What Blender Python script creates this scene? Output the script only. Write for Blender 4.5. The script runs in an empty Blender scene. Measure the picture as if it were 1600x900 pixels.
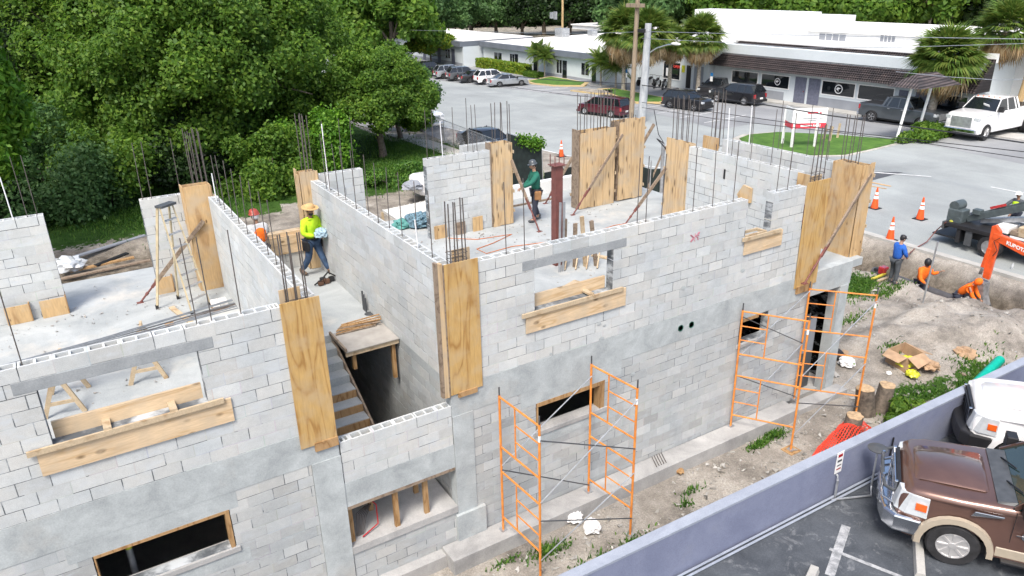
import bpy, bmesh, math, random
import numpy as np
from math import radians as R, sin, cos, pi, sqrt, atan2
from mathutils import Vector, Matrix
random.seed(7); rng = np.random.default_rng(7)
SC = bpy.context.scene; COL = SC.collection
# ------------------------------------------------------------------ camera
CP = np.array([0.0, -10.47, 10.35]); FPX = 1172.0
PITCH, YAW, ROLL = R(22.53), R(31.28), R(-1.24)
_fw = np.array([sin(YAW)*cos(PITCH), cos(YAW)*cos(PITCH), -sin(PITCH)])
_r = np.array([cos(YAW), -sin(YAW), 0.0]); _u = np.cross(_r, _fw)
_rt = cos(ROLL)*_r + sin(ROLL)*_u; _up = -sin(ROLL)*_r + cos(ROLL)*_u
cd = bpy.data.cameras.new('camera'); cam = bpy.data.objects.new('camera', cd); COL.objects.link(cam)
cd.sensor_width = 36; cd.lens = FPX/1600*36; cd.clip_end = 3000; cd.clip_start = .1
cam.matrix_world = Matrix(((_rt[0], _up[0], -_fw[0], CP[0]), (_rt[1], _up[1], -_fw[1], CP[1]), (_rt[2], _up[2], -_fw[2], CP[2]), (0, 0, 0, 1)))
SC.camera = cam
# ------------------------------------------------------------------ sky, sun, exposure
SUN_EL, SUN_AZ = R(56), R(226)          # azimuth: direction the light comes from, clockwise from +Y
w = bpy.data.worlds.new("World"); SC.world = w; w.use_nodes = True
nt = w.node_tree; bg = nt.nodes['Background']; sky = nt.nodes.new('ShaderNodeTexSky')
sky.sky_type = 'NISHITA'; sky.sun_disc = False; sky.sun_elevation = SUN_EL; sky.sun_rotation = SUN_AZ
sky.air_density = 1.0; sky.dust_density = 4.0; sky.ozone_density = 0.6
nt.links.new(sky.outputs[0], bg.inputs[0]); bg.inputs[1].default_value = 0.125
sl = bpy.data.lights.new('sun', 'SUN'); sl.energy = 1.5; sl.angle = R(16); sl.color = (1, .965, .91)
sun = bpy.data.objects.new('sun', sl); COL.objects.link(sun)
sd = Vector((sin(SUN_AZ)*cos(SUN_EL), cos(SUN_AZ)*cos(SUN_EL), sin(SUN_EL)))
sun.rotation_euler = sd.to_track_quat('Z', 'Y').to_euler()
vs = SC.view_settings; vs.view_transform = 'Standard'; vs.look = 'None'; vs.exposure = 1.12; vs.gamma = 1; vs.use_curve_mapping = False

# ------------------------------------------------------------------ geometry of the place read off the picture
def ray(px, py): return _fw + _rt*(px-800)/FPX + _up*(450-py)/FPX
def Z(px, py, z=0.0):
    d = ray(px, py); return CP + d*(z-CP[2])/d[2]
def Y(px, py, y):
    d = ray(px, py); return CP + d*(y-CP[1])/d[1]
def X(px, py, x):
    d = ray(px, py); return CP + d*(x-CP[0])/d[0]

# ------------------------------------------------------------------ materials
MATS = {}
def newmat(name):
    m = bpy.data.materials.new(name); m.use_nodes = True; n = m.node_tree; b = n.nodes['Principled BSDF']; MATS[name] = m
    return m, n, b
def N(n, t, **kw):
    x = n.nodes.new(t)
    for k, v in kw.items():
        if k.startswith('i_'):
            x.inputs[int(k[2:]) if k[2:].isdigit() else k[2:].replace('_', ' ')].default_value = v
        else: setattr(x, k, v)
    return x
def ramp(n, src, stops, interp='LINEAR'):
    r = n.nodes.new('ShaderNodeValToRGB'); r.color_ramp.interpolation = interp
    e = r.color_ramp.elements
    while len(e) < len(stops): e.new(.5)
    for i, (p, c) in enumerate(stops):
        e[i].position = p; e[i].color = (c[0], c[1], c[2], 1) if len(c) > 2 else (c[0], c[0], c[0], 1)
    n.links.new(src, r.inputs[0]); return r.outputs[0]
def mix(n, f, a, b, mode='MIX'):
    m = n.nodes.new('ShaderNodeMix'); m.data_type = 'RGBA'; m.blend_type = mode
    for k, v in ((0, f), (6, a), (7, b)):
        if isinstance(v, (int, float)): m.inputs[k].default_value = v
        elif isinstance(v, (tuple, list)): m.inputs[k].default_value = (v[0], v[1], v[2], 1)
        else: n.links.new(v, m.inputs[k])
    return m.outputs[2]
def coords(n, scale=(1, 1, 1), rot=(0, 0, 0), world=True):
    if world: g = n.nodes.new('ShaderNodeNewGeometry').outputs['Position']
    else: g = n.nodes.new('ShaderNodeTexCoord').outputs['Object']
    mp = N(n, 'ShaderNodeMapping'); mp.inputs['Scale'].default_value = scale; mp.inputs['Rotation'].default_value = rot
    n.links.new(g, mp.inputs[0]); return mp.outputs[0]
def noise(n, vec, scale, detail=4, rough=.55, dist=0.0):
    t = N(n, 'ShaderNodeTexNoise'); t.inputs['Scale'].default_value = scale; t.inputs['Detail'].default_value = detail
    t.inputs['Roughness'].default_value = rough; t.inputs['Distortion'].default_value = dist
    if vec is not None: n.links.new(vec, t.inputs['Vector'])
    return t.outputs['Fac']
def bump(n, b, h, strength=.3, dist=.02):
    x = N(n, 'ShaderNodeBump'); x.inputs['Strength'].default_value = strength; x.inputs['Distance'].default_value = dist
    n.links.new(h, x.inputs['Height']); n.links.new(x.outputs[0], b.inputs['Normal'])
def simple(name, c, rough=.6, metal=0.0, var=.12, scale=6, coat=0.0, spec=.5, world=False, c2=None, bmp=0.0):
    m, n, b = newmat(name); b.inputs['Roughness'].default_value = rough; b.inputs['Metallic'].default_value = metal
    b.inputs['Coat Weight'].default_value = coat; b.inputs['Coat Roughness'].default_value = .06; b.inputs['Specular IOR Level'].default_value = spec
    v = coords(n, world=world); f = noise(n, v, scale)
    lo = c2 if c2 else tuple(x*(1-var*2) for x in c); hi = c if c2 else tuple(min(1, x*(1+var)) for x in c)
    n.links.new(ramp(n, f, [(.32, lo), (.68, hi)]), b.inputs['Base Color'])
    if bmp: bump(n, b, noise(n, v, scale*6), bmp, .01)
    return m
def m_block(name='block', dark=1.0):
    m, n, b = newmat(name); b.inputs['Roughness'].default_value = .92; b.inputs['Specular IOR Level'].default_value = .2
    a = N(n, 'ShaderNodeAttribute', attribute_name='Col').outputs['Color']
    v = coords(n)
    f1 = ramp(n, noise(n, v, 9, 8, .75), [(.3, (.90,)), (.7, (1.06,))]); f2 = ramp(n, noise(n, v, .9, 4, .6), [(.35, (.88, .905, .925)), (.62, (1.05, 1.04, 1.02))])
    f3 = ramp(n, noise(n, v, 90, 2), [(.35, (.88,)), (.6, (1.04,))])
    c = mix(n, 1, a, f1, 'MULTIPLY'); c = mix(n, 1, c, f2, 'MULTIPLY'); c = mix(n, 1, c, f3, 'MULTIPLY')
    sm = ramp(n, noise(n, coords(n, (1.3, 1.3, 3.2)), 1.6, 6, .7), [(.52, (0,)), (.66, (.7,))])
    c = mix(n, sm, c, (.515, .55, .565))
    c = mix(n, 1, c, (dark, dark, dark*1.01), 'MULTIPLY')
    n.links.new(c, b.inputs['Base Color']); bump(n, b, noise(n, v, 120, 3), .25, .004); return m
def m_mortar(name='mortar'):
    m, n, b = newmat(name); b.inputs['Roughness'].default_value = .95
    v = coords(n, (1, 1, 2.5)); f = noise(n, v, 1.7, 5, .65)
    c = ramp(n, f, [(.42, (.085, .095, .105)), (.50, (.17, .185, .195)), (.57, (.36, .385, .40)), (.64, (.48, .51, .525))])
    n.links.new(c, b.inputs['Base Color']); return m
def m_conc(name, base, dk, scale=1.2, streak=True, warm=None, rough=.9):
    m, n, b = newmat(name); b.inputs['Roughness'].default_value = rough; b.inputs['Specular IOR Level'].default_value = .25
    v = coords(n); f = noise(n, v, scale, 8, .68, .4)
    c = ramp(n, f, [(.33, dk), (.5, tuple((x+y)/2 for x, y in zip(base, dk))), (.66, base)])
    if streak:
        s = ramp(n, noise(n, coords(n, (3.5, 3.5, .5)), 2.2, 5, .6), [(.4, (.84, .86, .88)), (.62, (1.05,))]); c = mix(n, 1, c, s, 'MULTIPLY')
    if warm:
        s = ramp(n, noise(n, v, .55, 5, .7), [(.55, (0,)), (.72, (.7,))]); c = mix(n, s, c, warm)
    g = ramp(n, noise(n, v, 45, 4, .7), [(.3, (.86,)), (.65, (1.06,))]); c = mix(n, 1, c, g, 'MULTIPLY')
    n.links.new(c, b.inputs['Base Color']); bump(n, b, noise(n, v, 30, 5), .35, .006); return m
def m_wood(name, light, dark, ring=9.0, stretch=(3, 3, .35), knots=.0, grey=None, world=True, rough=.65, kscale=(9, 9, 2.2)):
    m, n, b = newmat(name); b.inputs['Roughness'].default_value = rough; b.inputs['Specular IOR Level'].default_value = .3
    v = coords(n, stretch, world=world); f = noise(n, v, 1.0, 2, .45, .3)
    mu = N(n, 'ShaderNodeMath', operation='MULTIPLY'); mu.inputs[1].default_value = ring; n.links.new(f, mu.inputs[0])
    pp = N(n, 'ShaderNodeMath', operation='PINGPONG'); pp.inputs[1].default_value = .5; n.links.new(mu.outputs[0], pp.inputs[0])
    c = ramp(n, pp.outputs[0], [(0.02, dark), (.14, tuple(x*.75+y*.25 for x, y in zip(light, dark))), (.32, light), (.5, tuple(min(1, x*1.04) for x in light))])
    fine = ramp(n, noise(n, coords(n, tuple(s*14 for s in stretch), world=world), 1, 3), [(.3, (.84,)), (.7, (1.06,))]); c = mix(n, 1, c, fine, 'MULTIPLY')
    if knots:
        vo = N(n, 'ShaderNodeTexVoronoi'); vo.inputs['Scale'].default_value = 1.0; n.links.new(coords(n, kscale, world=world), vo.inputs['Vector'])
        k = ramp(n, vo.outputs['Distance'], [(knots*.5, (1,)), (knots, (0,))]); c = mix(n, k, c, tuple(x*.42 for x in dark))
    if grey:
        s = ramp(n, noise(n, coords(n, (1, 1, 1), world=world), 2.5, 5), [(.45, (0,)), (.65, (.75,))]); c = mix(n, s, c, grey)
    n.links.new(c, b.inputs['Base Color']); return m
def m_leaf(name, c1, c2, c3, trans=.25):
    m, n, b = newmat(name); b.inputs['Roughness'].default_value = .55; b.inputs['Specular IOR Level'].default_value = .35
    g = n.nodes.new('ShaderNodeNewGeometry'); c = ramp(n, g.outputs['Random Per Island'], [(0, c1), (.5, c2), (1, c3)])
    big = ramp(n, noise(n, coords(n), .5, 2), [(.35, (.8, .84, .8)), (.65, (1.16, 1.12, 1.0))]); c = mix(n, 1, c, big, 'MULTIPLY')
    n.links.new(c, b.inputs['Base Color'])
    t = N(n, 'ShaderNodeBsdfTranslucent'); n.links.new(c, t.inputs['Color']); ms = N(n, 'ShaderNodeMixShader'); ms.inputs[0].default_value = trans
    out = n.nodes['Material Output']; n.links.new(b.outputs[0], ms.inputs[1]); n.links.new(t.outputs[0], ms.inputs[2]); n.links.new(ms.outputs[0], out.inputs[0]); return m
def m_ground():
    m, n, b = newmat('ground_dirt'); b.inputs['Roughness'].default_value = .97; b.inputs['Specular IOR Level'].default_value = .1
    v = coords(n)
    c = ramp(n, noise(n, v, .8, 8, .7), [(.33, (.17, .155, .135)), (.47, (.30, .275, .24)), (.6, (.41, .38, .335)), (.75, (.52, .49, .44))])
    peb = ramp(n, noise(n, v, 28, 6, .8), [(.32, (.62,)), (.5, (.96,)), (.68, (1.35,))]); c = mix(n, 1, c, peb, 'MULTIPLY')
    g = ramp(n, noise(n, v, 60, 3, .7), [(.3, (.02, .05, .012)), (.7, (.07, .15, .03))])
    g2 = ramp(n, noise(n, v, 1.4, 5, .6), [(.35, (.55, .6, .5)), (.65, (1.3, 1.2, 1.1))]); g = mix(n, 1, g, g2, 'MULTIPLY')
    a = N(n, 'ShaderNodeAttribute', attribute_name='Grass').outputs['Fac']
    ad = N(n, 'ShaderNodeMath', operation='ADD'); n.links.new(a, ad.inputs[0]); n.links.new(noise(n, v, 3.5, 7, .7), ad.inputs[1])
    k = ramp(n, ad.outputs[0], [(.95, (0,)), (1.1, (1,))]); c = mix(n, k, c, g)
    wt = N(n, 'ShaderNodeAttribute', attribute_name='Mud').outputs['Fac']; md = ramp(n, noise(n, v, 1.9, 6, .7), [(.38, (.20, .17, .13)), (.62, (.75, .70, .62))]); c = mix(n, wt, c, mix(n, 1, c, md, 'MULTIPLY'))
    n.links.new(c, b.inputs['Base Color']); bump(n, b, noise(n, v, 14, 8, .75), .9, .05); return m
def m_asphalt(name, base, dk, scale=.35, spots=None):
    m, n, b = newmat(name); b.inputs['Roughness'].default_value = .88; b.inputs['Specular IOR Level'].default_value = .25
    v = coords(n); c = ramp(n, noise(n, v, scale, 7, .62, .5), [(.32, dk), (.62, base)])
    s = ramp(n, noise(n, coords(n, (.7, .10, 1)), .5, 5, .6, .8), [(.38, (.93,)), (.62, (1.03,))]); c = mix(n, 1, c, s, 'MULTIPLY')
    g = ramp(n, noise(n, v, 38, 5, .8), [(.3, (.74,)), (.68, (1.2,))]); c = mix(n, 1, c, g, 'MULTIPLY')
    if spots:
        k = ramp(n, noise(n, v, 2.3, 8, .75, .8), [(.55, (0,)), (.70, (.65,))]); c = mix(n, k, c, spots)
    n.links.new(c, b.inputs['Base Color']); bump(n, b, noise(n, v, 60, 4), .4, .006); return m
def m_glass(name, c=(.01, .013, .016), rough=.04, spec=.8):
    m, n, b = newmat(name); b.inputs['Base Color'].default_value = (*c, 1); b.inputs['Roughness'].default_value = rough; b.inputs['Specular IOR Level'].default_value = spec
    v = coords(n, world=True); bump(n, b, noise(n, v, 1.2, 2), .05, .02); return m

M_BLOCK = m_block(); M_MORTAR = m_mortar()
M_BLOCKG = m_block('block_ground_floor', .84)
M_CONC = m_conc('concrete', (.47, .505, .505), (.31, .335, .34), 1.9, False, warm=(.44, .43, .395)); M_SLAB = m_conc('slab_concrete', (.44, .465, .465), (.29, .315, .32), .8, False, warm=(.55, .52, .46))
M_FOOT = m_conc('footing_concrete', (.46, .455, .44), (.27, .27, .265), 1.0, False)
M_LINT = m_conc('lintel_concrete', (.35, .37, .38), (.25, .27, .28), 2.0, False)
M_SHEET = m_wood('sheet_white', (.62, .61, .59), (.45, .44, .42), 3)
M_PLY = m_wood('plywood_orange', (.50, .325, .125), (.36, .20, .065), 8, (2.6, 2.6, .34), grey=(.46, .34, .19))
M_PLY2 = m_wood('plywood_pale', (.55, .375, .19), (.40, .25, .12), 5, (2.6, 2.6, .4), knots=.13, kscale=(5, 5, 2.4), grey=(.48, .38, .26))
M_FORM = m_wood('form_board', (.58, .42, .24), (.42, .29, .16), 5, (7, 7, .35), knots=.26, kscale=(7, 7, 1.7), grey=(.44, .36, .26))
M_FORMX = m_wood('form_board_flat', (.66, .50, .32), (.55, .38, .21), 5, (.5, 5, 5), knots=.22, kscale=(2.6, 5, 5), grey=(.50, .40, .28))
M_LUM = m_wood('lumber', (.50, .40, .27), (.38, .27, .16), 3, (3, 3, 3)); M_LUMD = m_wood('lumber_weathered', (.27, .21, .155), (.17, .125, .09), 5, (3, 3, 3))
M_STUD = m_wood('lumber_orange', (.40, .25, .12), (.27, .15, .06), 6, (4, 4, .8))
M_ORANGE = simple('scaffold_orange', (.72, .27, .05), .5, 0, .2, 7, c2=(.52, .17, .035)); M_GALV = simple('galvanised', (.50, .52, .54), .4, .7)
M_STEEL = simple('rusty_red_steel', (.17, .06, .05), .65); M_REBAR = simple('rebar', (.125, .115, .11), .7, .2, .2, 14, c2=(.085, .07, .062)); M_REBARW = simple('rebar_coated', (.20, .22, .24), .6)
M_WHITE = simple('white_paint', (.80, .80, .79), .5, var=.04); M_PIPEW = simple('white_pipe', (.78, .79, .80), .4, var=.03)
M_BLACK = simple('black_plastic', (.016, .016, .018), .5); M_RUB = simple('tyre_rubber', (.022, .022, .024), .85, var=.3); M_DKGREY = simple('dark_grey_paint', (.07, .075, .08), .45)
M_CHROME = simple('chrome', (.72, .73, .75), .12, 1, .03); M_ALU = simple('alloy', (.55, .55, .56), .28, .9, .08)
M_GLASS = m_glass('window_glass'); M_GLASSG = m_glass('windscreen_glass', (.02, .035, .033), .03, 1.0)
M_LAMP = simple('lamp_lens', (.52, .55, .57), .15, 0, .08, 5, coat=1); M_AMBER = simple('amber_lens', (.80, .13, .02), .2, coat=1); M_RED = simple('red_lens', (.42, .02, .025), .25, coat=1)
M_PURPLE = m_conc('lilac_paint', (.225, .25, .345), (.165, .185, .27), 1.1, False, warm=(.22, .235, .28), rough=.8); M_PURTOP = m_conc('lilac_coping', (.33, .365, .43), (.26, .29, .35), 2.2, False)
M_ROAD = m_asphalt('road_asphalt', (.335, .36, .355), (.25, .268, .268), .2); M_LOTF = m_asphalt('far_parking_asphalt', (.30, .31, .315), (.21, .22, .23), .22); M_PATCH = m_asphalt('fresh_asphalt', (.10, .105, .115), (.075, .08, .09), .6)
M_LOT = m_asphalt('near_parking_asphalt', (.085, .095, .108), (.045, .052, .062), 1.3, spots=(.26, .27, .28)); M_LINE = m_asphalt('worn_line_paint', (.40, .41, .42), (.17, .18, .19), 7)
M_LINEW = simple('white_line', (.68, .69, .68), .8, 0, .12, 3, world=True); M_LINEY = simple('orange_line', (.55, .33, .14), .8, 0, .2, 3, world=True)
M_KERB = m_conc('kerb_concrete', (.48, .47, .44), (.33, .33, .31), 1, False); M_KERBY = simple('yellow_kerb', (.55, .40, .15), .8, 0, .2, 2, world=True, c2=(.42, .34, .22))
M_GROUND = m_ground()
M_SAND = m_conc('sandy_earth', (.53, .51, .46), (.32, .30, .26), 2.2, False)
M_LEAF = m_leaf('oak_leaves', (.062, .145, .020), (.115, .235, .032), (.20, .32, .045), .5); M_LEAFB = m_leaf('bright_leaves', (.06, .17, .015), (.11, .27, .022), (.19, .36, .035), .4)
M_LEAFD = m_leaf('dark_leaves', (.008, .024, .006), (.018, .048, .010), (.035, .078, .016), .3); M_LEAFG = m_leaf('grey_green_leaves', (.055, .125, .038), (.09, .19, .06), (.14, .25, .09), .4)  # grey green leaves are paled to paint haze on the far trees
M_LEAFY = m_leaf('yellow_green_leaves', (.07, .15, .01), (.13, .23, .015), (.25, .27, .02))
M_FROND = m_leaf('palm_fronds', (.075, .15, .025), (.12, .20, .035), (.20, .24, .05), .35); M_DEAD = m_leaf('dead_fronds', (.24, .15, .07), (.38, .27, .15), (.46, .38, .27), .3)
M_BARK = simple('bark', (.20, .165, .13), .95, 0, .25, 9, bmp=.8, c2=(.075, .062, .05)); M_BARKG = simple('palm_bark', (.33, .30, .25), .95, 0, .2, 8, bmp=.6)
M_CUTWOOD = simple('cut_wood', (.48, .34, .20), .8, 0, .2, 9)
M_GRASS = m_leaf('grass_blades', (.03, .09, .012), (.06, .16, .02), (.13, .24, .035))
M_WALLG = m_conc('pale_grey_render', (.60, .65, .67), (.53, .58, .605), .25, False); M_WALLW = m_conc('white_render', (.80, .81, .80), (.74, .755, .755), .2, False); M_WAIN = simple('grey_wainscot', (.27, .29, .32), .8, 0, .06, .8, world=True)
M_FASCIA = simple('slate_fascia', (.14, .16, .19), .7, 0, .08, .8, world=True); M_ROOFW = m_conc('white_roof', (.84, .83, .80), (.68, .66, .62), .12, False); M_DOORG = simple('slate_door', (.13, .14, .19), .6)
def m_tiles():
    m, n, b = newmat('dark_roof_tiles'); b.inputs['Roughness'].default_value = .85
    wv = N(n, 'ShaderNodeTexWave'); wv.bands_direction = 'Y'; wv.inputs['Scale'].default_value = 1.6; wv.inputs['Distortion'].default_value = .6; n.links.new(coords(n), wv.inputs['Vector'])
    wz = N(n, 'ShaderNodeTexWave'); wz.bands_direction = 'Z'; wz.inputs['Scale'].default_value = 1.4; n.links.new(coords(n), wz.inputs['Vector'])
    c = ramp(n, wv.outputs['Fac'], [(.1, (.018, .016, .018)), (.7, (.075, .066, .068))]); c = mix(n, .5, c, ramp(n, wz.outputs['Fac'], [(.1, (.3,)), (.6, (1.2,))]), 'MULTIPLY')
    c = mix(n, 1, c, ramp(n, noise(n, coords(n), 1.4, 5, .7), [(.35, (.6, .6, .65)), (.68, (1.7, 1.5, 1.4))]), 'MULTIPLY')
    n.links.new(c, b.inputs['Base Color']); bump(n, b, wv.outputs['Fac'], .8, .05); return m
M_TILES = m_tiles()
M_SKIN = simple('skin', (.42, .24, .16), .6, var=.05); M_SKIND = simple('tanned_skin', (.30, .16, .10), .6, var=.05)

# ------------------------------------------------------------------ mesh builder and object helpers
class MB:
    def __init__(s): s.v = []; s.f = []; s.c = []; s.mi = []; s.cur = 0; s.col = None
    def add(s, vs, fs, col=None):
        o = len(s.v); s.v += [tuple(map(float, p)) for p in vs]
        for f in fs: s.f.append(tuple(i+o for i in f)); s.c.append(col); s.mi.append(s.cur)
        return s
    def hexa(s, p, col=None, skip=()):   # 8 corners: bottom 4 ccw, top 4 ccw
        F = [(3, 2, 1, 0), (4, 5, 6, 7), (0, 1, 5, 4), (1, 2, 6, 5), (2, 3, 7, 6), (3, 0, 4, 7)]
        return s.add(p, [f for i, f in enumerate(F) if i not in skip], col)
    def box(s, x0, y0, z0, x1, y1, z1, col=None):
        x0, x1 = min(x0, x1), max(x0, x1); y0, y1 = min(y0, y1), max(y0, y1); z0, z1 = min(z0, z1), max(z0, z1)
        return s.hexa([(x0, y0, z0), (x1, y0, z0), (x1, y1, z0), (x0, y1, z0), (x0, y0, z1), (x1, y0, z1), (x1, y1, z1), (x0, y1, z1)], col)
    def beam(s, a, b, w, h, up=(0, 0, 1), col=None):
        a = Vector(a); b = Vector(b); d = (b-a).normalized(); u = Vector(up)
        if abs(d.dot(u)) > .98: u = Vector((0, 1, 0)) if abs(d.y) < .9 else Vector((1, 0, 0))
        r = d.cross(u).normalized(); u = r.cross(d).normalized(); r *= w/2; u *= h/2
        return s.hexa([a-r-u, a+r-u, b+r-u, b-r-u, a-r+u, a+r+u, b+r+u, b-r+u], col)
    def tube(s, a, b, r, n=8, r2=None, cap=True, col=None):
        a = Vector(a); b = Vector(b); d = (b-a).normalized(); r2 = r if r2 is None else r2
        u = Vector((0, 0, 1)) if abs(d.z) < .9 else Vector((1, 0, 0)); p = d.cross(u).normalized(); q = d.cross(p)
        vs = [c+(p*cos(2*pi*i/n)+q*sin(2*pi*i/n))*rr for c, rr in ((a, r), (b, r2)) for i in range(n)]
        fs = [(i, (i+1) % n, n+(i+1) % n, n+i) for i in range(n)]
        if cap: fs += [tuple(range(n))[::-1], tuple(range(n, 2*n))]
        return s.add(vs, fs, col)
    def path(s, pts, r, n=6, rs=None):
        pts = [Vector(p) for p in pts]; rings = []; k = len(pts)
        for i, p in enumerate(pts):
            d = (pts[min(i+1, k-1)]-pts[max(i-1, 0)]).normalized(); u = Vector((0, 0, 1)) if abs(d.z) < .95 else Vector((1, 0, 0))
            a = d.cross(u).normalized(); b = d.cross(a); rr = rs[i] if rs else r
            rings += [p+(a*cos(2*pi*j/n)+b*sin(2*pi*j/n))*rr for j in range(n)]
        fs = [(i*n+j, i*n+(j+1) % n, (i+1)*n+(j+1) % n, (i+1)*n+j) for i in range(k-1) for j in range(n)]
        fs += [tuple(range(n))[::-1], tuple(range((k-1)*n, k*n))]
        return s.add(rings, fs)
    def lathe(s, prof, c=(0, 0, 0), n=16, axis='z'):
        vs = []
        for r, z in prof:
            for i in range(n):
                a = 2*pi*i/n; p = (r*cos(a), r*sin(a), z)
                if axis == 'y': p = (p[0], p[2], p[1])
                if axis == 'x': p = (p[2], p[0], p[1])
                vs.append((c[0]+p[0], c[1]+p[1], c[2]+p[2]))
        k = len(prof); fs = [(i*n+j, i*n+(j+1) % n, (i+1)*n+(j+1) % n, (i+1)*n+j) for i in range(k-1) for j in range(n)]
        if prof[0][0] > 1e-4: fs.append(tuple(range(n))[::-1])
        if prof[-1][0] > 1e-4: fs.append(tuple(range((k-1)*n, k*n)))
        return s.add(vs, fs)
    def ball(s, c, rx, ry=None, rz=None, n=10, m=7):
        ry = ry or rx; rz = rz or rx; vs = []; fs = []
        for i in range(m+1):
            t = pi*i/m
            for j in range(n): a = 2*pi*j/n; vs.append((c[0]+rx*sin(t)*cos(a), c[1]+ry*sin(t)*sin(a), c[2]-rz*cos(t)))
        for i in range(m):
            for j in range(n): fs.append((i*n+j, i*n+(j+1) % n, (i+1)*n+(j+1) % n, (i+1)*n+j))
        return s.add(vs, fs)
    def prism(s, poly, fn, t0, t1):      # poly of 2D points, fn(u, v, t) -> 3D
        n = len(poly); vs = [fn(u, v, t0) for u, v in poly]+[fn(u, v, t1) for u, v in poly]
        return s.add(vs, [tuple(range(n))[::-1], tuple(range(n, 2*n))]+[(i, (i+1) % n, n+(i+1) % n, n+i) for i in range(n)])
    def build(s, name, mat, parent=None, off=None, smooth=None, bevel=0, label=None, fixn=True):
        if off is None: off = tuple(parent.location) if parent is not None and parent.get('_world') else (0, 0, 0)
        me = bpy.data.meshes.new(name); me.from_pydata([(x-off[0], y-off[1], z-off[2]) for x, y, z in s.v], [], s.f)
        for m in (mat if isinstance(mat, (list, tuple)) else [mat]): me.materials.append(m)
        if any(s.mi): me.polygons.foreach_set('material_index', s.mi)
        if any(c is not None for c in s.c):
            ca = me.color_attributes.new('Col', 'FLOAT_COLOR', 'CORNER'); arr = np.ones((len(me.loops), 4), 'f'); k = 0
            for f, c in zip(s.f, s.c):
                arr[k:k+len(f), :3] = c if c is not None else (.5, .5, .5); k += len(f)
            ca.data.foreach_set('color', arr.ravel())
        if fixn:
            bm = bmesh.new(); bm.from_mesh(me); bmesh.ops.recalc_face_normals(bm, faces=bm.faces); bm.to_mesh(me); bm.free()
        if smooth is not None:
            me.polygons.foreach_set('use_smooth', [True]*len(me.polygons)); me.set_sharp_from_angle(angle=R(smooth))
        o = bpy.data.objects.new(name, me); COL.objects.link(o)
        if parent is not None: o.parent = parent
        if bevel:
            b = o.modifiers.new('b', 'BEVEL'); b.width = bevel; b.segments = 2; b.limit_method = 'ANGLE'; b.angle_limit = R(40)
        if label: o['label'] = label
        return o
def tag(o, label, cat, group=None):
    o['label'] = label; o['category'] = cat
    if group: o['group'] = group
    return o
def thing(name, label, cat, loc=(0, 0, 0), rz=0.0, group=None, world=True):
    o = bpy.data.objects.new(name, None); COL.objects.link(o); o.location = tuple(map(float, loc)); o.rotation_euler.z = rz
    o.empty_display_size = .3
    if world and rz == 0: o['_world'] = 1
    return tag(o, label, cat, group)
def struct(o, kind='structure'): o['kind'] = kind; return o
def dup(o, parent=None, loc=None, rz=None, label=None, scale=None):
    c = o.copy(); COL.objects.link(c)
    if parent is not None: c.parent = parent
    for ch in list(o.children): dup(ch, c)
    if loc is not None: c.location = tuple(map(float, loc))
    if rz is not None: c.rotation_euler.z = rz
    if scale is not None: c.scale = (scale,)*3 if isinstance(scale, (int, float)) else scale
    if label: c['label'] = label
    return c

# ------------------------------------------------------------------ ground sheet with trench, mounds and grass
def sm(a, b, x): t = np.clip((x-a)/(b-a), 0, 1); return t*t*(3-2*t)
def vnoise(x, y, s, seed):
    r = np.random.default_rng(seed); g = r.random((64, 64)); xs = x*s; ys = y*s
    xi = np.floor(xs).astype(int); yi = np.floor(ys).astype(int); fx = xs-xi; fy = ys-yi; fx = fx*fx*(3-2*fx); fy = fy*fy*(3-2*fy)
    q = lambda a, b: g[a % 64, b % 64]
    return (q(xi, yi)*(1-fx)+q(xi+1, yi)*fx)*(1-fy)+(q(xi, yi+1)*(1-fx)+q(xi+1, yi+1)*fx)*fy
def gheight(x, y):
    x = np.asarray(x, float); y = np.asarray(y, float)
    n = vnoise(x, y, .9, 1)*.6+vnoise(x, y, 2.3, 2)*.3+vnoise(x, y, 5.1, 3)*.2-.5
    h = n*.06
    site = sm(16.8, 18.5, x)*(1-sm(28.0, 28.4, x))*sm(-2.4, -1.6, y)*(1-sm(9.5, 11.5, y))
    h = h+site*n*.22
    tr = sm(24.75+.15*np.sin(y*2.1), 25.25+.15*np.sin(y*2.1), x)*(1-sm(26.7, 28.1, x))*(1-sm(8.5, 10, y))*sm(-2.4, -1.0, y)
    h = h-1.0*tr-.34*tr*n-.5*tr*(1-tr)*(n+.1)
    def mound(cx, cy, rx, ry, hh): return hh*np.exp(-(((x-cx)/rx)**2+((y-cy)/ry)**2))
    m = mound(22.6, -.4, 1.7, 1.0, .6)+mound(21.4, 1.1, 2.4, .5, .38)+mound(20.6, .2, 1.6, .6, .3)+mound(26.2, -.9, 1.5, .9, 1.0)+mound(23.6, 1.0, 1.4, .4, .3)
    h = h+m*(1+.5*n)
    pit = sm(-9, -8, x)*(1-sm(3.6, 4.6, x))*sm(18.2, 19.5, y)*(1-sm(23.5, 25.5, y))
    h = h-.55*pit-.5*pit*n
    back = sm(9.5, 11.5, y)*(1-sm(24, 26, x)); h = h+back*n*.15
    return h
HARD = lambda x, y: (x > 28.25) | (y < -2.62)
def axis(segs):
    out = []
    for a, b, st in segs: out += list(np.arange(a, b-1e-6, st))
    return np.array(out+[segs[-1][1]])
gx = axis([(-300, -60, 24), (-60, -12, 4), (-12, 4, .6), (4, 17, .22), (17, 28.6, .13), (28.6, 70, 4), (70, 500, 30)])
gy = axis([(-80, -12, 6), (-12, -3.2, 1.0), (-3.2, 10, .13), (10, 20, .4), (20, 46, 1), (46, 130, 6), (130, 600, 40)])
GX, GY = np.meshgrid(gx, gy, indexing='ij'); HZ = np.where(HARD(GX, GY), -.02, gheight(GX, GY))
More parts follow.
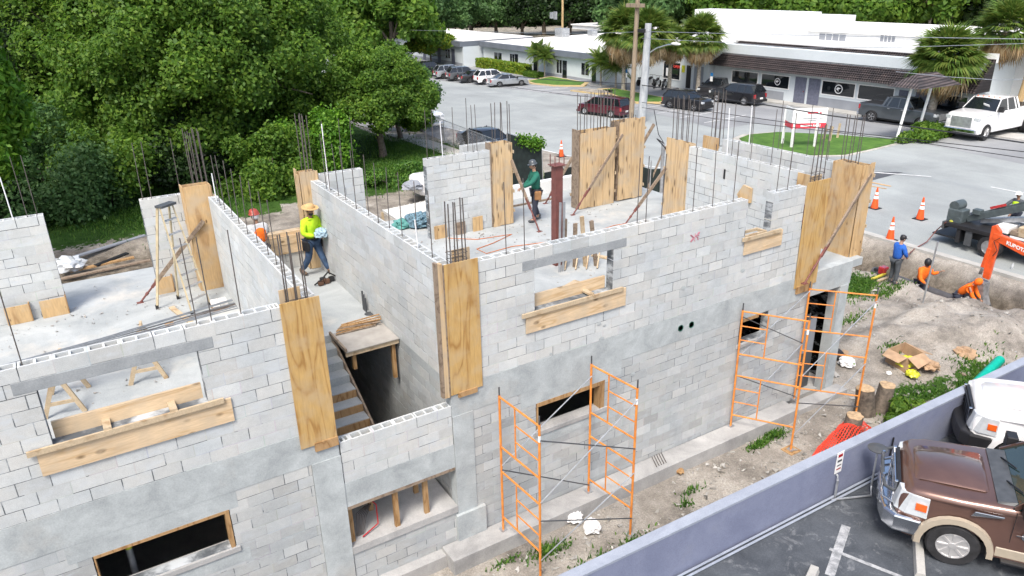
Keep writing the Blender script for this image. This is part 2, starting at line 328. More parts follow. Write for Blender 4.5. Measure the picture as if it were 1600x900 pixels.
inb = (GX > -7) & (GX < 16.6) & (GY > .05) & (GY < 9.7); HZ = np.where(inb, -.05, HZ)
nx, ny = len(gx), len(gy); vs_ = np.stack([GX, GY, HZ], -1).reshape(-1, 3)
ii, jj = np.meshgrid(np.arange(nx-1), np.arange(ny-1), indexing='ij'); a_ = (ii*ny+jj).ravel()
fs_ = np.stack([a_, a_+ny, a_+ny+1, a_+1], -1)
def npmesh(name, verts, faces, mats):
    me = bpy.data.meshes.new(name); nv, nf, k = len(verts), len(faces), faces.shape[1]
    me.vertices.add(nv); me.vertices.foreach_set('co', np.asarray(verts, 'f').ravel()); me.loops.add(nf*k); me.loops.foreach_set('vertex_index', faces.astype('i').ravel())
    me.polygons.add(nf); me.polygons.foreach_set('loop_start', np.arange(nf, dtype='i')*k); me.polygons.foreach_set('loop_total', np.full(nf, k, 'i'))
    for m in (mats if isinstance(mats, list) else [mats]): me.materials.append(m)
    me.update(calc_edges=True); me.validate(); return me
me = npmesh('ground', vs_, fs_, M_GROUND); me.polygons.foreach_set('use_smooth', [True]*len(me.polygons))
def ell(cx, cy, rx, ry, x, y): return np.clip(1.6-np.sqrt(((x-cx)/rx)**2+((y-cy)/ry)**2), 0, 1)
gr = np.zeros_like(GX)
for c in ((22.9, 4.2, 1.4, .8), (18.2, -1.3, 1.5, .6), (20.0, -1.7, 1.5, .5), (22.2, 31, 2.2, 7)): gr = np.maximum(gr, .54*ell(*c, GX, GY))
gr = np.maximum(gr, .66*(1-sm(19.5, 21, GX))*sm(24.2, 26.5, GY+.5*vnoise(GX, GY, .6, 9)))
gr = np.where((GY > 16) & (GY < 27) & (GX > 9) & (GX < 17) & (GX+GY < 38), gr*.25, gr)
gr = np.maximum(gr, .4*((GX > 60) | (GY > 105) | ((GX < -9) & (GY > 24))))
at = me.attributes.new('Grass', 'FLOAT', 'POINT'); at.data.foreach_set('value', gr.ravel().astype('f'))
mud = np.clip(-HZ*1.3, 0, .9)+.45*sm(9.8, 10.5, GY)*(1-sm(24.5, 26.5, GY))*(1-sm(5, 7, GX))+.35*sm(9.8, 10.5, GY)*(1-sm(25, 27, GY))*sm(5, 7, GX)*(1-sm(17, 20, GX)); at = me.attributes.new('Mud', 'FLOAT', 'POINT'); at.data.foreach_set('value', np.clip(mud, 0, .85).ravel().astype('f'))
go = bpy.data.objects.new('ground', me); COL.objects.link(go); struct(go)
def flat(name, pts, z, mat):
    mb = MB(); n = len(pts); mb.add([(p[0], p[1], z) for p in pts], [tuple(range(n))]); o = mb.build(name, mat); struct(o); return o
flat('road', [(28.5, -60), (60, -60), (60, 160), (25.0, 160), (25.0, 44), (27.0, 27), (28.5, 20)], .02, M_ROAD)
flat('far_parking_lot', [(40.6, 27.5), (54.3, 27.5), (54.3, 42), (52.5, 50.5), (48.6, 50.5), (48.6, 76), (46, 100), (39.5, 100), (36.6, 70), (40.2, 54), (42.6, 44)], .024, M_LOTF)
flat('far_parking_lot', [(46, 8), (54.3, 8), (54.3, 27.5), (44.5, 27.5), (45, 23), (47.5, 19)], .024, M_LOTF)
flat('asphalt_patch', [Z(1338, 268)[:2], Z(1411, 270)[:2], Z(1361, 283)[:2], Z(1345, 290)[:2]], .028, M_PATCH)
# near parking lot, its asphalt laid against the lilac wall
def pw(x): return -2.80-.018*(x-10)     # outer face of the lilac wall
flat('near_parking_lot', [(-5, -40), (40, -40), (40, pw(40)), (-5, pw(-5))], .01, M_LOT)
def strip(name, p, q, wd, mat, z=.032):
    p = Vector((p[0], p[1])); q = Vector((q[0], q[1])); d = (q-p).normalized(); n_ = Vector((-d.y, d.x))*wd/2
    return flat(name, [p-n_, q-n_, q+n_, p+n_], z, mat)
strip('lane_line', Z(880, 243), Z(1345, 375), .12, M_LINEW, .034) if False else None
strip('edge_line', (24.9, 44.2), (27.0, 27.3), .14, M_LINEW, .034); strip('edge_line', (27.0, 27.2), (29.6, 21), .14, M_LINEW, .034)
strip('lane_line', Z(1338, 268), Z(1455, 277), .16, M_LINEW, .036); strip('lane_line', Z(1548, 293), Z(1600, 303), .12, M_LINEW, .036)
strip('painted_mark', Z(1362, 286), Z(1392, 292), .16, M_LINEY, .036); strip('painted_mark', Z(1358, 291), Z(1385, 296), .12, M_LINEY, .036)
for i in range(6): strip('parking_line', (40.4+.35*i*.9, 55.2-2.35*i), (44.6+.3*i, 54.2-2.35*i), .12, M_LINEW, .034)
for i in range(5): strip('parking_line', (41.6, 40.4-2.9*i*0.9), (46.4, 40.8-2.9*i*0.9), .1, M_LINEW, .034)
for (a, b) in (((1300, 822), (1312, 900)), ): strip('parking_line', Z(1322, 822, .01), Z(1296, 900, .01), .17, M_LINE, .018)
strip('parking_line', Z(1296, 858, .01), Z(1410, 903, .01), .085, M_LINE, .022)
strip('parking_line', Z(1334, 815, .01), Z(1395, 836, .01), .1, M_LINE, .018).data.materials[0] = M_LOT
# kerb along the trench side of the road
mb = MB(); mb.box(28.2, -30, -.3, 28.4, 11, .10); struct(mb.build('kerb', M_KERB)); mb = MB(); mb.box(28.41, -30, 0, 28.75, 20.5, .026); struct(mb.build('gutter', M_KERB))
flat('pavement', [(20.4, 46), (21.9, 46), (22.6, 27.4), (21.2, 27.4)], .05, M_KERB)
# grass island with rough white edge
isl = [Z(*p)[:2] for p in ((1155, 218), (1170, 212), (1215, 208), (1300, 212), (1390, 219), (1420, 212), (1450, 203), (1480, 205), (1450, 214), (1410, 222), (1370, 232), (1320, 243), (1260, 244), (1200, 236), (1165, 227))]
def ring_prism(name, pts, z0, z1, mat): mb = MB(); mb.prism([tuple(p) for p in pts], lambda u, v, t: (u, v, t), z0, z1); o = mb.build(name, mat); return o
cx_, cy_ = np.mean([p[0] for p in isl]), np.mean([p[1] for p in isl])
struct(ring_prism('sandy_edge', [(cx_+(p[0]-cx_)*1.05, cy_+(p[1]-cy_)*1.09) for p in isl], .0, .045, M_SAND)); 
M_ISL = m_conc('lawn', (.10, .20, .035), (.045, .11, .02), 1.3, False); struct(ring_prism('grass_island', isl, .0, .09, M_ISL))
for pts in ([(47.3, 39), (45.2, 38.4), (43.6, 40.0), (44.5, 43.6), (46.2, 48.8), (47.8, 48.5)], [(44.0, 58.5), (43.6, 56.5), (44.4, 53.6), (46.6, 51.4), (48.4, 53), (48.4, 60)], [(43.7, 49.8), (45.6, 49.6), (46.8, 46.6), (45.6, 45.6), (44.3, 46.4)], [(41.3, 88), (43, 88), (43, 93), (41.5, 93)]):
    c_ = (sum(p[0] for p in pts)/len(pts), sum(p[1] for p in pts)/len(pts))
    struct(ring_prism('kerb', pts, 0, .14, M_KERBY)); struct(ring_prism('planting_bed', [(c_[0]+(p[0]-c_[0])*.86, c_[1]+(p[1]-c_[1])*.86) for p in pts], .02, .17, M_ISL if random.random() < .6 else M_GROUND))
struct(ring_prism('pavement', [(52.6, 8), (54.4, 8), (54.4, 41), (52.6, 41)], 0, .12, M_KERB)); struct(ring_prism('pavement', [(47.6, 50), (48.7, 50), (48.7, 62), (47.6, 62)], 0, .12, M_KERB))

# ------------------------------------------------------------------ the block building
T = .2032; SL = 3.67; TOP = SL+11*T
bld = thing('block_building', 'two storey grey concrete block building shell without a roof, under construction', 'building', (5, 4, 0))
def bcol():
    r = random.random(); v = random.gauss(.535, .016)
    if r < .07: v += .06
    elif r < .20: v -= .035
    wmm = random.gauss(0, .010); return (v*(1+wmm)*.985, v*1.01, v*(1-wmm)*.985)
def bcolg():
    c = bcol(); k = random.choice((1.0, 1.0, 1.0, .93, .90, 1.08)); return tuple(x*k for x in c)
def block_wall(ax, u0, u1, v0, z0, n, openings=(), th=.2, hollow=True, face=-1, name='block_wall', col=bcol, mat=None, shift=0, base=None):
    """ax 'x': runs along x at y=v0..v0+th; ax 'y': runs along y at x=v0..v0+th"""
    mb = MB(); mt = MB()
    P = (lambda u, v, z: (u, v0+v, z)) if ax == 'x' else (lambda u, v, z: (v0+v, u, z))
    def bx(m, a, b, va, vb, za, zb, c=None):
        m.hexa([P(a, va, za), P(b, va, za), P(b, vb, za), P(a, vb, za), P(a, va, zb), P(b, va, zb), P(b, vb, zb), P(a, vb, zb)], c)
    for k in range(n):
        za = z0+k*T; zb = za+T; iv = [(u0, u1)]
        for (oa, ob, oz0, oz1) in openings:
            if oz0 < za+T*.6 and oz1 > za+T*.4:
                nv = []
                for a, b in iv:
                    if ob <= a or oa >= b: nv.append((a, b)); continue
                    if oa > a: nv.append((a, oa))
                    if ob < b: nv.append((ob, b))
                iv = nv
        top = hollow and k == n-1
        for a, b in iv:
            if not top: bx(mt, a+.003, b-.003, .0035, th-.0035, za, zb)
            u = u0+shift-(.2 if (k % 2) else 0)-.4*2
            while u < b:
                ua, ub = max(u, a), min(u+.4, b); u += .4
                if ub-ua < .04: continue
                g = .005+random.random()*.003; j = random.uniform(-.0018, .0018); c = col()
                zz0 = za+.005+random.random()*.004; zz1 = zb-.005
                if not top: bx(mb, ua+g, ub-g, j, th-j, zz0, zz1, c)
                else:
                    bx(mb, ua+g, ub-g, j, .034, zz0, zb, c); bx(mb, ua+g, ub-g, th-.034, th-j, zz0, zb, c)
                    for wx in ((ua+g, ua+g+.028), ((ua+ub)/2-.016, (ua+ub)/2+.016), (ub-g-.028, ub-g)):
                        bx(mb, wx[0], wx[1], .0345, th-.0345, zz0, zb-.004, c)
                    bx(mt, ub-g, min(ub+g, b), .008, .03, za, zb-.008); bx(mt, ub-g, min(ub+g, b), th-.03, th-.008, za, zb-.008)
                jt = vnoise(np.array([u*.9+(v0+17)*3.1]), np.array([za*1.7+v0*2.3]), 1.3, 21)[0]; fc = tuple(x*random.uniform(.84, .99) for x in c)
                if jt+random.uniform(-.22, .22) > .53 and ub-ua > .1: w0, w1 = (ua, ub) if random.random() < .6 else (ua+(ub-ua)*random.uniform(0, .5), ub); bx(mb, w0, w1, .0012, th-.0012, za-.0065, za+.0075, fc)
                if jt+random.uniform(-.25, .25) > .50 and ub < b-.02: bx(mb, ub-.008, ub+.008, .0013, th-.0013, zz0, zz1, fc)
    o = mb.build(name, mat or M_BLOCK, bld, fixn=False); mt.build('mortar', M_MORTAR, o, off=tuple(bld.location), fixn=False)
    return o
# front wall, upper storey
block_wall('x', -7.0, 2.35, 0, SL, 11, [(-.86, 1.12, 4.72, 5.71)])
block_wall('x', 5.64, 14.12, 0, SL, 11, [(6.84, 8.64, 4.72, 5.71), (12.26, 13.05, 5.0, 9)])
for x0, x1 in ((2.36, 2.72), (5.31, 5.63), (14.13, 14.88)): mb = MB(); mb.box(x0, .006, SL, x1, .19, TOP-1.1); mb.build('column', M_CONC, bld)
# upper windows: lintels over the openings, cast in the wall
for x0, x1 in ((-1.12, 1.34), (6.58, 8.95)):
    mb = MB(); mb.box(x0, -.006, 5.53, x1, .206, 5.703); mb.build('lintel', M_LINT, bld, bevel=.006)
# tie beam
mb = MB(); mb.box(-7, -.006, 3.065, 2.94, .21, SL); mb.build('tie_beam', M_CONC, bld); mb = MB(); mb.box(5.04, -.006, 3.065, 16.3, .21, SL); mb.build('tie_beam', M_CONC, bld)
mb = MB(); mb.box(6.5, -.003, 2.73, 8.95, .203, 3.068); mb.build('window_header', M_CONC, bld); mb = MB(); mb.box(-1.1, -.003, 2.76, 1.25, .203, 3.068); mb.build('window_header', M_CONC, bld)
# ground floor front
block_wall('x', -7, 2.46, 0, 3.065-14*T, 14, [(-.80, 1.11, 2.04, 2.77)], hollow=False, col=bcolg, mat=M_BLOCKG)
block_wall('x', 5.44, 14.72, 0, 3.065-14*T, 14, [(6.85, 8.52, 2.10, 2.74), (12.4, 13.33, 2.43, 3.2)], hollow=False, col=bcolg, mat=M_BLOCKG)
for x0, x1 in ((2.46, 2.95), (5.05, 5.46)):
    mb = MB(); mb.box(x0, -.02, 0, x1, .22, 3.064); mb.build('column', M_CONC, bld)
mb = MB(); mb.box(15.93, -.02, 0, 16.25, .3, 3.064); mb.build('column', M_CONC, bld); mb = MB(); mb.box(5.0, -.08, .33, 5.62, .1, .92); mb.build('column_base', M_CONC, bld)
for x0, x1, z in ((-.86, 1.17, 2.04), (6.78, 8.6, 2.10), (12.35, 13.38, 2.43)):
    mb = MB(); mb.box(x0, -.03, z-.10, x1, .24, z); mb.build('window_sill', M_FOOT, bld, bevel=.008)
for x0, x1, z0, z1 in ((6.5, 8.9, 1.78, 1.995), (-1, 1.3, 1.7, 1.935)): mb = MB(); mb.box(x0, -.004, z0, x1, .1, z1); mb.build('render_patch', M_CONC, bld)
# wooden frames left in ground floor windows
def frame(x0, x1, z0, z1, t=.05, dep=.2, left=True):
    mb = MB(); mb.box(x0, .0-.008, z1-t, x1, dep, z1); mb.box(x1-t*1.3, -.004, z0, x1, dep, z1-t-.002)
    if left: mb.box(x0, -.004, z0, x0+t*.4, dep, z1-t-.002)
    return mb.build('window_buck', M_STUD, bld)
frame(6.86, 8.52, 2.10, 2.735, .09); frame(-.79, 1.10, 2.04, 2.765, .05); frame(12.42, 13.0, 2.98, 3.06, .08)
# footing and slabs
mb = MB(); mb.box(4.66, -.50, -.2, 14.3, .0-.021, .33); mb.box(14.3, -.38, -.2, 16.4, -.021, .16); mb.build('footing', M_FOOT, bld, bevel=.012)
mb = MB(); mb.box(-7, .02, SL-.2, 2.94, 9.72, SL-.002); mb.box(2.94, 3.27, SL-.2, 5.1, 9.72, SL-.002); mb.box(5.1, .02, SL-.2, 16.72, 9.86, SL-.002); mb.build('floor_slab', M_SLAB, bld)
mb = MB(); mb.box(-7, .2, -.1, 2.73, 9.5, .06); mb.box(5.1, .2, -.1, 16.6, 9.6, .06); mb.build('ground_slab', M_FOOT, bld)
mb = MB(); mb.box(-7.0, 9.45, 0, 5.0, 9.65, SL-.21); mb.box(5.0, 9.6, 0, 16.6, 9.8, SL-.21); mb.box(16.5, .35, 0, 16.7, 9.6, SL-.005); mb.box(-7.2, 0, 0, -7.0, 9.6, SL); mb.build('rear_wall', M_BLOCKG, bld)
# inner walls
block_wall('y', .2, 7.15, 2.73, SL, 11); block_wall('y', .2, 7.2, 5.1, SL, 11)
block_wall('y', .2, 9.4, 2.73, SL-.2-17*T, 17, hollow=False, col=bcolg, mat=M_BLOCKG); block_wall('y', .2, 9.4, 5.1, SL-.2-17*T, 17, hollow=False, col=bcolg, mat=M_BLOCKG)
mb = MB(); mb.box(2.74, .22, SL-.2, 2.928, 9.4, SL+.0); mb.box(5.102, .22, SL-.2, 5.29, 9.4, SL+.0); mb.build('floor_edge', M_CONC, bld)
block_wall('y', .9, 4.6, 15.0, SL, 11); block_wall('y', .75, 4.8, 16.5, SL, 11); block_wall('x', 15.2, 16.5, 4.6, SL, 11) if False else None
# rear walls, upper storey
block_wall('x', -7, -.48, 7.7, SL, 11); block_wall('x', 1.38, 2.3, 7.7, SL, 11); block_wall('x', 5.3, 6.6, 7.6, SL, 11); block_wall('x', 8.35, 10.35, 7.55, SL, 11)
p0, p1 = Z(722, 229, TOP), Z(757, 239, TOP); block_wall('x', p0[0], p0[0]+1.0, p0[1], SL, 11)
block_wall('x', 2.95, 4.95, 7.55, SL, 3)
mb = MB(); mb.box(11.6, 9.62, SL, 16.5, 9.86, SL+.42); mb.build('parapet', M_WALLW, bld)
mb = MB(); mb.box(11.2, 8.9, SL, 13.4, 8.96, SL+.05); mb.build('edge_board', M_LUMD, bld)
# stair bay
block_wall('x', 2.96, 5.04, 0, 2.478, 4, name='low_wall'); mb = MB(); mb.box(2.955, -.006, 1.99, 5.045, .22, 2.48); mb.build('stair_beam', M_CONC, bld)
block_wall('x', 2.96, 5.04, .0, .22, 4, hollow=False, col=bcolg, mat=M_BLOCKG); mb = MB(); mb.box(2.955, -.03, .98, 5.045, 1.7, 1.12); mb.build('ledge', M_FOOT, bld); mb = MB(); mb.box(2.4, -.22, -.2, 4.655, 0, .26); mb.build('footing', M_FOOT, bld)
mb = MB(); mb.box(2.96, 1.701, .0, 5.04, 1.8, 2.0); mb.build('inner_wall', M_FOOT, bld)
mb = MB()
for i in range(9):
    z1 = SL-.165*(i+1); y1 = 3.27-.31*i
    mb.box(2.945, y1-.31, z1-.2, 3.99, y1-.003, z1)
stair = mb.build('staircase', M_SLAB, bld)
mb = MB()
for i in range(3, 9): z1 = SL-.165*(i+1); y1 = 3.27-.31*i; mb.box(2.95, y1-.33, z1-.17, 3.985, y1-.312, z1-.012)
mb.build('riser_board', M_STUD, stair, off=tuple(bld.location))
mb = MB(); mb.prism([(3.30, SL+.01), (3.30, SL-.25), (.45, SL-.25-1.52), (.45, SL-1.52+.02)], lambda u, v, t: (t, u, v), 3.992, 4.03); mb.build('stringer', M_LUMD, stair, off=tuple(bld.location))
mb = MB(); mb.box(2.95, -.012, 1.93, 5.04, .20, 1.985); mb.build('beam_soffit_board', M_LUMD, bld)
# holes with sleeve pipes and red mark in the front wall
M_SLV = simple('dark_green_pipe', (.02, .10, .07), .5)
for hx in (10.54, 10.85):
    mb = MB(); mb.lathe([(.06, -.012), (.075, -.016), (.075, .05), (.06, .05)], (hx, 0, 3.36), 14, 'y'); sv = mb.build('sleeve', M_SLV, bld)
    mb = MB(); mb.lathe([(.001, -.012), (.058, -.012)], (hx, 0, 3.36), 14, 'y'); mb.build('bore', M_BLACK, sv, off=tuple(bld.location), fixn=False)
mk = MB()
def stroke(pts):
    for a, b in zip(pts, pts[1:]): mk.beam((a[0], -.006, a[1]), (b[0], -.006, b[1]), .006, .010)
cx0, cz0 = 10.62, 5.27
for pts in ([(0, .16), (.09, .09), (.02, .01)], [(.03, .16), (.12, .08), (.04, .0)], [(.14, .0), (.14, .17)], [(.24, .18), (.16, .10), (.25, .05)], [(.19, .13), (.22, .02), (.25, .01)], [(.27, .18), (.22, .11), (.26, .10)]): stroke([(cx0+a, cz0+b) for a, b in pts])
mk.build('red_chalk_mark', simple('red_chalk', (.50, .14, .20), .9), bld)
# patches in walls, dark slot, smooth concrete block
mb = MB(); p = X(1132, 272, 15.0); mb.box(14.992, p[1]-.03, p[2]-.13, 15.05, p[1]+.03, p[2]+.13); mb.build('wall_slot', M_BLACK, bld)

# rebar: dowels standing in the walls, column bar cages
nbar = [0]
def bar(x, y, z0, z1, lean=None, r=.0085, white=False):
    lx, ly = lean or (random.gauss(0, .02), random.gauss(0, .02)); nbar[0] += 1
    mb = MB(); mb.path([(x, y, z0), (x+lx*.4, y+ly*.4, (z0+z1)/2), (x+lx, y+ly, z1)], (.0125 if white else r), 6)
    return mb.build('standpipe' if white else 'rebar', M_PIPEW if white else M_REBAR, bld)
H = 1.27
for x in (-.94, -1.38, -2.6, 1.19, 1.39, 1.80, 6.32, 6.70, 9.28, 9.5, 9.9, 10.75, 11.3, 11.9): bar(x, .1, TOP-.1, TOP+H)
for p in ((1218, 300), (1234, 296)): q = Z(*p, TOP); bar(q[0], .1, TOP-.1, TOP+1.15)
for x in (-.77, -.59, 1.46, 1.64, 2.26): bar(x, 7.8, TOP-.1, TOP+H)
bar(-1.03, 7.8, TOP-.1, TOP+.88, white=True); bar(2.83, 6.75, TOP-.1, TOP+.6, white=True)
for y in (6.35, 5.9, 5.2, 4.62, 3.95, 3.2, 2.45, 1.95): bar(2.83, y, TOP-.1, TOP+1.12+random.uniform(-.05, .05))
for p in ((509, 282.5), (514, 282), (528, 292.5), (539.5, 302.5), (555.5, 311.7), (575, 322), (590, 332.5), (607.5, 343.7), (627.5, 356), (651, 367.5), (674.5, 382.5)):
    q = X(*p, 5.2); bar(5.2, q[1], TOP-.1, TOP+1.2+random.uniform(-.08, .08))
bar(5.2, 6.1, TOP-.1, TOP+1.5, white=True); q = X(652, 372, 5.2); bar(5.2, q[1], TOP-.1, TOP+.5, white=True)
for x in (5.7, 6.1, 6.4): bar(x, 7.7, TOP-.1, TOP+1.3)
for p in ((668, 251), (678.5, 249), (709.6, 243), (739.5, 240), (745.7, 237)): q = Y(*p, 7.65); bar(q[0], 7.65, TOP-.1, TOP+H)
q = Y(692, 246, 7.65); bar(q[0], 7.65, TOP-.1, TOP+.95, white=True); q = Z(731, 232, TOP); bar(q[0], q[1], TOP-.1, TOP+1.4)
for p in ((1088, 231), (1143, 243), (1173, 249), (1204.5, 255.5), (1235.5, 262)): q = X(*p, 15.1); bar(15.1, q[1], TOP-.1, TOP+1.35)
for p in ((1172, 229), (1215, 237), (1260, 245), (1293, 251)): q = X(*p, 16.6); bar(16.6, max(q[1], 1.1), TOP-.1, TOP+1.3)
bar(16.6, 3.9, TOP-.1, TOP+1.05, white=True); bar(15.1, 3.3, TOP-.1, TOP+1.2, white=True)
def cage(cx, cy, sx, sy, z0, z1, nx_, ny_, ties=3):
    c = bpy.data.objects.new('rebar_cage', None); COL.objects.link(c); c.parent = bld; off = tuple(bld.location)
    pts = [(cx-sx/2+sx*i/max(nx_-1, 1), cy-sy/2+sy*j/max(ny_-1, 1)) for i in range(nx_) for j in range(ny_) if i in (0, nx_-1) or j in (0, ny_-1)]
    for x, y in pts:
        m_ = MB(); lx, ly = random.gauss(0, .015), random.gauss(0, .015); m_.path([(x, y, z0), (x+lx, y+ly, z1+random.uniform(-.05, .05))], .011, 6); o = m_.build('bar', M_REBAR, c, off=off)
    for k in range(ties):
        z = z0+.05+k*.12; m_ = MB(); a, b = sx/2+.012, sy/2+.012
        m_.path([(cx-a, cy-b, z), (cx+a, cy-b, z), (cx+a, cy+b, z), (cx-a, cy+b, z), (cx-a, cy-b, z)], .006, 5); m_.build('stirrup', M_REBAR, c, off=off)
cage(2.63, .12, .30, .12, TOP-.9, TOP+1.05, 3, 2, 8); cage(5.36, .12, .30, .14, TOP-.2, TOP+1.1, 3, 2, 4); cage(14.6, .12, .3, .12, TOP-.2, TOP+1.25, 3, 2, 4)
cage(2.72, 7.8, .3, .12, TOP-.1, TOP+1.4, 4, 2, 1); cage(5.15, 7.5, .16, .3, TOP-.1, TOP+1.55, 3, 2, 2); cage(10.75, 7.62, .5, .12, TOP, TOP+1.25, 3, 2, 1)
cage(13.75, 7.7, .5, .14, TOP, TOP+1.2, 3, 2, 1); cage(14.5, 7.7, .5, .14, TOP+.02, TOP+1.25, 5, 2, 1); cage(15.4, 7.7, .5, .14, TOP+.1, TOP+.45, 4, 2, 2)
cage(15.1, 5.0, .14, .6, TOP-.1, TOP+1.3, 2, 4, 1); cage(16.6, 5.1, .14, .34, TOP-.3, TOP+1.35, 2, 3, 1); cage(16.65, .75, .12, .4, TOP, TOP+1.2, 2, 3, 1); cage(3.6, 6.4, .3, .2, SL, SL+1.35, 3, 2, 1)

# ------------------------------------------------------------------ column forms
FG = 'plywood and board column forms on the upper storey'
def colform(label, x0, x1, y0, y1, z0, z1, mat, face='-y', nb=1, side=None, sidemat=None, cleat=True, jag=.06):
    """a shuttering box: sheets or boards on each of its faces, open above"""
    t = thing('column_form', label, 'column form', ((x0+x1)/2, (y0+y1)/2, z0), group=FG); th = .022
    def boards(a0, a1, fn, nb, m, z0=z0, z1=z1):
        for i in range(nb):
            a, b = a0+(a1-a0)*i/nb, a0+(a1-a0)*(i+1)/nb; j = random.uniform(-jag, jag) if nb > 1 else 0; mb = MB(); p = fn(a+.002, b-.002, random.uniform(0, .012) if nb > 1 else 0)
            mb.box(p[0], p[1], z0+abs(j)*.4, p[2], p[3], z1+j); mb.build('board' if nb > 1 else 'plywood_sheet', m, t)
    boards(x0, x1, lambda a, b, d: (a, y0-th-d, b, y0-d), nb, mat)
    sm_ = sidemat or M_LUMD
    boards(y0, y1, lambda a, b, d: (x0-th-d, a, x0-d, b), max(1, int((y1-y0)/.16)) if nb > 1 else 1, sm_)
    mb = MB(); mb.box(x0, y1+.001, z0, x1, y1+th, z1-.03); mb.build('plywood_sheet', M_PLY2, t); mb = MB(); mb.box(x1+.001, y0, z0, x1+th, y1, z1-.05); mb.build('plywood_sheet', M_PLY2, t)
    for k, zz in enumerate(np.linspace(z0+.35, z1-.35, 4)):
        mb = MB(); mb.box(x1+th+.002, y0-.03, zz, x1+th+.04, y1+.06, zz+.085); mb.box(x0-th-.01, y1+th+.002, zz, x1+.06, y1+th+.04, zz+.085) if k % 2 == 0 else None; mb.build('clamp', M_LUM, t)
    return t
def sheetform(label, x0, x1, z0, z1, sidex=None, cleat=(0, 0, 0, 0), extra=None):
    t = thing('column_form', label, 'column form', ((x0+x1)/2, 0, z0), group=FG)
    mb = MB(); mb.box(x0, -.031, z0, x1, -.012, z1); mb.build('plywood_sheet', M_PLY, t)
    if sidex:
        for i, (a, b, d) in enumerate(((sidex[0], sidex[0]+.05, .05), (sidex[0]+.052, sidex[1]-.03, .07), (sidex[1]-.028, sidex[1], .06))):
            mb = MB(); mb.box(a, -.034+.004*i, z0-.02*i, b, d, z1+.06-.03*i); mb.build('side_board', M_LUMD if i != 1 else M_FORM, t)
    if cleat[1]: mb = MB(); mb.box(cleat[0], -.05, cleat[2], cleat[1], -.008, cleat[3]); mb.build('cleat', M_STUD, t)
    if extra: mb = MB(); mb.box(*extra); mb.build('back_board', M_FORM, t)
    return t
sheetform('tall golden plywood sheet with long wavy grain, on the corner left of the stair opening', 2.33, 2.93, 3.42, 5.96, None, (2.55, 2.94, 3.30, 3.46), (2.40, .21, 5.55, 2.72, .235, 6.08))
sheetform('golden plywood sheet with swirling grain and a board beside it, right of the stair opening', 5.04, 5.68, 3.52, 5.99, (4.87, 5.036), (5.18, 5.56, 3.44, 3.54), (5.32, .21, 5.5, 5.66, .235, 6.12))
sheetform('plain plywood sheet with one knot near the front right corner above the scaffold', 14.12, 14.90, 3.42, 5.98, None, (14.2, 14.75, 3.27, 3.45), (14.5, .21, 5.45, 14.9, .235, 6.02))
colform('narrow knotty board form at the end of the block wall behind the man in green', 10.34, 11.0, 7.50, 7.80, SL, 6.09, M_FORM, nb=3)
colform('widest knotty board form with a dark left edge, left one of the tall pair', 13.38, 14.72, 7.48, 7.85, SL, 6.06, M_FORM, nb=6)
colform('taller board form standing behind the utility pole base, right one of the tall pair', 14.9, 15.9, 7.5, 7.9, SL+.02, 6.20, M_FORM, nb=5)
colform('board form of uneven planks at the far end of the slotted block wall', 14.97, 15.25, 4.62, 5.45, SL, 6.0, M_FORM, nb=2, sidemat=M_FORM)
colform('big corner board form leaning over the trench side, held by a long diagonal board', 16.42, 16.86, .22, 1.02, 3.36, 6.0, M_PLY2, nb=3, sidemat=M_PLY2, jag=.03)
colform('orange plywood form behind the stepladder at the inner wall end', 2.26, 2.84, 7.28, 7.66, SL, 6.16, M_PLY2, nb=1, sidemat=M_PLY2)
colform('narrow vertical board form behind the man in the yellow shirt', 4.86, 5.30, 7.22, 7.56, SL, 6.12, M_FORM, nb=3, sidemat=M_FORM)
def ply(label, *bx, mat=M_PLY2):
    mb = MB(); mb.box(*bx); t = mb.build('plywood_piece', mat); tag(t, label, 'plywood', 'loose plywood pieces'); return t
def plyb(label, x, y, z, w, h, mat=M_PLY2, ax='x'):
    t = thing('plywood_piece', label, 'plywood', (x, y, z), group='small plywood pieces fixed to the walls')
    mb = MB(); (mb.box(x, y, z, x+w, y+.018, z+h) if ax == 'x' else mb.box(x, y, z, x+.018, y+w, z+h)); mb.build('sheet', mat, t)
    mb = MB(); (mb.box(x+.01, y+.02, z+h*.4, x+w-.01, y+.055, z+h*.4+.07) if ax == 'x' else mb.box(x+.02, y+.01, z+h*.4, x+.055, y+w-.01, z+h*.4+.07)); mb.build('batten', M_LUM, t)
plyb('small pale plywood square at the top far end of the block wall nearest the road', 16.42, 4.86, 5.40, .62, .52, ax='y')
plyb('small upright plywood piece at the near end of the slotted wall top', 14.93, .56, 5.2, .34, .72, ax='y')
t = thing('plywood_piece', 'tilted plywood scrap fixed low on the slotted wall', 'plywood', X(1160, 300, 14.96)); q = X(1162, 303, 14.96); mb = MB()
mb.prism([(-.26, -.18), (.05, -.26), (.2, -.05), (.02, .24), (-.26, .2)], lambda u, v, s: (s, q[1]+u, q[2]+v), 14.93, 14.985); mb.build('sheet', M_PLY2, t)
B5 = Z(1118, 0, SL) if False else None
for (px0, px1, pyb, h, lab, m) in ((678, 697, 368, .38, 'thin plywood square leaning at the foot of the wall, leftmost of three', M_PLY2), (711, 726, 362, .36, 'grey stained plywood square at the wall foot, middle of three', M_LUMD), (738, 753, 357, .42, 'pale plywood square at the wall foot beside the red nail gun', M_PLY2)):
    a = Y(px0, pyb, 7.53); b = Y(px1, pyb, 7.53); t = thing('plywood_square', lab, 'plywood square', (a[0], 7.5, SL), group='plywood squares at the wall foot'); mb = MB(); mb.box(a[0], 7.46, SL, b[0], 7.485, SL+h); mb.build('sheet', m, t); mb = MB(); mb.box(a[0]+.02, 7.49, SL, a[0]+.07, 7.54, SL+h*.9); mb.build('batten', M_LUM, t)
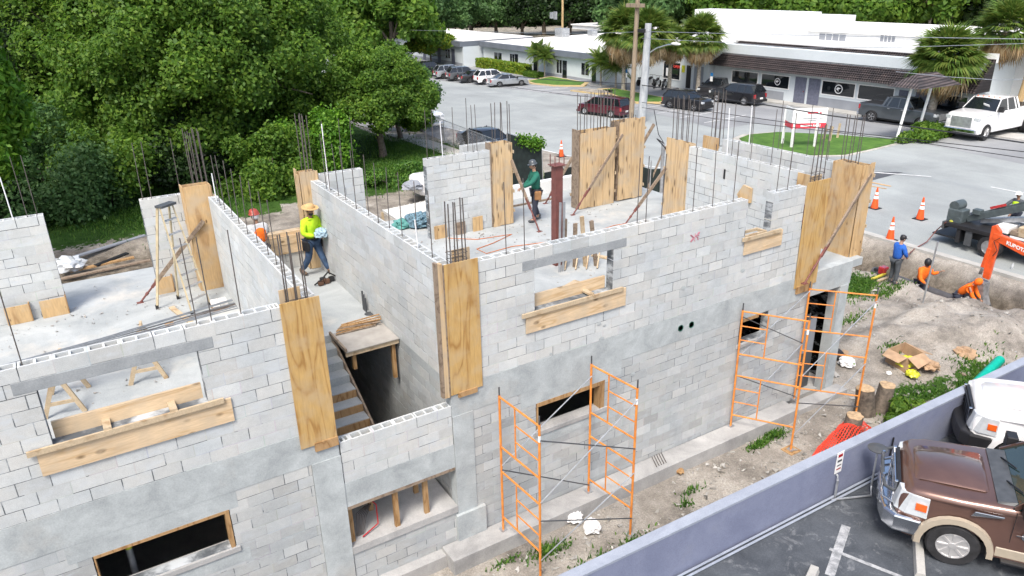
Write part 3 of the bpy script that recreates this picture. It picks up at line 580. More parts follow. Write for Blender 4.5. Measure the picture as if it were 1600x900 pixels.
for (px0, px1, pyb, lab) in ((12, 52, 503, 'thin plywood square at the foot of the far left block wall'), (66, 108, 490, 'open box of boards at the corner of the far left block wall'), (245, 272, 455, 'plywood square at the foot of the wall left of the stepladder')):
    a = Y(px0, pyb, 7.66); b = Y(px1, pyb, 7.66); t = thing('plywood_square', lab, 'plywood square', (a[0], 7.6, SL), group='plywood squares on the left floor'); mb = MB(); mb.box(a[0], 7.60, SL, b[0], 7.62, SL+.40); mb.build('sheet', M_PLY2, t); mb = MB(); mb.box(b[0], 7.60, SL, b[0]+.022, 7.9, SL+.42); mb.build('side_board', M_STUD, t)

# sill forms
def sillform(label, x0, x1, z0, z1, zi, ox0, ox1, cleats, boxed=False):
    t = thing('sill_form', label, 'window sill form', ((x0+x1)/2, 0, z0), group='wooden sill forms in the upper window openings')
    mb = MB(); mb.box(x0+.1, -.034, z0, x1, -.012, z1); mb.build('front_board', M_FORMX, t)
    mb = MB(); mb.box(x0, -.075, z1-.035, x1-.1, -.036, z1+.045); mb.build('edge_strip', M_LUM, t)
    if not boxed:
        mb = MB(); mb.box(ox0+.03, .2, zi-.06, ox1-.03, .245, zi+.19); mb.build('inner_board', M_FORMX, t)
        for c in cleats: mb = MB(); mb.box(c, -.06, z1+.046, c+.10, .30, z1+.085); mb.build('cleat', M_LUM, t)
    else:
        for a, b, c, d in ((ox0+.02, .0, ox1-.1, .04), (ox0+.02, .23, ox1-.1, .27), (ox0+.02, .045, ox0+.09, .225), (ox1-.17, .045, ox1-.1, .225)): mb = MB(); mb.box(a, b, z1, c, d, z1+.06); mb.build('frame_piece', M_LUM, t)
    return t
sillform('longest pale board form with dark scribbled end under the left upper window', -1.17, 1.43, 4.29, 4.68, 4.74, -.86, 1.12, (-.25, .6))
sillform('knotty board form under the upper window right of the stair', 6.53, 8.96, 4.30, 4.68, 4.74, 6.84, 8.64, (8.05,))
sillform('short board form with an open square frame in the narrow far window', 12.15, 13.45, 4.66, 5.03, 5.0, 12.26, 13.05, (), True)
mk = MB()
t = thing('lumber_form', 'long lumber form across the gap between the orange and yellow clad men', 'beam form', (3.9, 7.5, SL+.61))
for i, (z0, z1, d) in enumerate(((.42, .66, 0), (.665, .88, .012), (.885, .97, -.03))): mb = MB(); mb.box(2.95, 7.50-d, SL+z0, 4.84, 7.54-d, SL+z1); mb.build('board', M_FORMX, t)
mb = MB(); mb.box(2.95, 7.55, SL+.92, 4.84, 7.77, SL+.96); mb.build('top_board', M_LUM, t)

# ------------------------------------------------------------------ braces
def brace(label, a, b, red=.33):
    a = Vector(a); b = Vector(b); t = thing('brace', label, 'brace', b, group='wooden braces holding the forms'); m = b.lerp(a, red)
    mb = MB(); mb.beam(a, m, .04, .09); mb.build('board', M_LUMD, t)
    mb = MB(); d = (b-m)
    mb.beam(m-d*.12, m+d*.25, .055, .06); mb.tube(m+d*.2, b, .022, 8); mb.tube(m+d*.5, m+d*.62, .034, 8); mb.box(b.x-.07, b.y-.05, b.z-.005, b.x+.07, b.y+.05, b.z+.012); mb.build('turnbuckle', M_STEEL, t); return t
brace('wooden brace slanting from the orange form down to the left floor', Y(318, 345, 7.2), Z(219, 473, SL), .25)
brace('wooden brace beside the man in green, running down to a red steel end', Y(799, 250, 7.45), Z(843, 362, SL), .42)
brace('wooden brace leaning on the dark left edge of the widest form', Y(903, 232, 7.7), Z(852, 318, SL), .2)
brace('long wooden brace crossing the face of the widest board form', Y(973, 210, 7.3), Z(895, 336, SL), .3)
brace('long wooden brace sticking up above the taller board form', Y(1022, 194, 7.2), Z(960, 300, SL), .12)
brace('wooden brace running from the planks of the end form towards the steel column', X(1041, 262, 14.85), Z(977, 350, SL), .3)
brace('long pale board bracing the big corner form down to the slab edge', Y(1361, 272, .2), Z(1257, 443, SL-.1), .32)

# ------------------------------------------------------------------ scaffolds
def sframe(a, b, zi, rung_in, label=None):
    """one stacked pair of scaffold frames between inner leg a and outer leg b (x, y, z of the feet)"""
    out = []; a = Vector(a); b = Vector(b); ztop = 3.36
    mb = MB(); L = lambda p, z: Vector((p.x, p.y, z)); mid = a.lerp(b, .4)
    mb.tube(a, L(a, 1.98), .024, 10); mb.tube(b, L(b, 1.98), .024, 10)
    for z in (.64, 1.70): mb.tube(L(a, z), L(b, z), .019, 8)
    mb.tube(L(mid, .64), L(mid, 1.70), .015, 8); e = a if rung_in else b
    for z in (1.0, 1.35): mb.tube(L(mid, z), L(e, z), .014, 8)
    out.append(('frame', M_ORANGE, mb))
    mb = MB(); mb.tube(L(a, 1.985), L(a, ztop), .024, 10); mb.tube(L(b, 1.985), L(b, ztop), .024, 10)
    for z in (2.26, 3.33): mb.tube(L(a, z), L(b, z), .019, 8)
    mb.tube(L(mid, 2.26), L(mid, 3.33), .015, 8)
    for z in (2.62, 2.97): mb.tube(L(mid, z), L(e, z), .014, 8)
    out.append(('frame', M_ORANGE, mb))
    for p in (a, b): mb = MB(); mb.tube(L(p, ztop), L(p, ztop+.17), .015, 8); out.append(('coupling_pin', M_DKGREY, mb))
    mb = MB(); mb.tube(L(b, 3.02), L(b, 3.14), .0255, 10); out.append(('sticker', M_WHITE, mb))
    for p in (a, b): mb = MB(); mb.box(p.x-.07, p.y-.07, p.z-.004, p.x+.07, p.y+.07, p.z+.006); out.append(('base_plate', M_GALV, mb))
    return out
def scaffold(label, fA, fB, ri, braces):
    t = thing('scaffold', label, 'scaffold', ((fA[1][0]+fB[1][0])/2, fA[1][1], 0), group='orange scaffolds against the front wall')
    for f in (fA, fB):
        for n_, m_, mb in sframe(*f, .0, ri): mb.build(n_, m_, t, smooth=40)
    for p, q, m_ in braces: mb = MB(); mb.tube(p, q, .0125, 6); mb.build('cross_brace', m_, t)
    return t
A_ = ((5.89, -.25, .335), (5.96, -1.45, .01)); B_ = ((8.0, -.22, .335), (8.13, -1.43, .01))
def br(f0, f1, i, z0, z1, m): p = f0[i]; q = f1[i]; return ((p[0], p[1]-.02, z0), (q[0], q[1]-.02, z1), m)
scaffold('orange scaffold tower of two frames beside the dark ground floor window, nearer the stair', A_, B_, False, [br(A_, B_, 1, .45, 1.50, M_GALV), br(A_, B_, 1, 1.75, 3.12, M_GALV), br(A_, B_, 1, 3.05, 2.05, M_DKGREY), br(A_, B_, 1, 1.35, .42, M_DKGREY), br(A_, B_, 0, 1.75, .5, M_DKGREY), br(A_, B_, 0, 1.85, 3.1, M_GALV)])
C_ = ((12.33, -.1, .335), (13.1, -1.27, .04)); D_ = ((14.60, -.1, .335), (15.55, -1.22, .03))
scaffold('orange scaffold tower at the doorway by the right corner, with two tree stumps beside it', C_, D_, True, [br(C_, D_, 1, .45, 1.55, M_GALV), br(C_, D_, 1, 2.0, 3.2, M_GALV), br(C_, D_, 0, .6, 1.9, M_GALV), br(C_, D_, 0, 2.2, 3.3, M_GALV), br(C_, D_, 0, 3.2, 1.9, M_DKGREY), br(C_, D_, 0, 1.7, .4, M_DKGREY), br(C_, D_, 1, 1.3, .35, M_DKGREY)])
t = thing('wood_pad', 'square plywood pad under the outer scaffold leg by the orange netting', 'wood pad', (13.1, -1.27, .0)); mb = MB(); mb.box(12.93, -1.43, .005, 13.28, -1.12, .034); mb.build('board', M_STUD, t, bevel=.004)

# ------------------------------------------------------------------ things on the upper floors
t = thing('steel_column', 'dark red steel column standing in the right hand room', 'steel column', (10.15, 4.0, SL))
q1 = Z(870, 413, SL); zt = 6.1
mb = MB(); cxs, cys = q1[0], q1[1]; t.location = (cxs, cys, SL); dtop = ray(870, 258); zt = CP[2]+np.dot(dtop[:2], (q1-CP)[:2])/np.dot(dtop[:2], dtop[:2])*dtop[2]
mb.box(cxs-.1, cys-.1, SL, cxs+.1, cys+.1, zt); mb.build('shaft', M_STEEL, t, off=tuple(t.location)); mb = MB(); mb.box(cxs-.17, cys-.15, zt+.001, cxs+.17, cys+.15, zt+.02); mb.build('cap_plate', M_STEEL, t, off=tuple(t.location))
for dx, dy in ((-.13, -.1), (.13, -.1), (.13, .1), (-.13, .1)): mb = MB(); mb.tube((cxs+dx, cys+dy, zt-.05), (cxs+dx, cys+dy, zt+.26), .011, 6); mb.build('anchor_rod', M_STEEL, t, off=tuple(t.location))
# shores leaning behind the window
ctr = Z(908, 418, SL)
shl = ['leftmost weathered timber post of the bundle beside the steel column', 'short timber post second in the bundle beside the steel column', 'tallest timber post in the bundle beside the steel column', 'rightmost timber post of the bundle beside the steel column']
for i, (p, top) in enumerate(((883, 342), (899, 349), (909, 338), (924, 345))):
    x = ctr[0]-.34+i*.24; y = ctr[1]+.25-.12*i; qt = Y(p, top, y); t = thing('timber_post', shl[i], 'timber post', (x, y, SL), group='timber posts bundled beside the steel column'); mb = MB(); mb.beam((x, y, SL), (qt[0], y, qt[2]), .09, .06, (0, 1, 0)); mb.build('post', M_LUMD if i != 2 else M_LUM, t)
    mb = MB(); mb.beam((x-.12, y-.2, SL+.02), (x+.18, y+.05, SL+.55), .03, .05); mb.build('kicker', M_LUM, t)
for i in range(2):
    x = ctr[0]-.62+.11*i; y = ctr[1]+.05; t = thing('steel_shore', ['left grey steel shore beside the red column', 'right grey steel shore beside the timber posts'][i], 'steel shore', (x, y, SL), group='grey steel shores'); mb = MB(); mb.tube((x, y, SL), (x+.02, y, SL+1.75), .03, 8); mb.build('tube', M_GALV, t); mb = MB(); mb.tube((x, y, SL+.7), (x, y, SL+.8), .05, 8); mb.build('collar', M_GALV, t)
t = thing('wood_scrap', 'flat pale board on the dusty slab seen through the window', 'board', Z(890, 447, SL)); q = Z(890, 447, SL); mb = MB(); mb.beam((q[0]-.25, q[1]-.1, SL+.02), (q[0]+.3, q[1]+.12, SL+.02), .16, .03); mb.build('board', M_LUM, t)
def sheet(name, lab, cat, pts, z, m, h=.03):
    t = thing(name, lab, cat, (pts[0][0], pts[0][1], z)); mb = MB(); mb.prism([(p[0], p[1]) for p in pts], lambda u, v, s: (u, v, s), z, z+h); mb.build('sheet', m, t); return t
# saw horses with rebar lying across
def sawhorse(lab, c, ang, L=1.0, h=.75):
    t = thing('sawhorse', lab, 'sawhorse', c, group='timber sawhorses carrying the steel bars'); c = Vector(c); d = Vector((cos(ang), sin(ang), 0)); n_ = Vector((-d.y, d.x, 0)); up = Vector((0, 0, 1))
    mb = MB(); mb.beam(c-d*L/2+up*(h-.045), c+d*L/2+up*(h-.045), .045, .09); mb.build('top_beam', M_LUM, t)
    for s in (-1, 1):
        for e in (-1, 1): mb = MB(); mb.beam(c+d*s*L*.42+n_*e*.30, c+d*s*L*.40+n_*e*.03+up*(h-.09), .04, .075); mb.build('leg', M_LUM, t)
        mb = MB(); mb.beam(c+d*s*L*.413-n_*.21+up*.24, c+d*s*L*.413+n_*.21+up*.24, .03, .06); mb.build('stretcher', M_LUM, t)
sawhorse('timber sawhorse further left, standing behind the left upper window', ((-.76+.02), 3.25, SL), R(82), 1.05, .82); sawhorse('timber sawhorse nearer the inner wall, its legs seen through the window', (.62, 3.70, SL), R(82), 1.05, .82)
t = thing('steel_bar_bundle', 'bundle of long steel bars lying across the two sawhorses', 'steel bars', (0, 3.6, SL+.83)); 
for i in range(9):
    yy = 3.35+.045*i+random.uniform(-.02, .02); mb = MB(); mb.path([(-4, yy-.55+random.uniform(-.1, .1), SL+.835+.012*(i % 2)), (0, yy, SL+.835+.012*(i % 3)), (2.4, yy+.5+random.uniform(-.25, .2), SL+.80)], .011, 6); mb.build('bar', M_REBARW if i % 3 else M_REBAR, t)
# stepladder
def ladder(lab, base, h, wd, ang, m):
    t = thing('stepladder', lab, 'stepladder', base); b = Vector(base); d = Vector((cos(ang), sin(ang), 0)); n_ = Vector((-d.y, d.x, 0)); U = Vector((0, 0, 1)); top = b+n_*.45+U*h
    for s in (-1, 1):
        mb = MB(); mb.beam(b+d*s*wd/2, top+d*s*wd*.3, .03, .08); mb.build('rail', m, t); mb = MB(); mb.beam(b+n_*1.0+d*s*wd*.55, top+d*s*wd*.28+n_*.08, .03, .05); mb.build('rear_rail', m, t)
        for q_ in (b+d*s*wd/2, b+n_*1.0+d*s*wd*.55): mb = MB(); mb.box(q_.x-.03, q_.y-.04, q_.z, q_.x+.03, q_.y+.04, q_.z+.09); mb.build('foot', M_BLACK, t)
    for i in range(1, 8):
        f = i/8; p = b.lerp(top, f); w_ = wd*(1-.4*f)/2; mb = MB(); mb.beam(p-d*w_, p+d*w_, .075, .02); mb.build('step', M_GALV, t)
    mb = MB(); mb.beam(top-d*wd*.36+U*.02, top+d*wd*.36+U*.02, .2, .05); mb.build('cap', M_DKGREY, t)
ladder('tall fibreglass stepladder with a grey cap, left of the inner block wall', (2.02, 6.1, SL), 2.35, .55, R(35), simple('ladder_fibreglass', (.50, .42, .27), .5))
t = thing('block_bundle', 'short stack of bricks with white labels on the left floor', 'brick stack', Z(343, 482, SL)); q = Z(343, 482, SL)
for i, (dx, dz) in enumerate(((0, 0), (.17, 0), (0, .1), (.17, .1))): mb = MB(); mb.box(q[0]-.15+dx, q[1]-.12, SL+dz, q[0]+.01+dx, q[1]+.15, SL+dz+.09); mb.build('brick', [M_STUD, M_LUMD, M_WHITE, M_SHEET][i], t, bevel=.004)
for i, (a, b, lab) in enumerate((((268, 482), (300, 507), 'loose lumber piece on the floor crossing the steel bars'), ((258, 510), (272, 507), 'short reddish board lying behind the window lintel'), ((385, 452), (400, 478), 'plywood strip leaning at the foot of the inner wall'), ((925, 400), (990, 412), 'long board lying on the slab behind the window corner'))):
    p, q = Z(*a, SL), Z(*b, SL); t = thing('loose_board', lab, 'board', p, group='loose boards on the upper floor'); mb = MB(); mb.beam((p[0], p[1], SL+.03), (q[0], q[1], SL+.03), .11, .04); mb.build('board', [M_LUM, M_STUD, M_FORM, M_FORMX][i], t)
# landing platform with boards over the stair well
t = thing('landing_platform', 'plywood landing platform over the stair well with timber edge', 'platform', (4.55, 2.8, SL))
mb = MB(); mb.box(3.97, 2.30, SL+.0, 5.085, 3.27, SL+.02); mb.build('deck', simple('grey_ply', (.36, .34, .31), .85, 0, .1, 3), t); mb = MB(); mb.box(3.97, 2.33, SL-.1, 5.08, 2.37, SL-.002); mb.build('joist', M_LUM, t); mb = MB(); mb.box(3.95, 2.3, SL+.021, 3.99, 3.25, SL+.09); mb.build('edge_board', M_LUMD, t)
for x in (4.12, 4.95): mb = MB(); mb.box(x, 2.4, SL-.9 if x > 4.5 else SL-.45, x+.07, 2.49, SL-.003); mb.build('post', M_STUD, t)
for i in range(9):
    a = Z(520+i*1.2, 524-i*1.2, SL+.03); b = Z(590+i*1.3, 507-i*.9, SL+.03); t = thing('wood_strip', ['lowest of the thin reddish wood strips piled on the landing platform', 'thin wood strip second from the bottom of the landing pile', 'thin wood strip third from the bottom of the landing pile', 'thin wood strip fourth from the bottom of the landing pile', 'thin wood strip in the middle of the landing pile', 'thin wood strip just above the middle of the landing pile', 'thin wood strip third from the top of the landing pile', 'thin wood strip next to the top of the landing pile', 'topmost thin wood strip of the landing pile'][i], 'wood strip', (a[0], a[1], SL+.022+.03*i), group='thin wood strips piled on the landing'); z = SL+.035+.012*i; mb = MB(); mb.beam((a[0]+.05, a[1]+random.uniform(-.05, .05), z), (b[0]-.05, b[1]+random.uniform(-.12, .12), z+random.uniform(0, .03)), .035, .018); mb.build('strip', random.choice([M_STUD, M_LUMD]), t)
# props under the stair beam
pl = ['front timber prop nearest the middle under the stair beam', 'front timber prop further right under the stair beam', 'rear timber prop left of the middle under the stair beam', 'rear timber prop furthest right under the stair beam', 'timber prop against the left column under the stair beam']
for i, (x, y) in enumerate(((3.86, .06), (4.47, .10), (3.62, .75), (4.55, .75), (3.02, .12))):
    t = thing('timber_prop', pl[i], 'timber prop', (x, y, 1.12), group='timber props under the stair beam'); mb = MB(); mb.box(x-.045, y, 1.12, x+.045, y+.07, 1.985 if y < .2 else 2.0); mb.build('post', M_STUD, t)
    mb = MB(); mb.box(x-.07, y-.015, 1.90, x+.07, y+.09, 1.928); mb.build('wedge', M_LUM, t) if y > .2 else None
t = thing('wire_bundle', 'coil of thin steel wires with a red strap on the ledge', 'wire coil', (3.25, .45, 1.13))
for i in range(7): mb = MB(); mb.path([(3.12+.02*i, .2, 1.14), (3.2+.03*i, .35, 1.5-.02*i), (3.45+.02*i, .6, 1.4), (3.5, .8, 1.15)], .007, 5); mb.build('wire', M_REBAR, t)
mb = MB(); mb.path([(3.2, .12, 1.15), (3.55, .25, 1.2), (3.6, .4, 1.5), (3.4, .6, 1.75)], .014, 6); mb.build('strap', M_RED, t)
# tool bag, orange cord
t = thing('tool_belt', 'brown leather tool belt dropped on the floor by the inner wall', 'tool belt', Z(511, 443, SL)); q = Z(511, 443, SL)
M_LTH = simple('brown_leather', (.12, .06, .035), .8)
for a_, b_, m_ in ((0, 0, M_LTH), (.14, .08, M_BLACK), (-.16, -.04, M_LTH), (-.05, .14, M_BLACK)): mb = MB(); mb.box(q[0]+a_-.07, q[1]+b_-.06, SL+.005, q[0]+a_+.07, q[1]+b_+.05, SL+.13); mb.build('pouch', m_, t, bevel=.03)
mb = MB(); mb.path([(q[0]-.3, q[1], SL+.03), (q[0]-.15, q[1]-.12, SL+.18), (q[0]+.05, q[1], SL+.28), (q[0]+.25, q[1]+.05, SL+.12), (q[0]+.3, q[1]+.1, SL+.02)], .02, 6); mb.build('strap', M_BLACK, t)
t = thing('extension_cord', 'thin orange extension cord winding over the slab', 'cord', Z(760, 392, SL)); M_CORD = simple('orange_cord', (.55, .16, .04), .6)
pts = [Z(*p, SL+.012) for p in ((700, 372), (745, 374), (800, 366), (770, 380), (745, 389), (760, 396), (800, 385), (840, 380), (900, 372), (960, 352), (1010, 345), (1040, 340))]
mb = MB(); mb.path([tuple(p) for p in pts], .011, 5); mb.build('cable', M_CORD, t)
t = thing('nail_gun', 'red and black nail gun on the floor by the board form', 'nail gun', Z(762, 352, SL)); q = Z(762, 352, SL); mb = MB(); mb.box(q[0]-.15, q[1]-.05, SL+.02, q[0]+.12, q[1]+.05, SL+.12); mb.build('body', M_RED, t, bevel=.02); mb = MB(); mb.box(q[0]+.13, q[1]-.06, SL, q[0]+.25, q[1]+.06, SL+.26); mb.build('tank', M_DKGREY, t, bevel=.02)
mb = MB(); q = Z(577, 490-14, SL); t = thing('floor_drain', 'round metal drain cover set in the corridor floor', 'drain', Z(578, 490, SL)); q = Z(578, 490, SL); mb.lathe([(.001, .006), (.10, .006), (.12, .0)], (q[0], q[1], SL), 16); mb.build('cover', M_DKGREY, t)
t = thing('conduit_stub', 'dark pipe stub cluster rising at the foot of the corridor wall', 'pipe stub', (5.02, 4.0, SL))
for i in range(3): mb = MB(); mb.tube((5.03, 3.95+.07*i, SL), (5.03, 3.95+.07*i, SL+.32+.06*i), .022, 8); mb.build('pipe', M_DKGREY, t)

# ------------------------------------------------------------------ lilac wall and what hangs on it
t = thing('boundary_wall', 'low lilac painted boundary wall with a pale coping beside the parking lot', 'wall', (12, -2.8, 0)); mb = MB()
xs_ = [-6, 4, 8, 12, 16, 20, 24, 40]
for a, b in zip(xs_, xs_[1:]): mb.hexa([(a, pw(a), -.2), (b, pw(b), -.2), (b, pw(b)+.2, -.2), (a, pw(a)+.2, -.2), (a, pw(a), 1.06), (b, pw(b), 1.06), (b, pw(b)+.2, 1.06), (a, pw(a)+.2, 1.06)], None, (3,) if a > -6 else ())
mb.build('wall_body', M_PURPLE, t); mb = MB()
for a, b in zip(xs_, xs_[1:]): mb.hexa([(a, pw(a)-.012, 1.061), (b, pw(b)-.012, 1.061), (b, pw(b)+.212, 1.061), (a, pw(a)+.212, 1.061), (a, pw(a)-.012, 1.11), (b, pw(b)-.012, 1.11), (b, pw(b)+.212, 1.11), (a, pw(a)+.212, 1.11)], None)
mb.build('coping', M_PURTOP, t)
def text(s, size, loc, xdir, zdir, mat, name='lettering', parent=None, off=(0, 0, 0), ext=.002, bold=0.0):
    c = bpy.data.curves.new(name, 'FONT'); c.body = s; c.size = size; c.align_x = 'CENTER'; c.align_y = 'CENTER'; c.extrude = ext; c.offset = bold
    o = bpy.data.objects.new('tmp', c); COL.objects.link(o); dg = bpy.context.evaluated_depsgraph_get(); me = bpy.data.meshes.new_from_object(o.evaluated_get(dg)); bpy.data.objects.remove(o)
    xd = Vector(xdir).normalized(); zd = Vector(zdir).normalized(); n_ = xd.cross(zd); M = Matrix((xd, zd, n_)).transposed().to_4x4(); M.translation = Vector(loc)-Vector(off); me.transform(M)
    me.materials.clear(); me.materials.append(mat); me.name = name; r = bpy.data.objects.new(name, me); COL.objects.link(r); r.parent = parent; return r
q = Y(1311, 722, pw(13)); t = thing('wall_notice', 'small white notice with red and grey print on the lilac wall', 'notice', (q[0], pw(q[0])-.01, q[2])); px_ = q[0]; pz_ = q[2]
mb = MB(); mb.box(px_-.11, pw(px_)-.02, pz_-.26, px_+.11, pw(px_)-.012, pz_+.26); mb.build('plate', M_WHITE, t)
for i, (dz, hh, m_) in enumerate(((.17, .07, M_RED), (.04, .05, M_DKGREY), (-.07, .03, M_DKGREY), (-.16, .03, M_RED))): mb = MB(); mb.box(px_-.07, pw(px_)-.0235, pz_+dz-hh/2, px_+.07, pw(px_)-.0205, pz_+dz+hh/2); mb.build('print', m_, t)
t = thing('conduit', 'pair of grey conduits running along the foot of the lilac wall', 'conduit', (11, pw(11)-.1, .05))
for d, z, b in ((.07, .06, 14.4), (.15, .045, 14.0)): mb = MB(); mb.path([(6, pw(6)-d, z), (9, pw(9)-d, z), (12.0, pw(12)-d, z), (b, pw(b)-d, z)], .024, 6); mb.build('pipe', M_PURTOP, t)
t = thing('conduit_riser', 'short grey conduit bent upward against the lilac wall below the notice', 'conduit', (12.55, pw(12.5)-.1, .0)); mb = MB(); mb.path([(12.45, pw(12.5)-.09, .03), (12.45, pw(12.5)-.09, .48), (12.5, pw(12.5)-.04, .55), (12.5, pw(12.5)+.02, .56)], .026, 8); mb.build('pipe', M_GALV, t)
q = Y(1372, 700, pw(14)-.35); t = thing('flood_light', 'dark dish shaped lamp on a bent grey pipe in front of the lilac wall', 'lamp', (q[0], q[1], 0))
mb = MB(); mb.path([(q[0]-.9, pw(13)-.1, .05), (q[0]-.1, q[1]-.1, .06), (q[0]+.03, q[1], .2), (q[0], q[1], q[2]-.03)], .022, 8); mb.build('pipe', M_GALV, t)
mb = MB(); mb.lathe([(.001, .05), (.10, .04), (.20, .0), (.19, -.02), (.001, .01)], (q[0], q[1], q[2]), 18); mb.build('dish', M_DKGREY, t, smooth=50)
q = Y(1393, 690, pw(14.4)-.02); t = thing('wall_pipe', 'thin black vertical pipe on the lilac wall behind the brown truck nose', 'pipe', (q[0], q[1], 0)); mb = MB(); mb.tube((q[0], q[1]-.03, 0), (q[0], q[1]-.03, .85), .02, 8); mb.build('pipe', M_BLACK, t)
for lab, a, b in (('wheel stop at the bottom edge left of the brown truck', (1272, 892), (1262, 915)), ('wheel stop under the brown truck nose', (1432, 815), (1436, 880))):
    p = Vector(Z(*a)); q = Vector(Z(*b)); d = (q-p).normalized(); q = p+d*1.7; t = thing('wheel_stop', lab, 'wheel stop', p, group='grey concrete wheel stops'); t['label'] = 'grey concrete '+lab
    mb = MB(); n_ = Vector((-d.y, d.x, 0)); pr = [(-.10, 0), (.10, 0), (.07, .12), (-.07, .12)]; mb.prism(pr, lambda u, v, s: p+d*s+n_*u+Vector((0, 0, v+.01)), 0, 1.7); mb.build('block', M_KERB, t, bevel=.01)

# ------------------------------------------------------------------ vehicles
def paint(name, c, metal=.0, flake=.3):
    m, n, b = newmat(name); b.inputs['Base Color'].default_value = (*c, 1); b.inputs['Metallic'].default_value = metal; b.inputs['Roughness'].default_value = .35; b.inputs['Coat Weight'].default_value = 1; b.inputs['Coat Roughness'].default_value = .04
    f = ramp(n, noise(n, coords(n, world=False), 2.5, 5), [(.3, tuple(x*.86 for x in c)), (.7, tuple(min(1, x*1.08) for x in c))]); n.links.new(f, b.inputs['Base Color']); return m
P_BROWN = paint('copper_brown_paint', (.155, .085, .066), .5); P_TAN = paint('tan_paint', (.50, .43, .33), .3); P_WHITE = paint('white_car_paint', (.80, .80, .80)); P_BLACK = paint('black_car_paint', (.012, .012, .015)); P_SLATE = paint('slate_car_paint', (.07, .08, .09), .4)
P_MAROON = paint('maroon_paint', (.10, .012, .022), .3); P_SILVER = paint('silver_paint', (.42, .44, .46), .6); P_GREYC = paint('graphite_paint', (.13, .14, .15), .5)
def arch(cx, r, z0, n=9): # points from rear to front over the arch (x increasing)
    out = []
    for i in range(n+1): a = pi-pi*i/n; out.append((cx+r*cos(a), max(z0, .02+r*sin(a)*1.02+z0*.0)))
    return out
def shell(mb, prof, W, L0, L1, zt, rnd=.05, taper=.10, crown=.02, inset=.14):
    cx = (L0+L1)/2; hl = (L1-L0)/2
    ys = [-W/2, -W/2+.02, -W/2+.07, -W/2+.16, 0, W/2-.16, W/2-.07, W/2-.02, W/2]; sh = [1, .45, .12, 0, 0, 0, .12, .45, 1]
    vs = []
    for y, s_ in zip(ys, sh):
        for x, z in prof:
            k = max(0, (abs(x-cx)/hl-1+inset*2)/(inset*2)); yy = y*(1-taper*k*k)
            up = max(0, min(1, (z-.55)/.4)); zz = z-rnd*s_*up+crown*(1-(2*y/W)**2)*up; xx = x-(rnd*1.2*s_*(1 if x > cx else -1) if k > .55 else 0)
            sidein = .035*up*(1 if abs(y) > W/2-.1 else .5)*(1 if y > 0 else -1); vs.append((xx, yy-sidein, zz))
    n = len(prof); m = len(ys); fs = [(i*n+j, i*n+(j+1) % n, (i+1)*n+(j+1) % n, (i+1)*n+j) for i in range(m-1) for j in range(n)]
    fs += [tuple(range(n))[::-1], tuple(range((m-1)*n, m*n))]; mb.add(vs, fs)
def wheel(t, x, y, r, w_, side, rim=M_ALU, spokes=5, dual=False):
    wl = bpy.data.objects.new('wheel', None); COL.objects.link(wl); wl.parent = t; wl.location = (x, y, r)
    mb = MB(); mb.lathe([(r*.60, -w_/2), (r*.93, -w_/2), (r, -w_*.36), (r, w_*.36), (r*.93, w_/2), (r*.60, w_/2), (r*.58, 0), (r*.60, -w_/2)], (0, 0, 0), 24, 'y'); mb.build('tyre', M_RUB, wl, smooth=35)
    s = side; o = w_/2*s; mb = MB(); mb.lathe([(r*.62, o*.90), (r*.615, o*1.03), (r*.57, o*1.02), (r*.53, o*.60)], (0, 0, 0), 24, 'y'); mb.lathe([(r*.001, o*1.04), (r*.15, o*1.02), (r*.18, o*.6)], (0, 0, 0), 12, 'y')
    for i in range(spokes):
        a = 2*pi*i/spokes; mb.beam((r*.12*cos(a), o*.86, r*.12*sin(a)), (r*.58*cos(a), o*.93, r*.58*sin(a)), .03, r*(.15 if spokes < 8 else .095), (-sin(a), 0, cos(a)))
    mb.build('rim', rim, wl, smooth=30); mb = MB(); mb.lathe([(r*.60, o*.52), (.001, o*.50)], (0, 0, 0), 20, 'y'); mb.build('rim_gap_shade', M_BLACK, wl, fixn=False); return wl  # black disc paints the shade in the gaps between the spokes
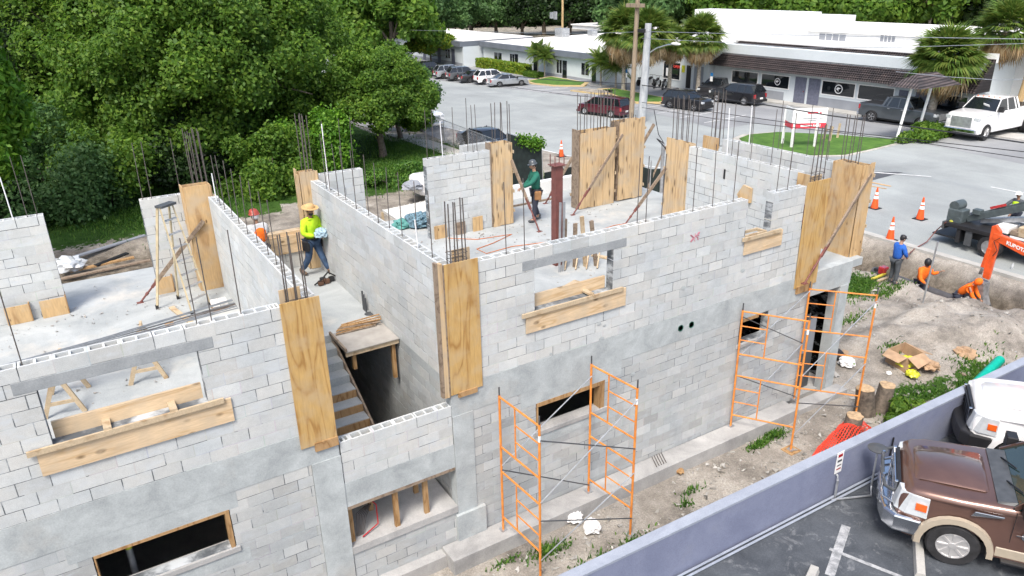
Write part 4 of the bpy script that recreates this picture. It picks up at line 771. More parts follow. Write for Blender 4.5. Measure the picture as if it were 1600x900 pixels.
def vehicle(name, label, cat, loc, rz, kind, P, group=None, detail=False, lower=None, rim=M_ALU, sc=1.0):
    D = dict(suv=dict(W=1.86, wb=2.72, fo=.92, ro=.98, r=.36, gc=.26, hz=1.02, bz=1.08, H=1.68, ws=(-.45, -1.15, -3.15, -3.62), deck=1.05),
             sedan=dict(W=1.82, wb=2.75, fo=.92, ro=1.08, r=.33, gc=.20, hz=.86, bz=.93, H=1.42, ws=(-.35, -1.15, -2.35, -3.05), deck=.98),
             van=dict(W=1.98, wb=3.05, fo=.95, ro=1.05, r=.35, gc=.22, hz=1.0, bz=1.08, H=1.75, ws=(-.05, -.95, -3.75, -4.02), deck=1.05),
             pickup=dict(W=2.0, wb=3.7, fo=.95, ro=1.15, r=.41, gc=.36, hz=1.20, bz=1.25, H=1.92, ws=(-.65, -1.30, -2.75, -3.0), deck=1.27),
             heavy=dict(W=2.02, wb=4.35, fo=.93, ro=1.25, r=.42, gc=.40, hz=1.34, bz=1.40, H=2.02, ws=(-.72, -1.42, -3.05, -3.25), deck=1.40))[kind]
    t = thing(name, label, cat, loc, rz, group, world=False); t.scale = (sc, sc, sc); W, wb, fo, ro, r = D['W'], D['wb'], D['fo'], D['ro'], D['r']; gc, hz, bz, H = D['gc'], D['hz'], D['bz'], D['H']; xr = -(wb+ro); ar = r*1.2; A, B, Cc, E_ = D['ws']; dk = D['deck']
    def sk(pts, cx): return [(x, z) for x, z in pts]
    def arcp(cx): return [(cx-ar*cos(pi*i/10), max(gc, r*.95+ar*sin(pi*i/10))) for i in range(11)]
    prof = [(xr+.06, gc+.05)]+[(cx, z) for cx, z in arcp(-wb)]+arcp(0)+[(fo-.1, gc-.02), (fo, gc+.12), (fo+.02, (gc+hz)/2+.0), (fo-.02, hz-.22), (fo-.09, hz-.09), (fo-.22, hz-.025), (fo-.45, hz+.005), (0, hz+.02), (A, bz), (B, bz), (Cc, bz), (E_, bz if kind in ('suv', 'van') else dk)]
    prof += [(xr+.12, dk), (xr+.02, dk-.1), (xr, dk-.5), (xr-.03, gc+.25)] if kind in ('pickup', 'heavy', 'sedan') else [(xr+.1, dk), (xr+.02, dk-.3), (xr-.02, gc+.2)]
    mb = MB(); shell(mb, prof, W, xr, fo, hz, rnd=.06 if not detail else .10, taper=.08 if not detail else .10); body = mb.build('body', P, t, smooth=38)
    # underside shadow block and wheels
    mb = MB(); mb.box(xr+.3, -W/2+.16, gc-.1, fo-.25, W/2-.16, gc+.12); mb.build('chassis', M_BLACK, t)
    for x in (0, -wb):
        for s in (-1, 1):
            wheel(t, x, s*(W/2-.125), r, .24 if kind != 'heavy' else .27, s, rim, 5 if kind != 'heavy' else 8)
            if kind == 'heavy' and x < 0 and not detail: wheel(t, x, s*(W/2+.14), r, .25, s, rim, 8)
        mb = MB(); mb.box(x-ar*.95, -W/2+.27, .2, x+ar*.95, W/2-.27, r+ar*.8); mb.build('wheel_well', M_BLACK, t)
    # greenhouse
    wbz, wt = W/2-.075, W/2-.26; zr = H-.05
    def gh(x, z): return wbz+(wt-wbz)*(z-bz)/(zr-bz)
    fz = [(A, bz-.01), (B, zr), (Cc, zr), (E_, bz-.01)]
    mb = MB(); vs = [(x, -gh(x, z), z) for x, z in fz]+[(x, gh(x, z), z) for x, z in fz]; mb.add(vs, [(3, 2, 1, 0), (4, 5, 6, 7), (0, 1, 5, 4), (2, 3, 7, 6), (0, 4, 7, 3)]); mb.build('windows', M_GLASSG if detail else M_GLASS, t)
    mb = MB(); rb = []
    for fx, s_, z in ((B+.06, .0, zr-.02), (B-.12, .012, H-.015), ((B+Cc)/2, .02, H), (Cc+.1, .012, H-.02), (Cc-.05, 0, zr-.02)):
        for yy, dz in ((-wt-.02, -.03), (-wt+.06, 0), (0, .012), (wt-.06, 0), (wt+.02, -.03)): rb.append((fx, yy, z+dz))
    mb.add(rb, [(i*5+j, i*5+j+1, (i+1)*5+j+1, (i+1)*5+j) for i in range(4) for j in range(4)]); o = len(mb.v)
    mb.box(Cc, -wt, zr-.04, B, wt, zr-.015); mb.build('roof', P, t, smooth=40)
    def pil(x0, z0, x1, z1, w_=.07):
        for s in (-1, 1): mb = MB(); mb.beam((x0, s*(gh(x0, z0)+.002), z0), (x1, s*(gh(x1, z1)+.004), z1), w_, .03, (0, 1, 0)); mb.build('pillar', P, t)
    pil(A-.02, bz, B+.02, zr); pil(E_+.02, bz, Cc, zr, .10 if kind in ('suv', 'van') else .14); mid = (A+Cc)/2-.12; pil(mid, bz, mid-.02, zr, .07)
    if kind in ('suv', 'van'): pil(Cc+.55, bz, Cc+.5, zr, .08)
    if kind == 'heavy' or kind == 'pickup': pil(E_+.35, bz, Cc+.3, zr, .10)
    # doors' handles, mirrors, lamps, bumpers, plate
    for s in (-1, 1):
        mb = MB(); mb.box(A-.28, s*(W/2-.03), bz-.02, A-.10, s*(W/2+(.15 if kind != 'heavy' else .24)), bz+(.14 if kind != 'heavy' else .26)); mb.build('mirror', M_BLACK if kind != 'heavy' or detail else M_BLACK, t, bevel=.02)
        for xx in (mid+.25, mid-.75): mb = MB(); mb.box(xx, s*(W/2-.03), bz-.16, xx+.16, s*(W/2-.008), bz-.12); mb.build('door_handle', M_CHROME, t)
        mb = MB(); mb.box(fo-.22, s*(W/2-.36), hz-.30, fo+.0, s*(W/2-.075), hz-.12); mb.build('headlight', M_LAMP, t, bevel=.02)
        mb = MB(); mb.box(xr-.012, s*(W/2-.26), dk-.42, xr+.12, s*(W/2-.085), dk-.10); mb.build('taillight', M_RED, t, bevel=.02)
    mb = MB(); mb.box(fo-.02, -W/2+.44, gc+.28, fo+.03, W/2-.44, hz-.14); mb.build('grille', M_GALV if kind in ('heavy', 'pickup') and not detail else M_BLACK, t, bevel=.01)
    cb = M_CHROME if kind in ('heavy', 'pickup') else (P if kind != 'suv' else M_BLACK)
    mb = MB(); mb.box(fo-.03, -W/2+.1, gc+.0, fo+.10, W/2-.1, gc+.22); mb.build('front_bumper', cb, t, bevel=.04); mb = MB(); mb.box(xr-.1, -W/2+.08, gc+.04, xr+.06, W/2-.08, gc+.24); mb.build('rear_bumper', cb, t, bevel=.04)
    mb = MB(); mb.box(xr-.115, -.16, gc+.28, xr-.04 if kind in ('suv', 'van', 'sedan') else xr-.03, .16, gc+.42); mb.build('number_plate', M_WHITE, t)
    for s in (-1, 1):
        for xx in (A+.06-.12, mid, mid-.95):
            mb = MB(); mb.box(xx, s*(W/2-.028), gc+.2, xx+.008, s*(W/2-.0225), bz-.04); mb.build('door_gap', M_BLACK, t) if detail else None
    if kind in ('pickup', 'heavy'):
        mb = MB(); mb.box(xr+.08, -W/2+.17, dk+.006, E_-.06, W/2-.17, dk+.022); mb.build('bed_cover_shade', M_BLACK, t)  # black panel: tonneau on the grey pickup, painted shade of an open bed elsewhere
        for s in (-1, 1): mb = MB(); mb.box(xr+.06, s*(W/2-.16), dk-.03, E_-.02, s*(W/2-.08), dk+.035); mb.build('bed_rail', P, t, bevel=.015)
    return t, D
RW = 'cars parked in a row in front of the white roofed building'
vehicle('parked_car', 'grey sedan with a sloping back, nearest car in the row', 'car', (42.3, 56.9, .03), R(-12), 'sedan', P_SILVER, RW, sc=.86)
vehicle('parked_car', 'white hatchback second from the near end of the parked row', 'car', (42.1, 59.6, .03), R(-10), 'suv', P_WHITE, RW, sc=.86)
vehicle('parked_car', 'dark sedan between the white hatchback and a grey car', 'car', (41.6, 61.9, .03), R(-10), 'sedan', P_BLACK, RW, sc=.86)
vehicle('parked_car', 'dark grey car with reddish tail lamps in the middle of the row', 'car', (41.2, 64.2, .03), R(-10), 'suv', P_GREYC, RW, sc=.86)
vehicle('parked_suv', 'silver boxy suv in the row beside a dark pickup', 'suv', (40.9, 66.7, .03), R(-10), 'suv', P_SILVER, RW, sc=.86)
vehicle('parked_pickup', 'dark pickup with black cab at the far end of the row', 'pickup', (39.9, 69.9, .03), R(-3), 'pickup', P_BLACK, RW, sc=.86)
vehicle('parked_suv', 'white suv alone on the far lane before the bright green tree', 'suv', (42.2, 85.3, .03), R(-75), 'suv', P_WHITE, sc=.86)
vehicle('minivan', 'maroon minivan standing behind the tall utility poles', 'minivan', (37.6, 38.6, .03), R(106), 'van', P_MAROON, sc=.84)
vehicle('parked_suv', 'black suv with its headlights towards the camera, beside the palms', 'suv', (45.3, 34.2, .03), R(-80), 'suv', P_BLACK, sc=.88)
vehicle('parked_suv', 'black suv seen from behind with bright red tail lamps', 'suv', (50.3, 36.4, .03), R(97), 'suv', P_BLACK)
vehicle('parked_car', 'black car mostly hidden between the two black suvs', 'car', (51.6, 39.3, .03), R(200), 'sedan', P_BLACK)
vehicle('parked_pickup', 'dark grey crew cab pickup parked along the tiled roof building', 'pickup', (52.3, 19.2, .03), R(-88), 'pickup', P_SLATE)
wt, _ = vehicle('parked_pickup', 'white heavy pickup with chrome grille and double rear wheels by the palm', 'pickup', (50.9, 15.7, .03), R(179), 'heavy', P_WHITE); wt.scale = (1.08, 1.15, 1.24)
mb = MB(); mb.beam((-.93, .42, 1.60), (-1.0, .05, 1.66), .02, .18, (.6, 0, 1)); mb.build('windscreen_sign', M_WHITE, wt)
for i in range(5): mb = MB(); mb.ball((-1.5, -.6+.3*i, 2.02), .05, .04, .03, 8, 5); mb.build('roof_lamp', M_AMBER, wt)
vehicle('parked_pickup', 'white pickup half hidden by the tree at the edge of the road', 'pickup', (24.0, 40.6, .03), R(-85), 'pickup', P_WHITE)
vehicle('parked_car', 'black car with a pale windscreen behind the green fence screen', 'car', (23.9, 29.9, .03), R(-85), 'sedan', P_BLACK)

# near trucks
M_RIM = simple('polished_alloy', (.62, .61, .60), .32, .55, .06)
def bigtruck(label, loc, rz, P, P2, CH=M_CHROME):
    t, D = vehicle('pickup_truck', label, 'pickup', loc, rz, 'heavy', P, None, True, rim=M_RIM); W = D['W']; r = .42
    for o in list(t.children):
        if o.name.split('.')[0] in ('grille', 'front_bumper', 'headlight'): bpy.data.objects.remove(o)
    # hood dome, cowl, wipers
    mb = MB(); vs = []
    for x, z, h in ((.70, 1.335, .52), (.62, 1.385, .56), (.2, 1.42, .60), (-.35, 1.435, .62), (-.42, 1.395, .58)):
        for f, dz in ((-1, -.03), (-.93, .0), (0, .012), (.93, .0), (1, -.03)): vs.append((x, h*f, z+dz))
    mb.add(vs, [(i*5+j, i*5+j+1, (i+1)*5+j+1, (i+1)*5+j) for i in range(4) for j in range(4)]); mb.build('hood_dome', P, t, smooth=35)
    mb = MB(); mb.hexa([(-.50, -.86, 1.38), (-.50, .86, 1.38), (-.80, .86, 1.41), (-.80, -.86, 1.41), (-.50, -.84, 1.425), (-.50, .84, 1.425), (-.78, .82, 1.46), (-.78, -.82, 1.46)]); mb.build('cowl', M_DKGREY, t)
    for y0 in (-.55, .2): mb = MB(); mb.beam((-.70, y0, 1.46), (-.86, y0+.45, 1.56), .02, .02); mb.build('wiper', M_BLACK, t)
    # grille with bars
    g = bpy.data.objects.new('grille', None); COL.objects.link(g); g.parent = t
    mb = MB(); mb.box(.90, -.60, .78, .965, .60, 1.22); mb.build('mesh', M_BLACK, g)
    for z in (.82, .93, 1.04, 1.15): mb = MB(); mb.box(.966, -.56, z-.022, 1.0, .56, z+.022); mb.build('slat', CH, g, bevel=.008)
    for y0 in (-.60, .54): mb = MB(); mb.box(.95, y0, .77, 1.01, y0+.06, 1.23); mb.build('frame', M_CHROME, g, bevel=.01)
    # bumper and brush guard
    mb = MB(); mb.prism([(.52, -1.03), (.95, -.99), (1.12, -.82), (1.18, -.5), (1.20, 0), (1.18, .5), (1.12, .82), (.95, .99), (.52, 1.03), (.52, .95), (.86, .9), (.86, -.9), (.52, -.95)], lambda u, v, s: (u, v, s), .44, .78); mb.build('front_bumper', CH, t, bevel=.05)
    for z in (.86, 1.10): mb = MB(); mb.path([(1.0, -.72, z), (1.14, -.62, z), (1.18, -.3, z), (1.18, .3, z), (1.14, .62, z), (1.0, .72, z)], .03, 8); mb.build('guard_tube', M_CHROME if z < 1 else M_DKGREY, t, smooth=50)
    for y0 in (-.38, .38): mb = MB(); mb.tube((1.17, y0, .6), (1.17, y0, 1.2), .028, 8); mb.build('guard_post', M_CHROME, t, smooth=50)
    for s in (-1, 1):
        hl = MB(); hl.prism([(1.0, .61), (.97, .80), (.80, .93), (.46, .985), (.46, .90), (.70, .80), (.8, .61)], lambda u, v, s_: (u-(s_-.84)*.18*(1 if u > .6 else .0), v*s*(1-(s_-.84)*.05), s_), .82, 1.23); h_ = hl.build('headlight', M_LAMP, t, bevel=.015)
        mb = MB(); mb.prism([(.66, .962), (.49, .992), (.49, .97), (.66, .94)], lambda u, v, s_: (u, v*s, s_), .96, 1.10); mb.build('turn_signal', M_AMBER, h_)
        # flares over wheels
        for cx in (0, -D['wb']):
            mb = MB(); pts = []; n = 14; r0, r1 = .50, .62
            for i in range(n+1):
                a = pi*1.06*i/n-pi*.03; 
                for rr, yy in ((r0, W/2-.06), (r0, W/2+.045), (r1-.02, W/2+.035), (r1, W/2-.035)): pts.append((cx+rr*cos(a), s*yy, .40+rr*sin(a)*1.0))
            mb.add(pts, [(i*4+j, i*4+j+1, (i+1)*4+j+1, (i+1)*4+j) for i in range(n) for j in range(3)]); mb.build('wheel_flare', P2, t, smooth=50)
        mb = MB(); mb.box(-D['wb']+.6, s*(W/2-.05), .42, -.6, s*(W/2+.004), .62); mb.build('rocker_panel', P2, t, bevel=.02)
        mb = MB(); mb.box(-D['wb']+.8, s*(W/2-.05), .36, -.7, s*(W/2+.10), .41); mb.build('running_board', M_BLACK, t, bevel=.01)
        mb = MB(); mb.prism([(-.15, 1.12), (-.62, 1.20), (-.62, 1.23), (-.2, 1.22)], lambda u, v, s_: (u, s_, v), s*(W/2-.045), s*(W/2-.005)); mb.build('fender_vent', M_CHROME, t, bevel=.006)
        mb = MB(); mb.lathe([(.001, s*(W/2-.004)), (.085, s*(W/2-.008)), (.09, s*(W/2-.03))], (-1.0, 0, .93), 16, 'y'); mb.beam((-1.16, s*(W/2-.006), .93), (-.84, s*(W/2-.006), .93), .008, .02); mb.build('badge', M_CHROME, t)
    return t
bigtruck('copper brown pickup with chrome bumper, tan wheel flares and eight spoke rims', (13.46, -4.70, .0), R(124), P_BROWN, P_TAN).scale = (1.08, 1.06, 1.05)
tw = bigtruck('white pickup with black bumper parked beyond the brown truck by the lilac wall', (17.25, -3.95, .0), R(124), P_WHITE, P_WHITE, M_BLACK)
for o in list(tw.children):
    if o.name.split('.')[0] in ('guard_tube', 'guard_post'): bpy.data.objects.remove(o)

# ------------------------------------------------------------------ traffic cones
M_CONE = simple('cone_orange', (.80, .10, .015), .5, var=.06)
def cone(lab, p, h=1.02):
    t = thing('traffic_cone', lab, 'traffic cone', p, 0, 'orange cones with white bands on the road', world=False)
    mb = MB(); mb.prism([(-.24, -.24), (.24, -.24), (.24, .24), (-.24, .24)], lambda u, v, s: (u, v, s), 0, .05); mb.build('base', M_BLACK, t, bevel=.01)
    R0 = lambda z: .175-(.175-.03)*z/h
    mb = MB(); mb.lathe([(R0(.045), .046), (R0(h), h), (.001, h)], (0, 0, 0), 16); mb.build('cone_body', M_CONE, t, smooth=50)
    for a, b in ((.48, .62), (.68, .78)): mb = MB(); mb.lathe([(R0(a*h)+.004, a*h), (R0(b*h)+.004, b*h)], (0, 0, 0), 16); mb.build('white_band', M_WHITE, t, smooth=50, fixn=False)
cone('orange cone nearest the big corner form, leftmost of the three on the road', Z(1366, 326)); cone('orange cone standing alone furthest out on the road, rightmost of three', Z(1437, 343)); cone('orange cone at the kerb right beside the man in blue', Z(1390, 376))
cone('orange cone at the far road edge seen above the steel column', Z(877, 245)); cone('orange cone glimpsed behind the steel bars of the end form', Z(1033, 290))

# ------------------------------------------------------------------ pipe trench, excavator and service truck
t = thing('trench_pipe', 'dark grey drain pipe lying in the trench by the kerb', 'pipe', (26.0, 3, -.8)); mb = MB(); pA_ = Z(1436, 450, -.6); pB_ = Z(1502, 474, -.6); dP_ = pB_-pA_; mb.tube(tuple(pA_-dP_*1.2), tuple(pB_+dP_*.35), .19, 16); mb.build('pipe', simple('pipe_grey', (.075, .075, .08), .6), t, smooth=50)
t = thing('trench_valve', 'metal pipe fitting with red rings beside the excavator bucket', 'pipe fitting', (25.9, .1, -.7)); mb = MB(); mb.tube((25.8, .35, -.62), (26.0, -.45, -.62), .24, 16); mb.build('body', M_GALV, t, smooth=50)
for k in range(3): mb = MB(); mb.tube((25.82+.06*k, .28-.2*k, -.62), (25.83+.06*k, .22-.2*k, -.62), .28, 16); mb.build('ring', M_RED, t)
M_KUB = simple('digger_orange', (.74, .10, .02), .4, coat=.4, var=.1)
t = thing('excavator', 'orange mini excavator arm reaching into the trench with a grey bucket', 'excavator', (26.6, -3.6, 0))
xE = 26.6
def side(poly, x0, x1, name, m, bev=.02): mb = MB(); mb.prism([(X(a, b, xE)[1], X(a, b, xE)[2]) for a, b in poly], lambda u, v, s: (s, u, v), xE+(x0-xE)*.7, xE+(x1-xE)*.7); return mb.build(name, m, t, bevel=bev)
arm = side([(1551, 353), (1558, 351), (1565, 362), (1564, 374), (1555, 405), (1546, 437), (1536, 433), (1543, 400), (1546, 378)], xE-.10, xE+.10, 'arm', M_KUB)
side([(1545, 386), (1551, 388), (1541, 418), (1534, 416)], xE-.16, xE-.11, 'bucket_cylinder', M_KUB); side([(1536, 415), (1541, 417), (1536, 428), (1531, 427)], xE-.15, xE-.12, 'cylinder_rod', M_CHROME, 0)
p0 = X(1558, 371, xE); p1 = X(1600, 390, xE)
mb = MB(); mb.prism([(p0[1]+.1, p0[2]+.16), (p0[1]+.12, p0[2]-.08), (p1[1]-.0, p1[2]-.18), (-1.2, p1[2]-.45), (-3.1, .7), (-3.1, 1.1), (-1.2, p1[2]+.05), (p1[1], p1[2]+.2)], lambda u, v, s: (s, u, v), xE-.08, xE+.08); boom = mb.build('boom', M_KUB, t, bevel=.02)
dv = Vector((0, p1[1]-p0[1], p1[2]-p0[2])).normalized(); text('KUBOTA', .17, (xE-.087, (p0[1]*.25+p1[1]*.75)-.02, (p0[2]*.25+p1[2]*.75)+.0), dv, Vector((0, 0, 1)), M_WHITE, 'lettering', boom, tuple(t.location), .003, .006)
bk = [(1518, 437), (1535, 438), (1543, 442), (1541, 462), (1544, 478), (1530, 472), (1512, 463), (1508, 450)]
side(bk, xE-.32, xE+.25, 'bucket', simple('bucket_steel', (.34, .34, .34), .55, .5, .2, 5), .015)
for k in range(4): a = X(1541, 477, xE); mb = MB(); mb.beam((xE-.28+.17*k, a[1], a[2]+.03), (xE-.28+.17*k, a[1]-.06, a[2]-.12), .06, .03); mb.build('bucket_tooth', M_DKGREY, t)
mb = MB(); mb.path([tuple(X(1562, 372, xE-.14)), tuple(X(1553, 377, xE-.14)), tuple(X(1558, 392, xE-.14)), tuple(X(1551, 400, xE-.14))], .014, 6); mb.build('hose', M_BLACK, t)
mb = MB(); mb.box(xE-.6, -5.2, .45, xE+.6, -3.1, 1.15); mb.build('body', M_KUB, t, bevel=.06); 
for s in (-1, 1): mb = MB(); mb.box(xE+s*.55-.15, -5.3, .02, xE+s*.55+.15, -2.9, .42); mb.build('track', M_BLACK, t, bevel=.08)

t = thing('service_truck', 'black flatbed service truck with a folded grey crane, rear end in view', 'truck', (30.6, 1, 0))
x0, x1 = 29.5, 31.75
mb = MB(); mb.box(x0, -5, .86, x1, 4.85, 1.02); mb.build('flatbed', M_BLACK, t, bevel=.015); mb = MB(); mb.box(x0-.02, 4.851, .72, x1+.02, 4.93, 1.03); mb.build('tail_rail', M_DKGREY, t)
mb = MB(); mb.box(x0+.35, -7, .5, x1-.35, 4.2, .86-.001); mb.build('chassis', M_BLACK, t); mb = MB(); mb.box(x0+.05, 4.2, .30, x1-.05, 4.35, .84); mb.box(x0+.2, 4.35, .36, x1-.2, 5.35, .42); mb.build('rear_step', M_BLACK, t)
mb = MB(); mb.box(x0+.05, 3.75, .28, x0+.12, 4.0, .86-.001); mb.build('mud_flap', M_DKGREY, t)
for s, xx in ((-1, x0+.16), (1, x1-.16)):
    wheel(t, xx-30.6, 3.05-1, .44, .28, -s, M_ALU, 6).rotation_euler.z = R(90)
mb = MB(); mb.box(x0-.01, -4.9, 1.021, x0+.03, 2.4, 1.10); mb.build('bed_rail', M_WHITE, t)
M_CRANE = simple('crane_grey', (.075, .095, .10), .45)
pA = X(1507, 345, 30.2); pB = X(1600, 312, 30.2)
mb = MB(); mb.beam((30.2, pA[1]-.1, pA[2]+.12), (30.2, pB[1]-1.2, pB[2]+.25), .2, .26); crane = mb.build('crane_boom', M_CRANE, t, bevel=.02); mb = MB(); mb.beam((30.2, pA[1]-.5, pA[2]+.42), (30.2, pB[1]-1.2, pB[2]+.5), .1, .1); mb.build('crane_rail', M_CRANE, t)
mb = MB(); mb.beam((30.45, 3.9, 1.15), (30.45, 1.4, 1.85), .4, .16); mb.build('ramp', M_GALV, t)
c = X(1500, 330, 30.0); mb = MB(); mb.box(29.75, c[1]-.25, c[2]-.55, 30.3, c[1]+.35, c[2]+.1); mb.build('winch_housing', M_CRANE, t, bevel=.05); mb = MB(); mb.tube((29.8, c[1]+.15, c[2]+.2), (30.35, c[1]+.15, c[2]+.2), .2, 14); mb.build('winch_drum', M_CRANE, t, smooth=50)
mb = MB(); mb.tube((29.70, c[1]-.1, c[2]-.35), (29.745, c[1]-.1, c[2]-.35), .17, 14); mb.build('pulley', M_CRANE, t); mb = MB(); mb.tube((29.68, c[1]+.1, c[2]-.40), (29.698, c[1]+.1, c[2]-.40), .07, 10); mb.build('yellow_cap', simple('cap_yellow', (.6, .6, .08), .5), t); mb = MB(); mb.box(30.0, c[1]-.75, c[2]-.0, 30.3, c[1]-.45, c[2]+.2); mb.build('motor', M_CRANE, t, bevel=.02)
for i, (yy, zz, w_, h_, m_) in enumerate(((2.6, 1.03, .5, .28, M_WHITE), (1.9, 1.03, .4, .4, M_LUM), (.9, 1.03, 1.1, .55, M_BLACK), (-.6, 1.03, 1.3, .75, M_BLACK), (1.5, 1.03, .3, .22, M_WHITE), (2.2, 1.03, .35, .2, M_LUMD))):
    mb = MB(); mb.box(29.75, yy, zz, 30.6, yy+w_, zz+h_); mb.build(['white_sack', 'crate', 'tool_chest', 'tool_chest', 'bucket', 'crate'][i], m_, t, bevel=.04)
dvec = Vector((0, pB[1]-1.2-pA[1], pB[2]+.25-pA[2])).normalized(); mb = MB(); mid_ = Vector((30.09, (pA[1]*.4+pB[1]*.6), pA[2]*.4+pB[2]*.6+.10)); mb.beam(mid_-dvec*.3, mid_+dvec*.3, .006, .1); mb.build('red_decal', M_RED, t)
t = thing('air_hose', 'dark red hose looping from the truck down to the trench worker', 'hose', Z(1425, 392)); mb = MB(); mb.path([tuple(X(1478, 347, 29.45)), tuple(Z(1463, 360, .5)), tuple(Z(1448, 378, .12)), tuple(Z(1430, 388, .06)), tuple(Z(1420, 397, .04)), (25.6, 4.5, -.2)], .022, 6); mb.build('hose', M_STEEL, t)
t = thing('fence_post', 'thin leaning grey post standing in the dirt beside the trench workers', 'post', Z(1442, 472)); a = Z(1442, 472); b = X(1464, 378, a[0]); mb = MB(); mb.tube(tuple(a-np.array([0, 0, .1])), (a[0]+.05, b[1], b[2]), .03, 8); mb.build('post', M_GALV, t)
for lab, a, b, m_ in (('yellow level lying on the dirt at the feet of the man in blue', (1362, 440), (1384, 431), simple('level_yellow', (.6, .5, .06), .5)), ('wooden board beside the yellow level on the dirt', (1371, 443), (1404, 431), M_LUM)):
    p, q = Z(*a), Z(*b); t = thing('level' if 'yellow level' in lab[:12] else 'board', lab, 'level' if 'yellow level' in lab[:12] else 'board', p); mb = MB(); mb.beam((p[0], p[1], .10), (q[0], q[1], .10), .09, .05); mb.build('bar', m_, t)
t = thing('cut_off_saw', 'red and black cut off saw on the dirt behind the man in blue', 'saw', Z(1381, 424)); q = Z(1381, 424, .15); mb = MB(); mb.box(q[0]-.15, q[1]-.1, .05, q[0]+.15, q[1]+.15, .33); mb.build('engine', M_RED, t, bevel=.04); mb = MB(); mb.tube((q[0]-.05, q[1]-.3, .18), (q[0]-.02, q[1]-.3, .18), .17, 14); mb.build('blade', M_GALV, t); mb = MB(); mb.box(q[0]-.1, q[1]+.15, .08, q[0]+.1, q[1]+.35, .2); mb.build('handle', M_BLACK, t, bevel=.03)
def bottle(lab, p): t = thing('bottle', lab, 'bottle', p); mb = MB(); mb.lathe([(.035, 0), (.04, .02), (.04, .15), (.015, .2), (.015, .23)], tuple(p), 10); mb.build('bottle', M_LAMP, t, smooth=50)
bottle('clear plastic bottle standing on the road under the service truck', Z(1581, 420, .03)); bottle('small clear bottle standing on the ledge under the stair', (4.0, .5, 1.12))

# ------------------------------------------------------------------ debris around the alley
def stump(lab, base, top, r):
    a = Vector(Z(*base)); b = Vector(Y(*top, a[1])); t = thing('tree_stump', lab, 'tree stump', a, group='cut tree stumps by the lilac wall'); n = 14; d = b-a; pr = [r*random.uniform(.88, 1.12) for _ in range(n)]
    mb = MB(); vs = [];
    for f, k in ((-.08, 1.25), (.1, 1.12), (.5, 1.0), (1, .96)): vs += [a+d*f+Vector((pr[i]*k*cos(2*pi*i/n), pr[i]*k*sin(2*pi*i/n), 0)) for i in range(n)]
    mb.add(vs, [(i*n+j, i*n+(j+1) % n, (i+1)*n+(j+1) % n, (i+1)*n+j) for i in range(3) for j in range(n)]); mb.build('trunk', M_BARK, t, smooth=60)
    mb = MB(); mb.add([b+Vector((pr[i]*.965*cos(2*pi*i/n), pr[i]*.965*sin(2*pi*i/n), .003)) for i in range(n)]+[b+Vector((pr[i]*.93*cos(2*pi*i/n), pr[i]*.93*sin(2*pi*i/n), .02)) for i in range(n)], [(j, (j+1) % n, n+(j+1) % n, n+j) for j in range(n)]+[tuple(range(n, 2*n))]); mb.build('cut_face', M_CUTWOOD, t)
stump('tall stump with a pale cut top, left of the standing pair', (1351, 645), (1352, 607), .22); stump('tall stump leaning right, right one of the standing pair', (1376, 640), (1387, 602), .20); stump('smaller mossy stump in front, touching the orange netting', (1325, 690), (1336, 650), .19)
# leaf cards used by every plant
def leafmesh(name, pts, size, nrm=None, mat=M_LEAF, asp=1.6, jit=.35, seed=0):
    r = np.random.default_rng(seed); n = len(pts); a = r.normal(size=(n, 3)); a /= np.linalg.norm(a, axis=1)[:, None]
    if nrm is not None: nn = nrm+a*jit*2; nn /= np.linalg.norm(nn, axis=1)[:, None]
    else: nn = a
    u = np.cross(nn, r.normal(size=(n, 3))); u /= np.linalg.norm(u, axis=1)[:, None]; v = np.cross(nn, u); s = size*(.6+.8*r.random((n, 1)))
    u = u*s*asp*.5; v = v*s*.5; vs = np.stack([pts-u, pts-v*.9+nn*s*.12, pts+u, pts+v*.9+nn*s*.12], 1).reshape(-1, 3); fs = np.arange(4*n).reshape(n, 4)
    return npmesh(name, vs, fs, mat)
def put(name, me, parent=None, loc=None):
    o = bpy.data.objects.new(name, me); COL.objects.link(o); o.parent = parent
    if loc is not None: o.location = tuple(map(float, loc))
    return o
def bush_pts(r, n, seed, flat_=.7, lobes=9):
    g = np.random.default_rng(seed); c = g.normal(size=(lobes, 3))*r*.42; c[:, 2] = np.abs(c[:, 2])*flat_+r*.15; k = g.integers(0, lobes, n); d = g.normal(size=(n, 3)); d /= np.linalg.norm(d, axis=1)[:, None]
    rr = r*.45*(.55+.45*g.random(n)**.5); p = c[k]+d*rr[:, None]*np.array([1, 1, flat_]); m = p[:, 2] > -.02; return p[m], d[m]
t = thing('leafy_plant', 'bright green leafy plant between the stumps and the lilac wall', 'plant', (16.3, -2.0, 0), world=False); p, d = bush_pts(.55, 2200, 3, .8); put('foliage', leafmesh('foliage', p, .075, d, M_LEAF, 2.4), t)
mb = MB(); [mb.path([(0, 0, 0), (random.uniform(-.3, .3), random.uniform(-.2, .2), .45)], .015, 5) for _ in range(6)]; mb.build('stem', M_BARK, t)
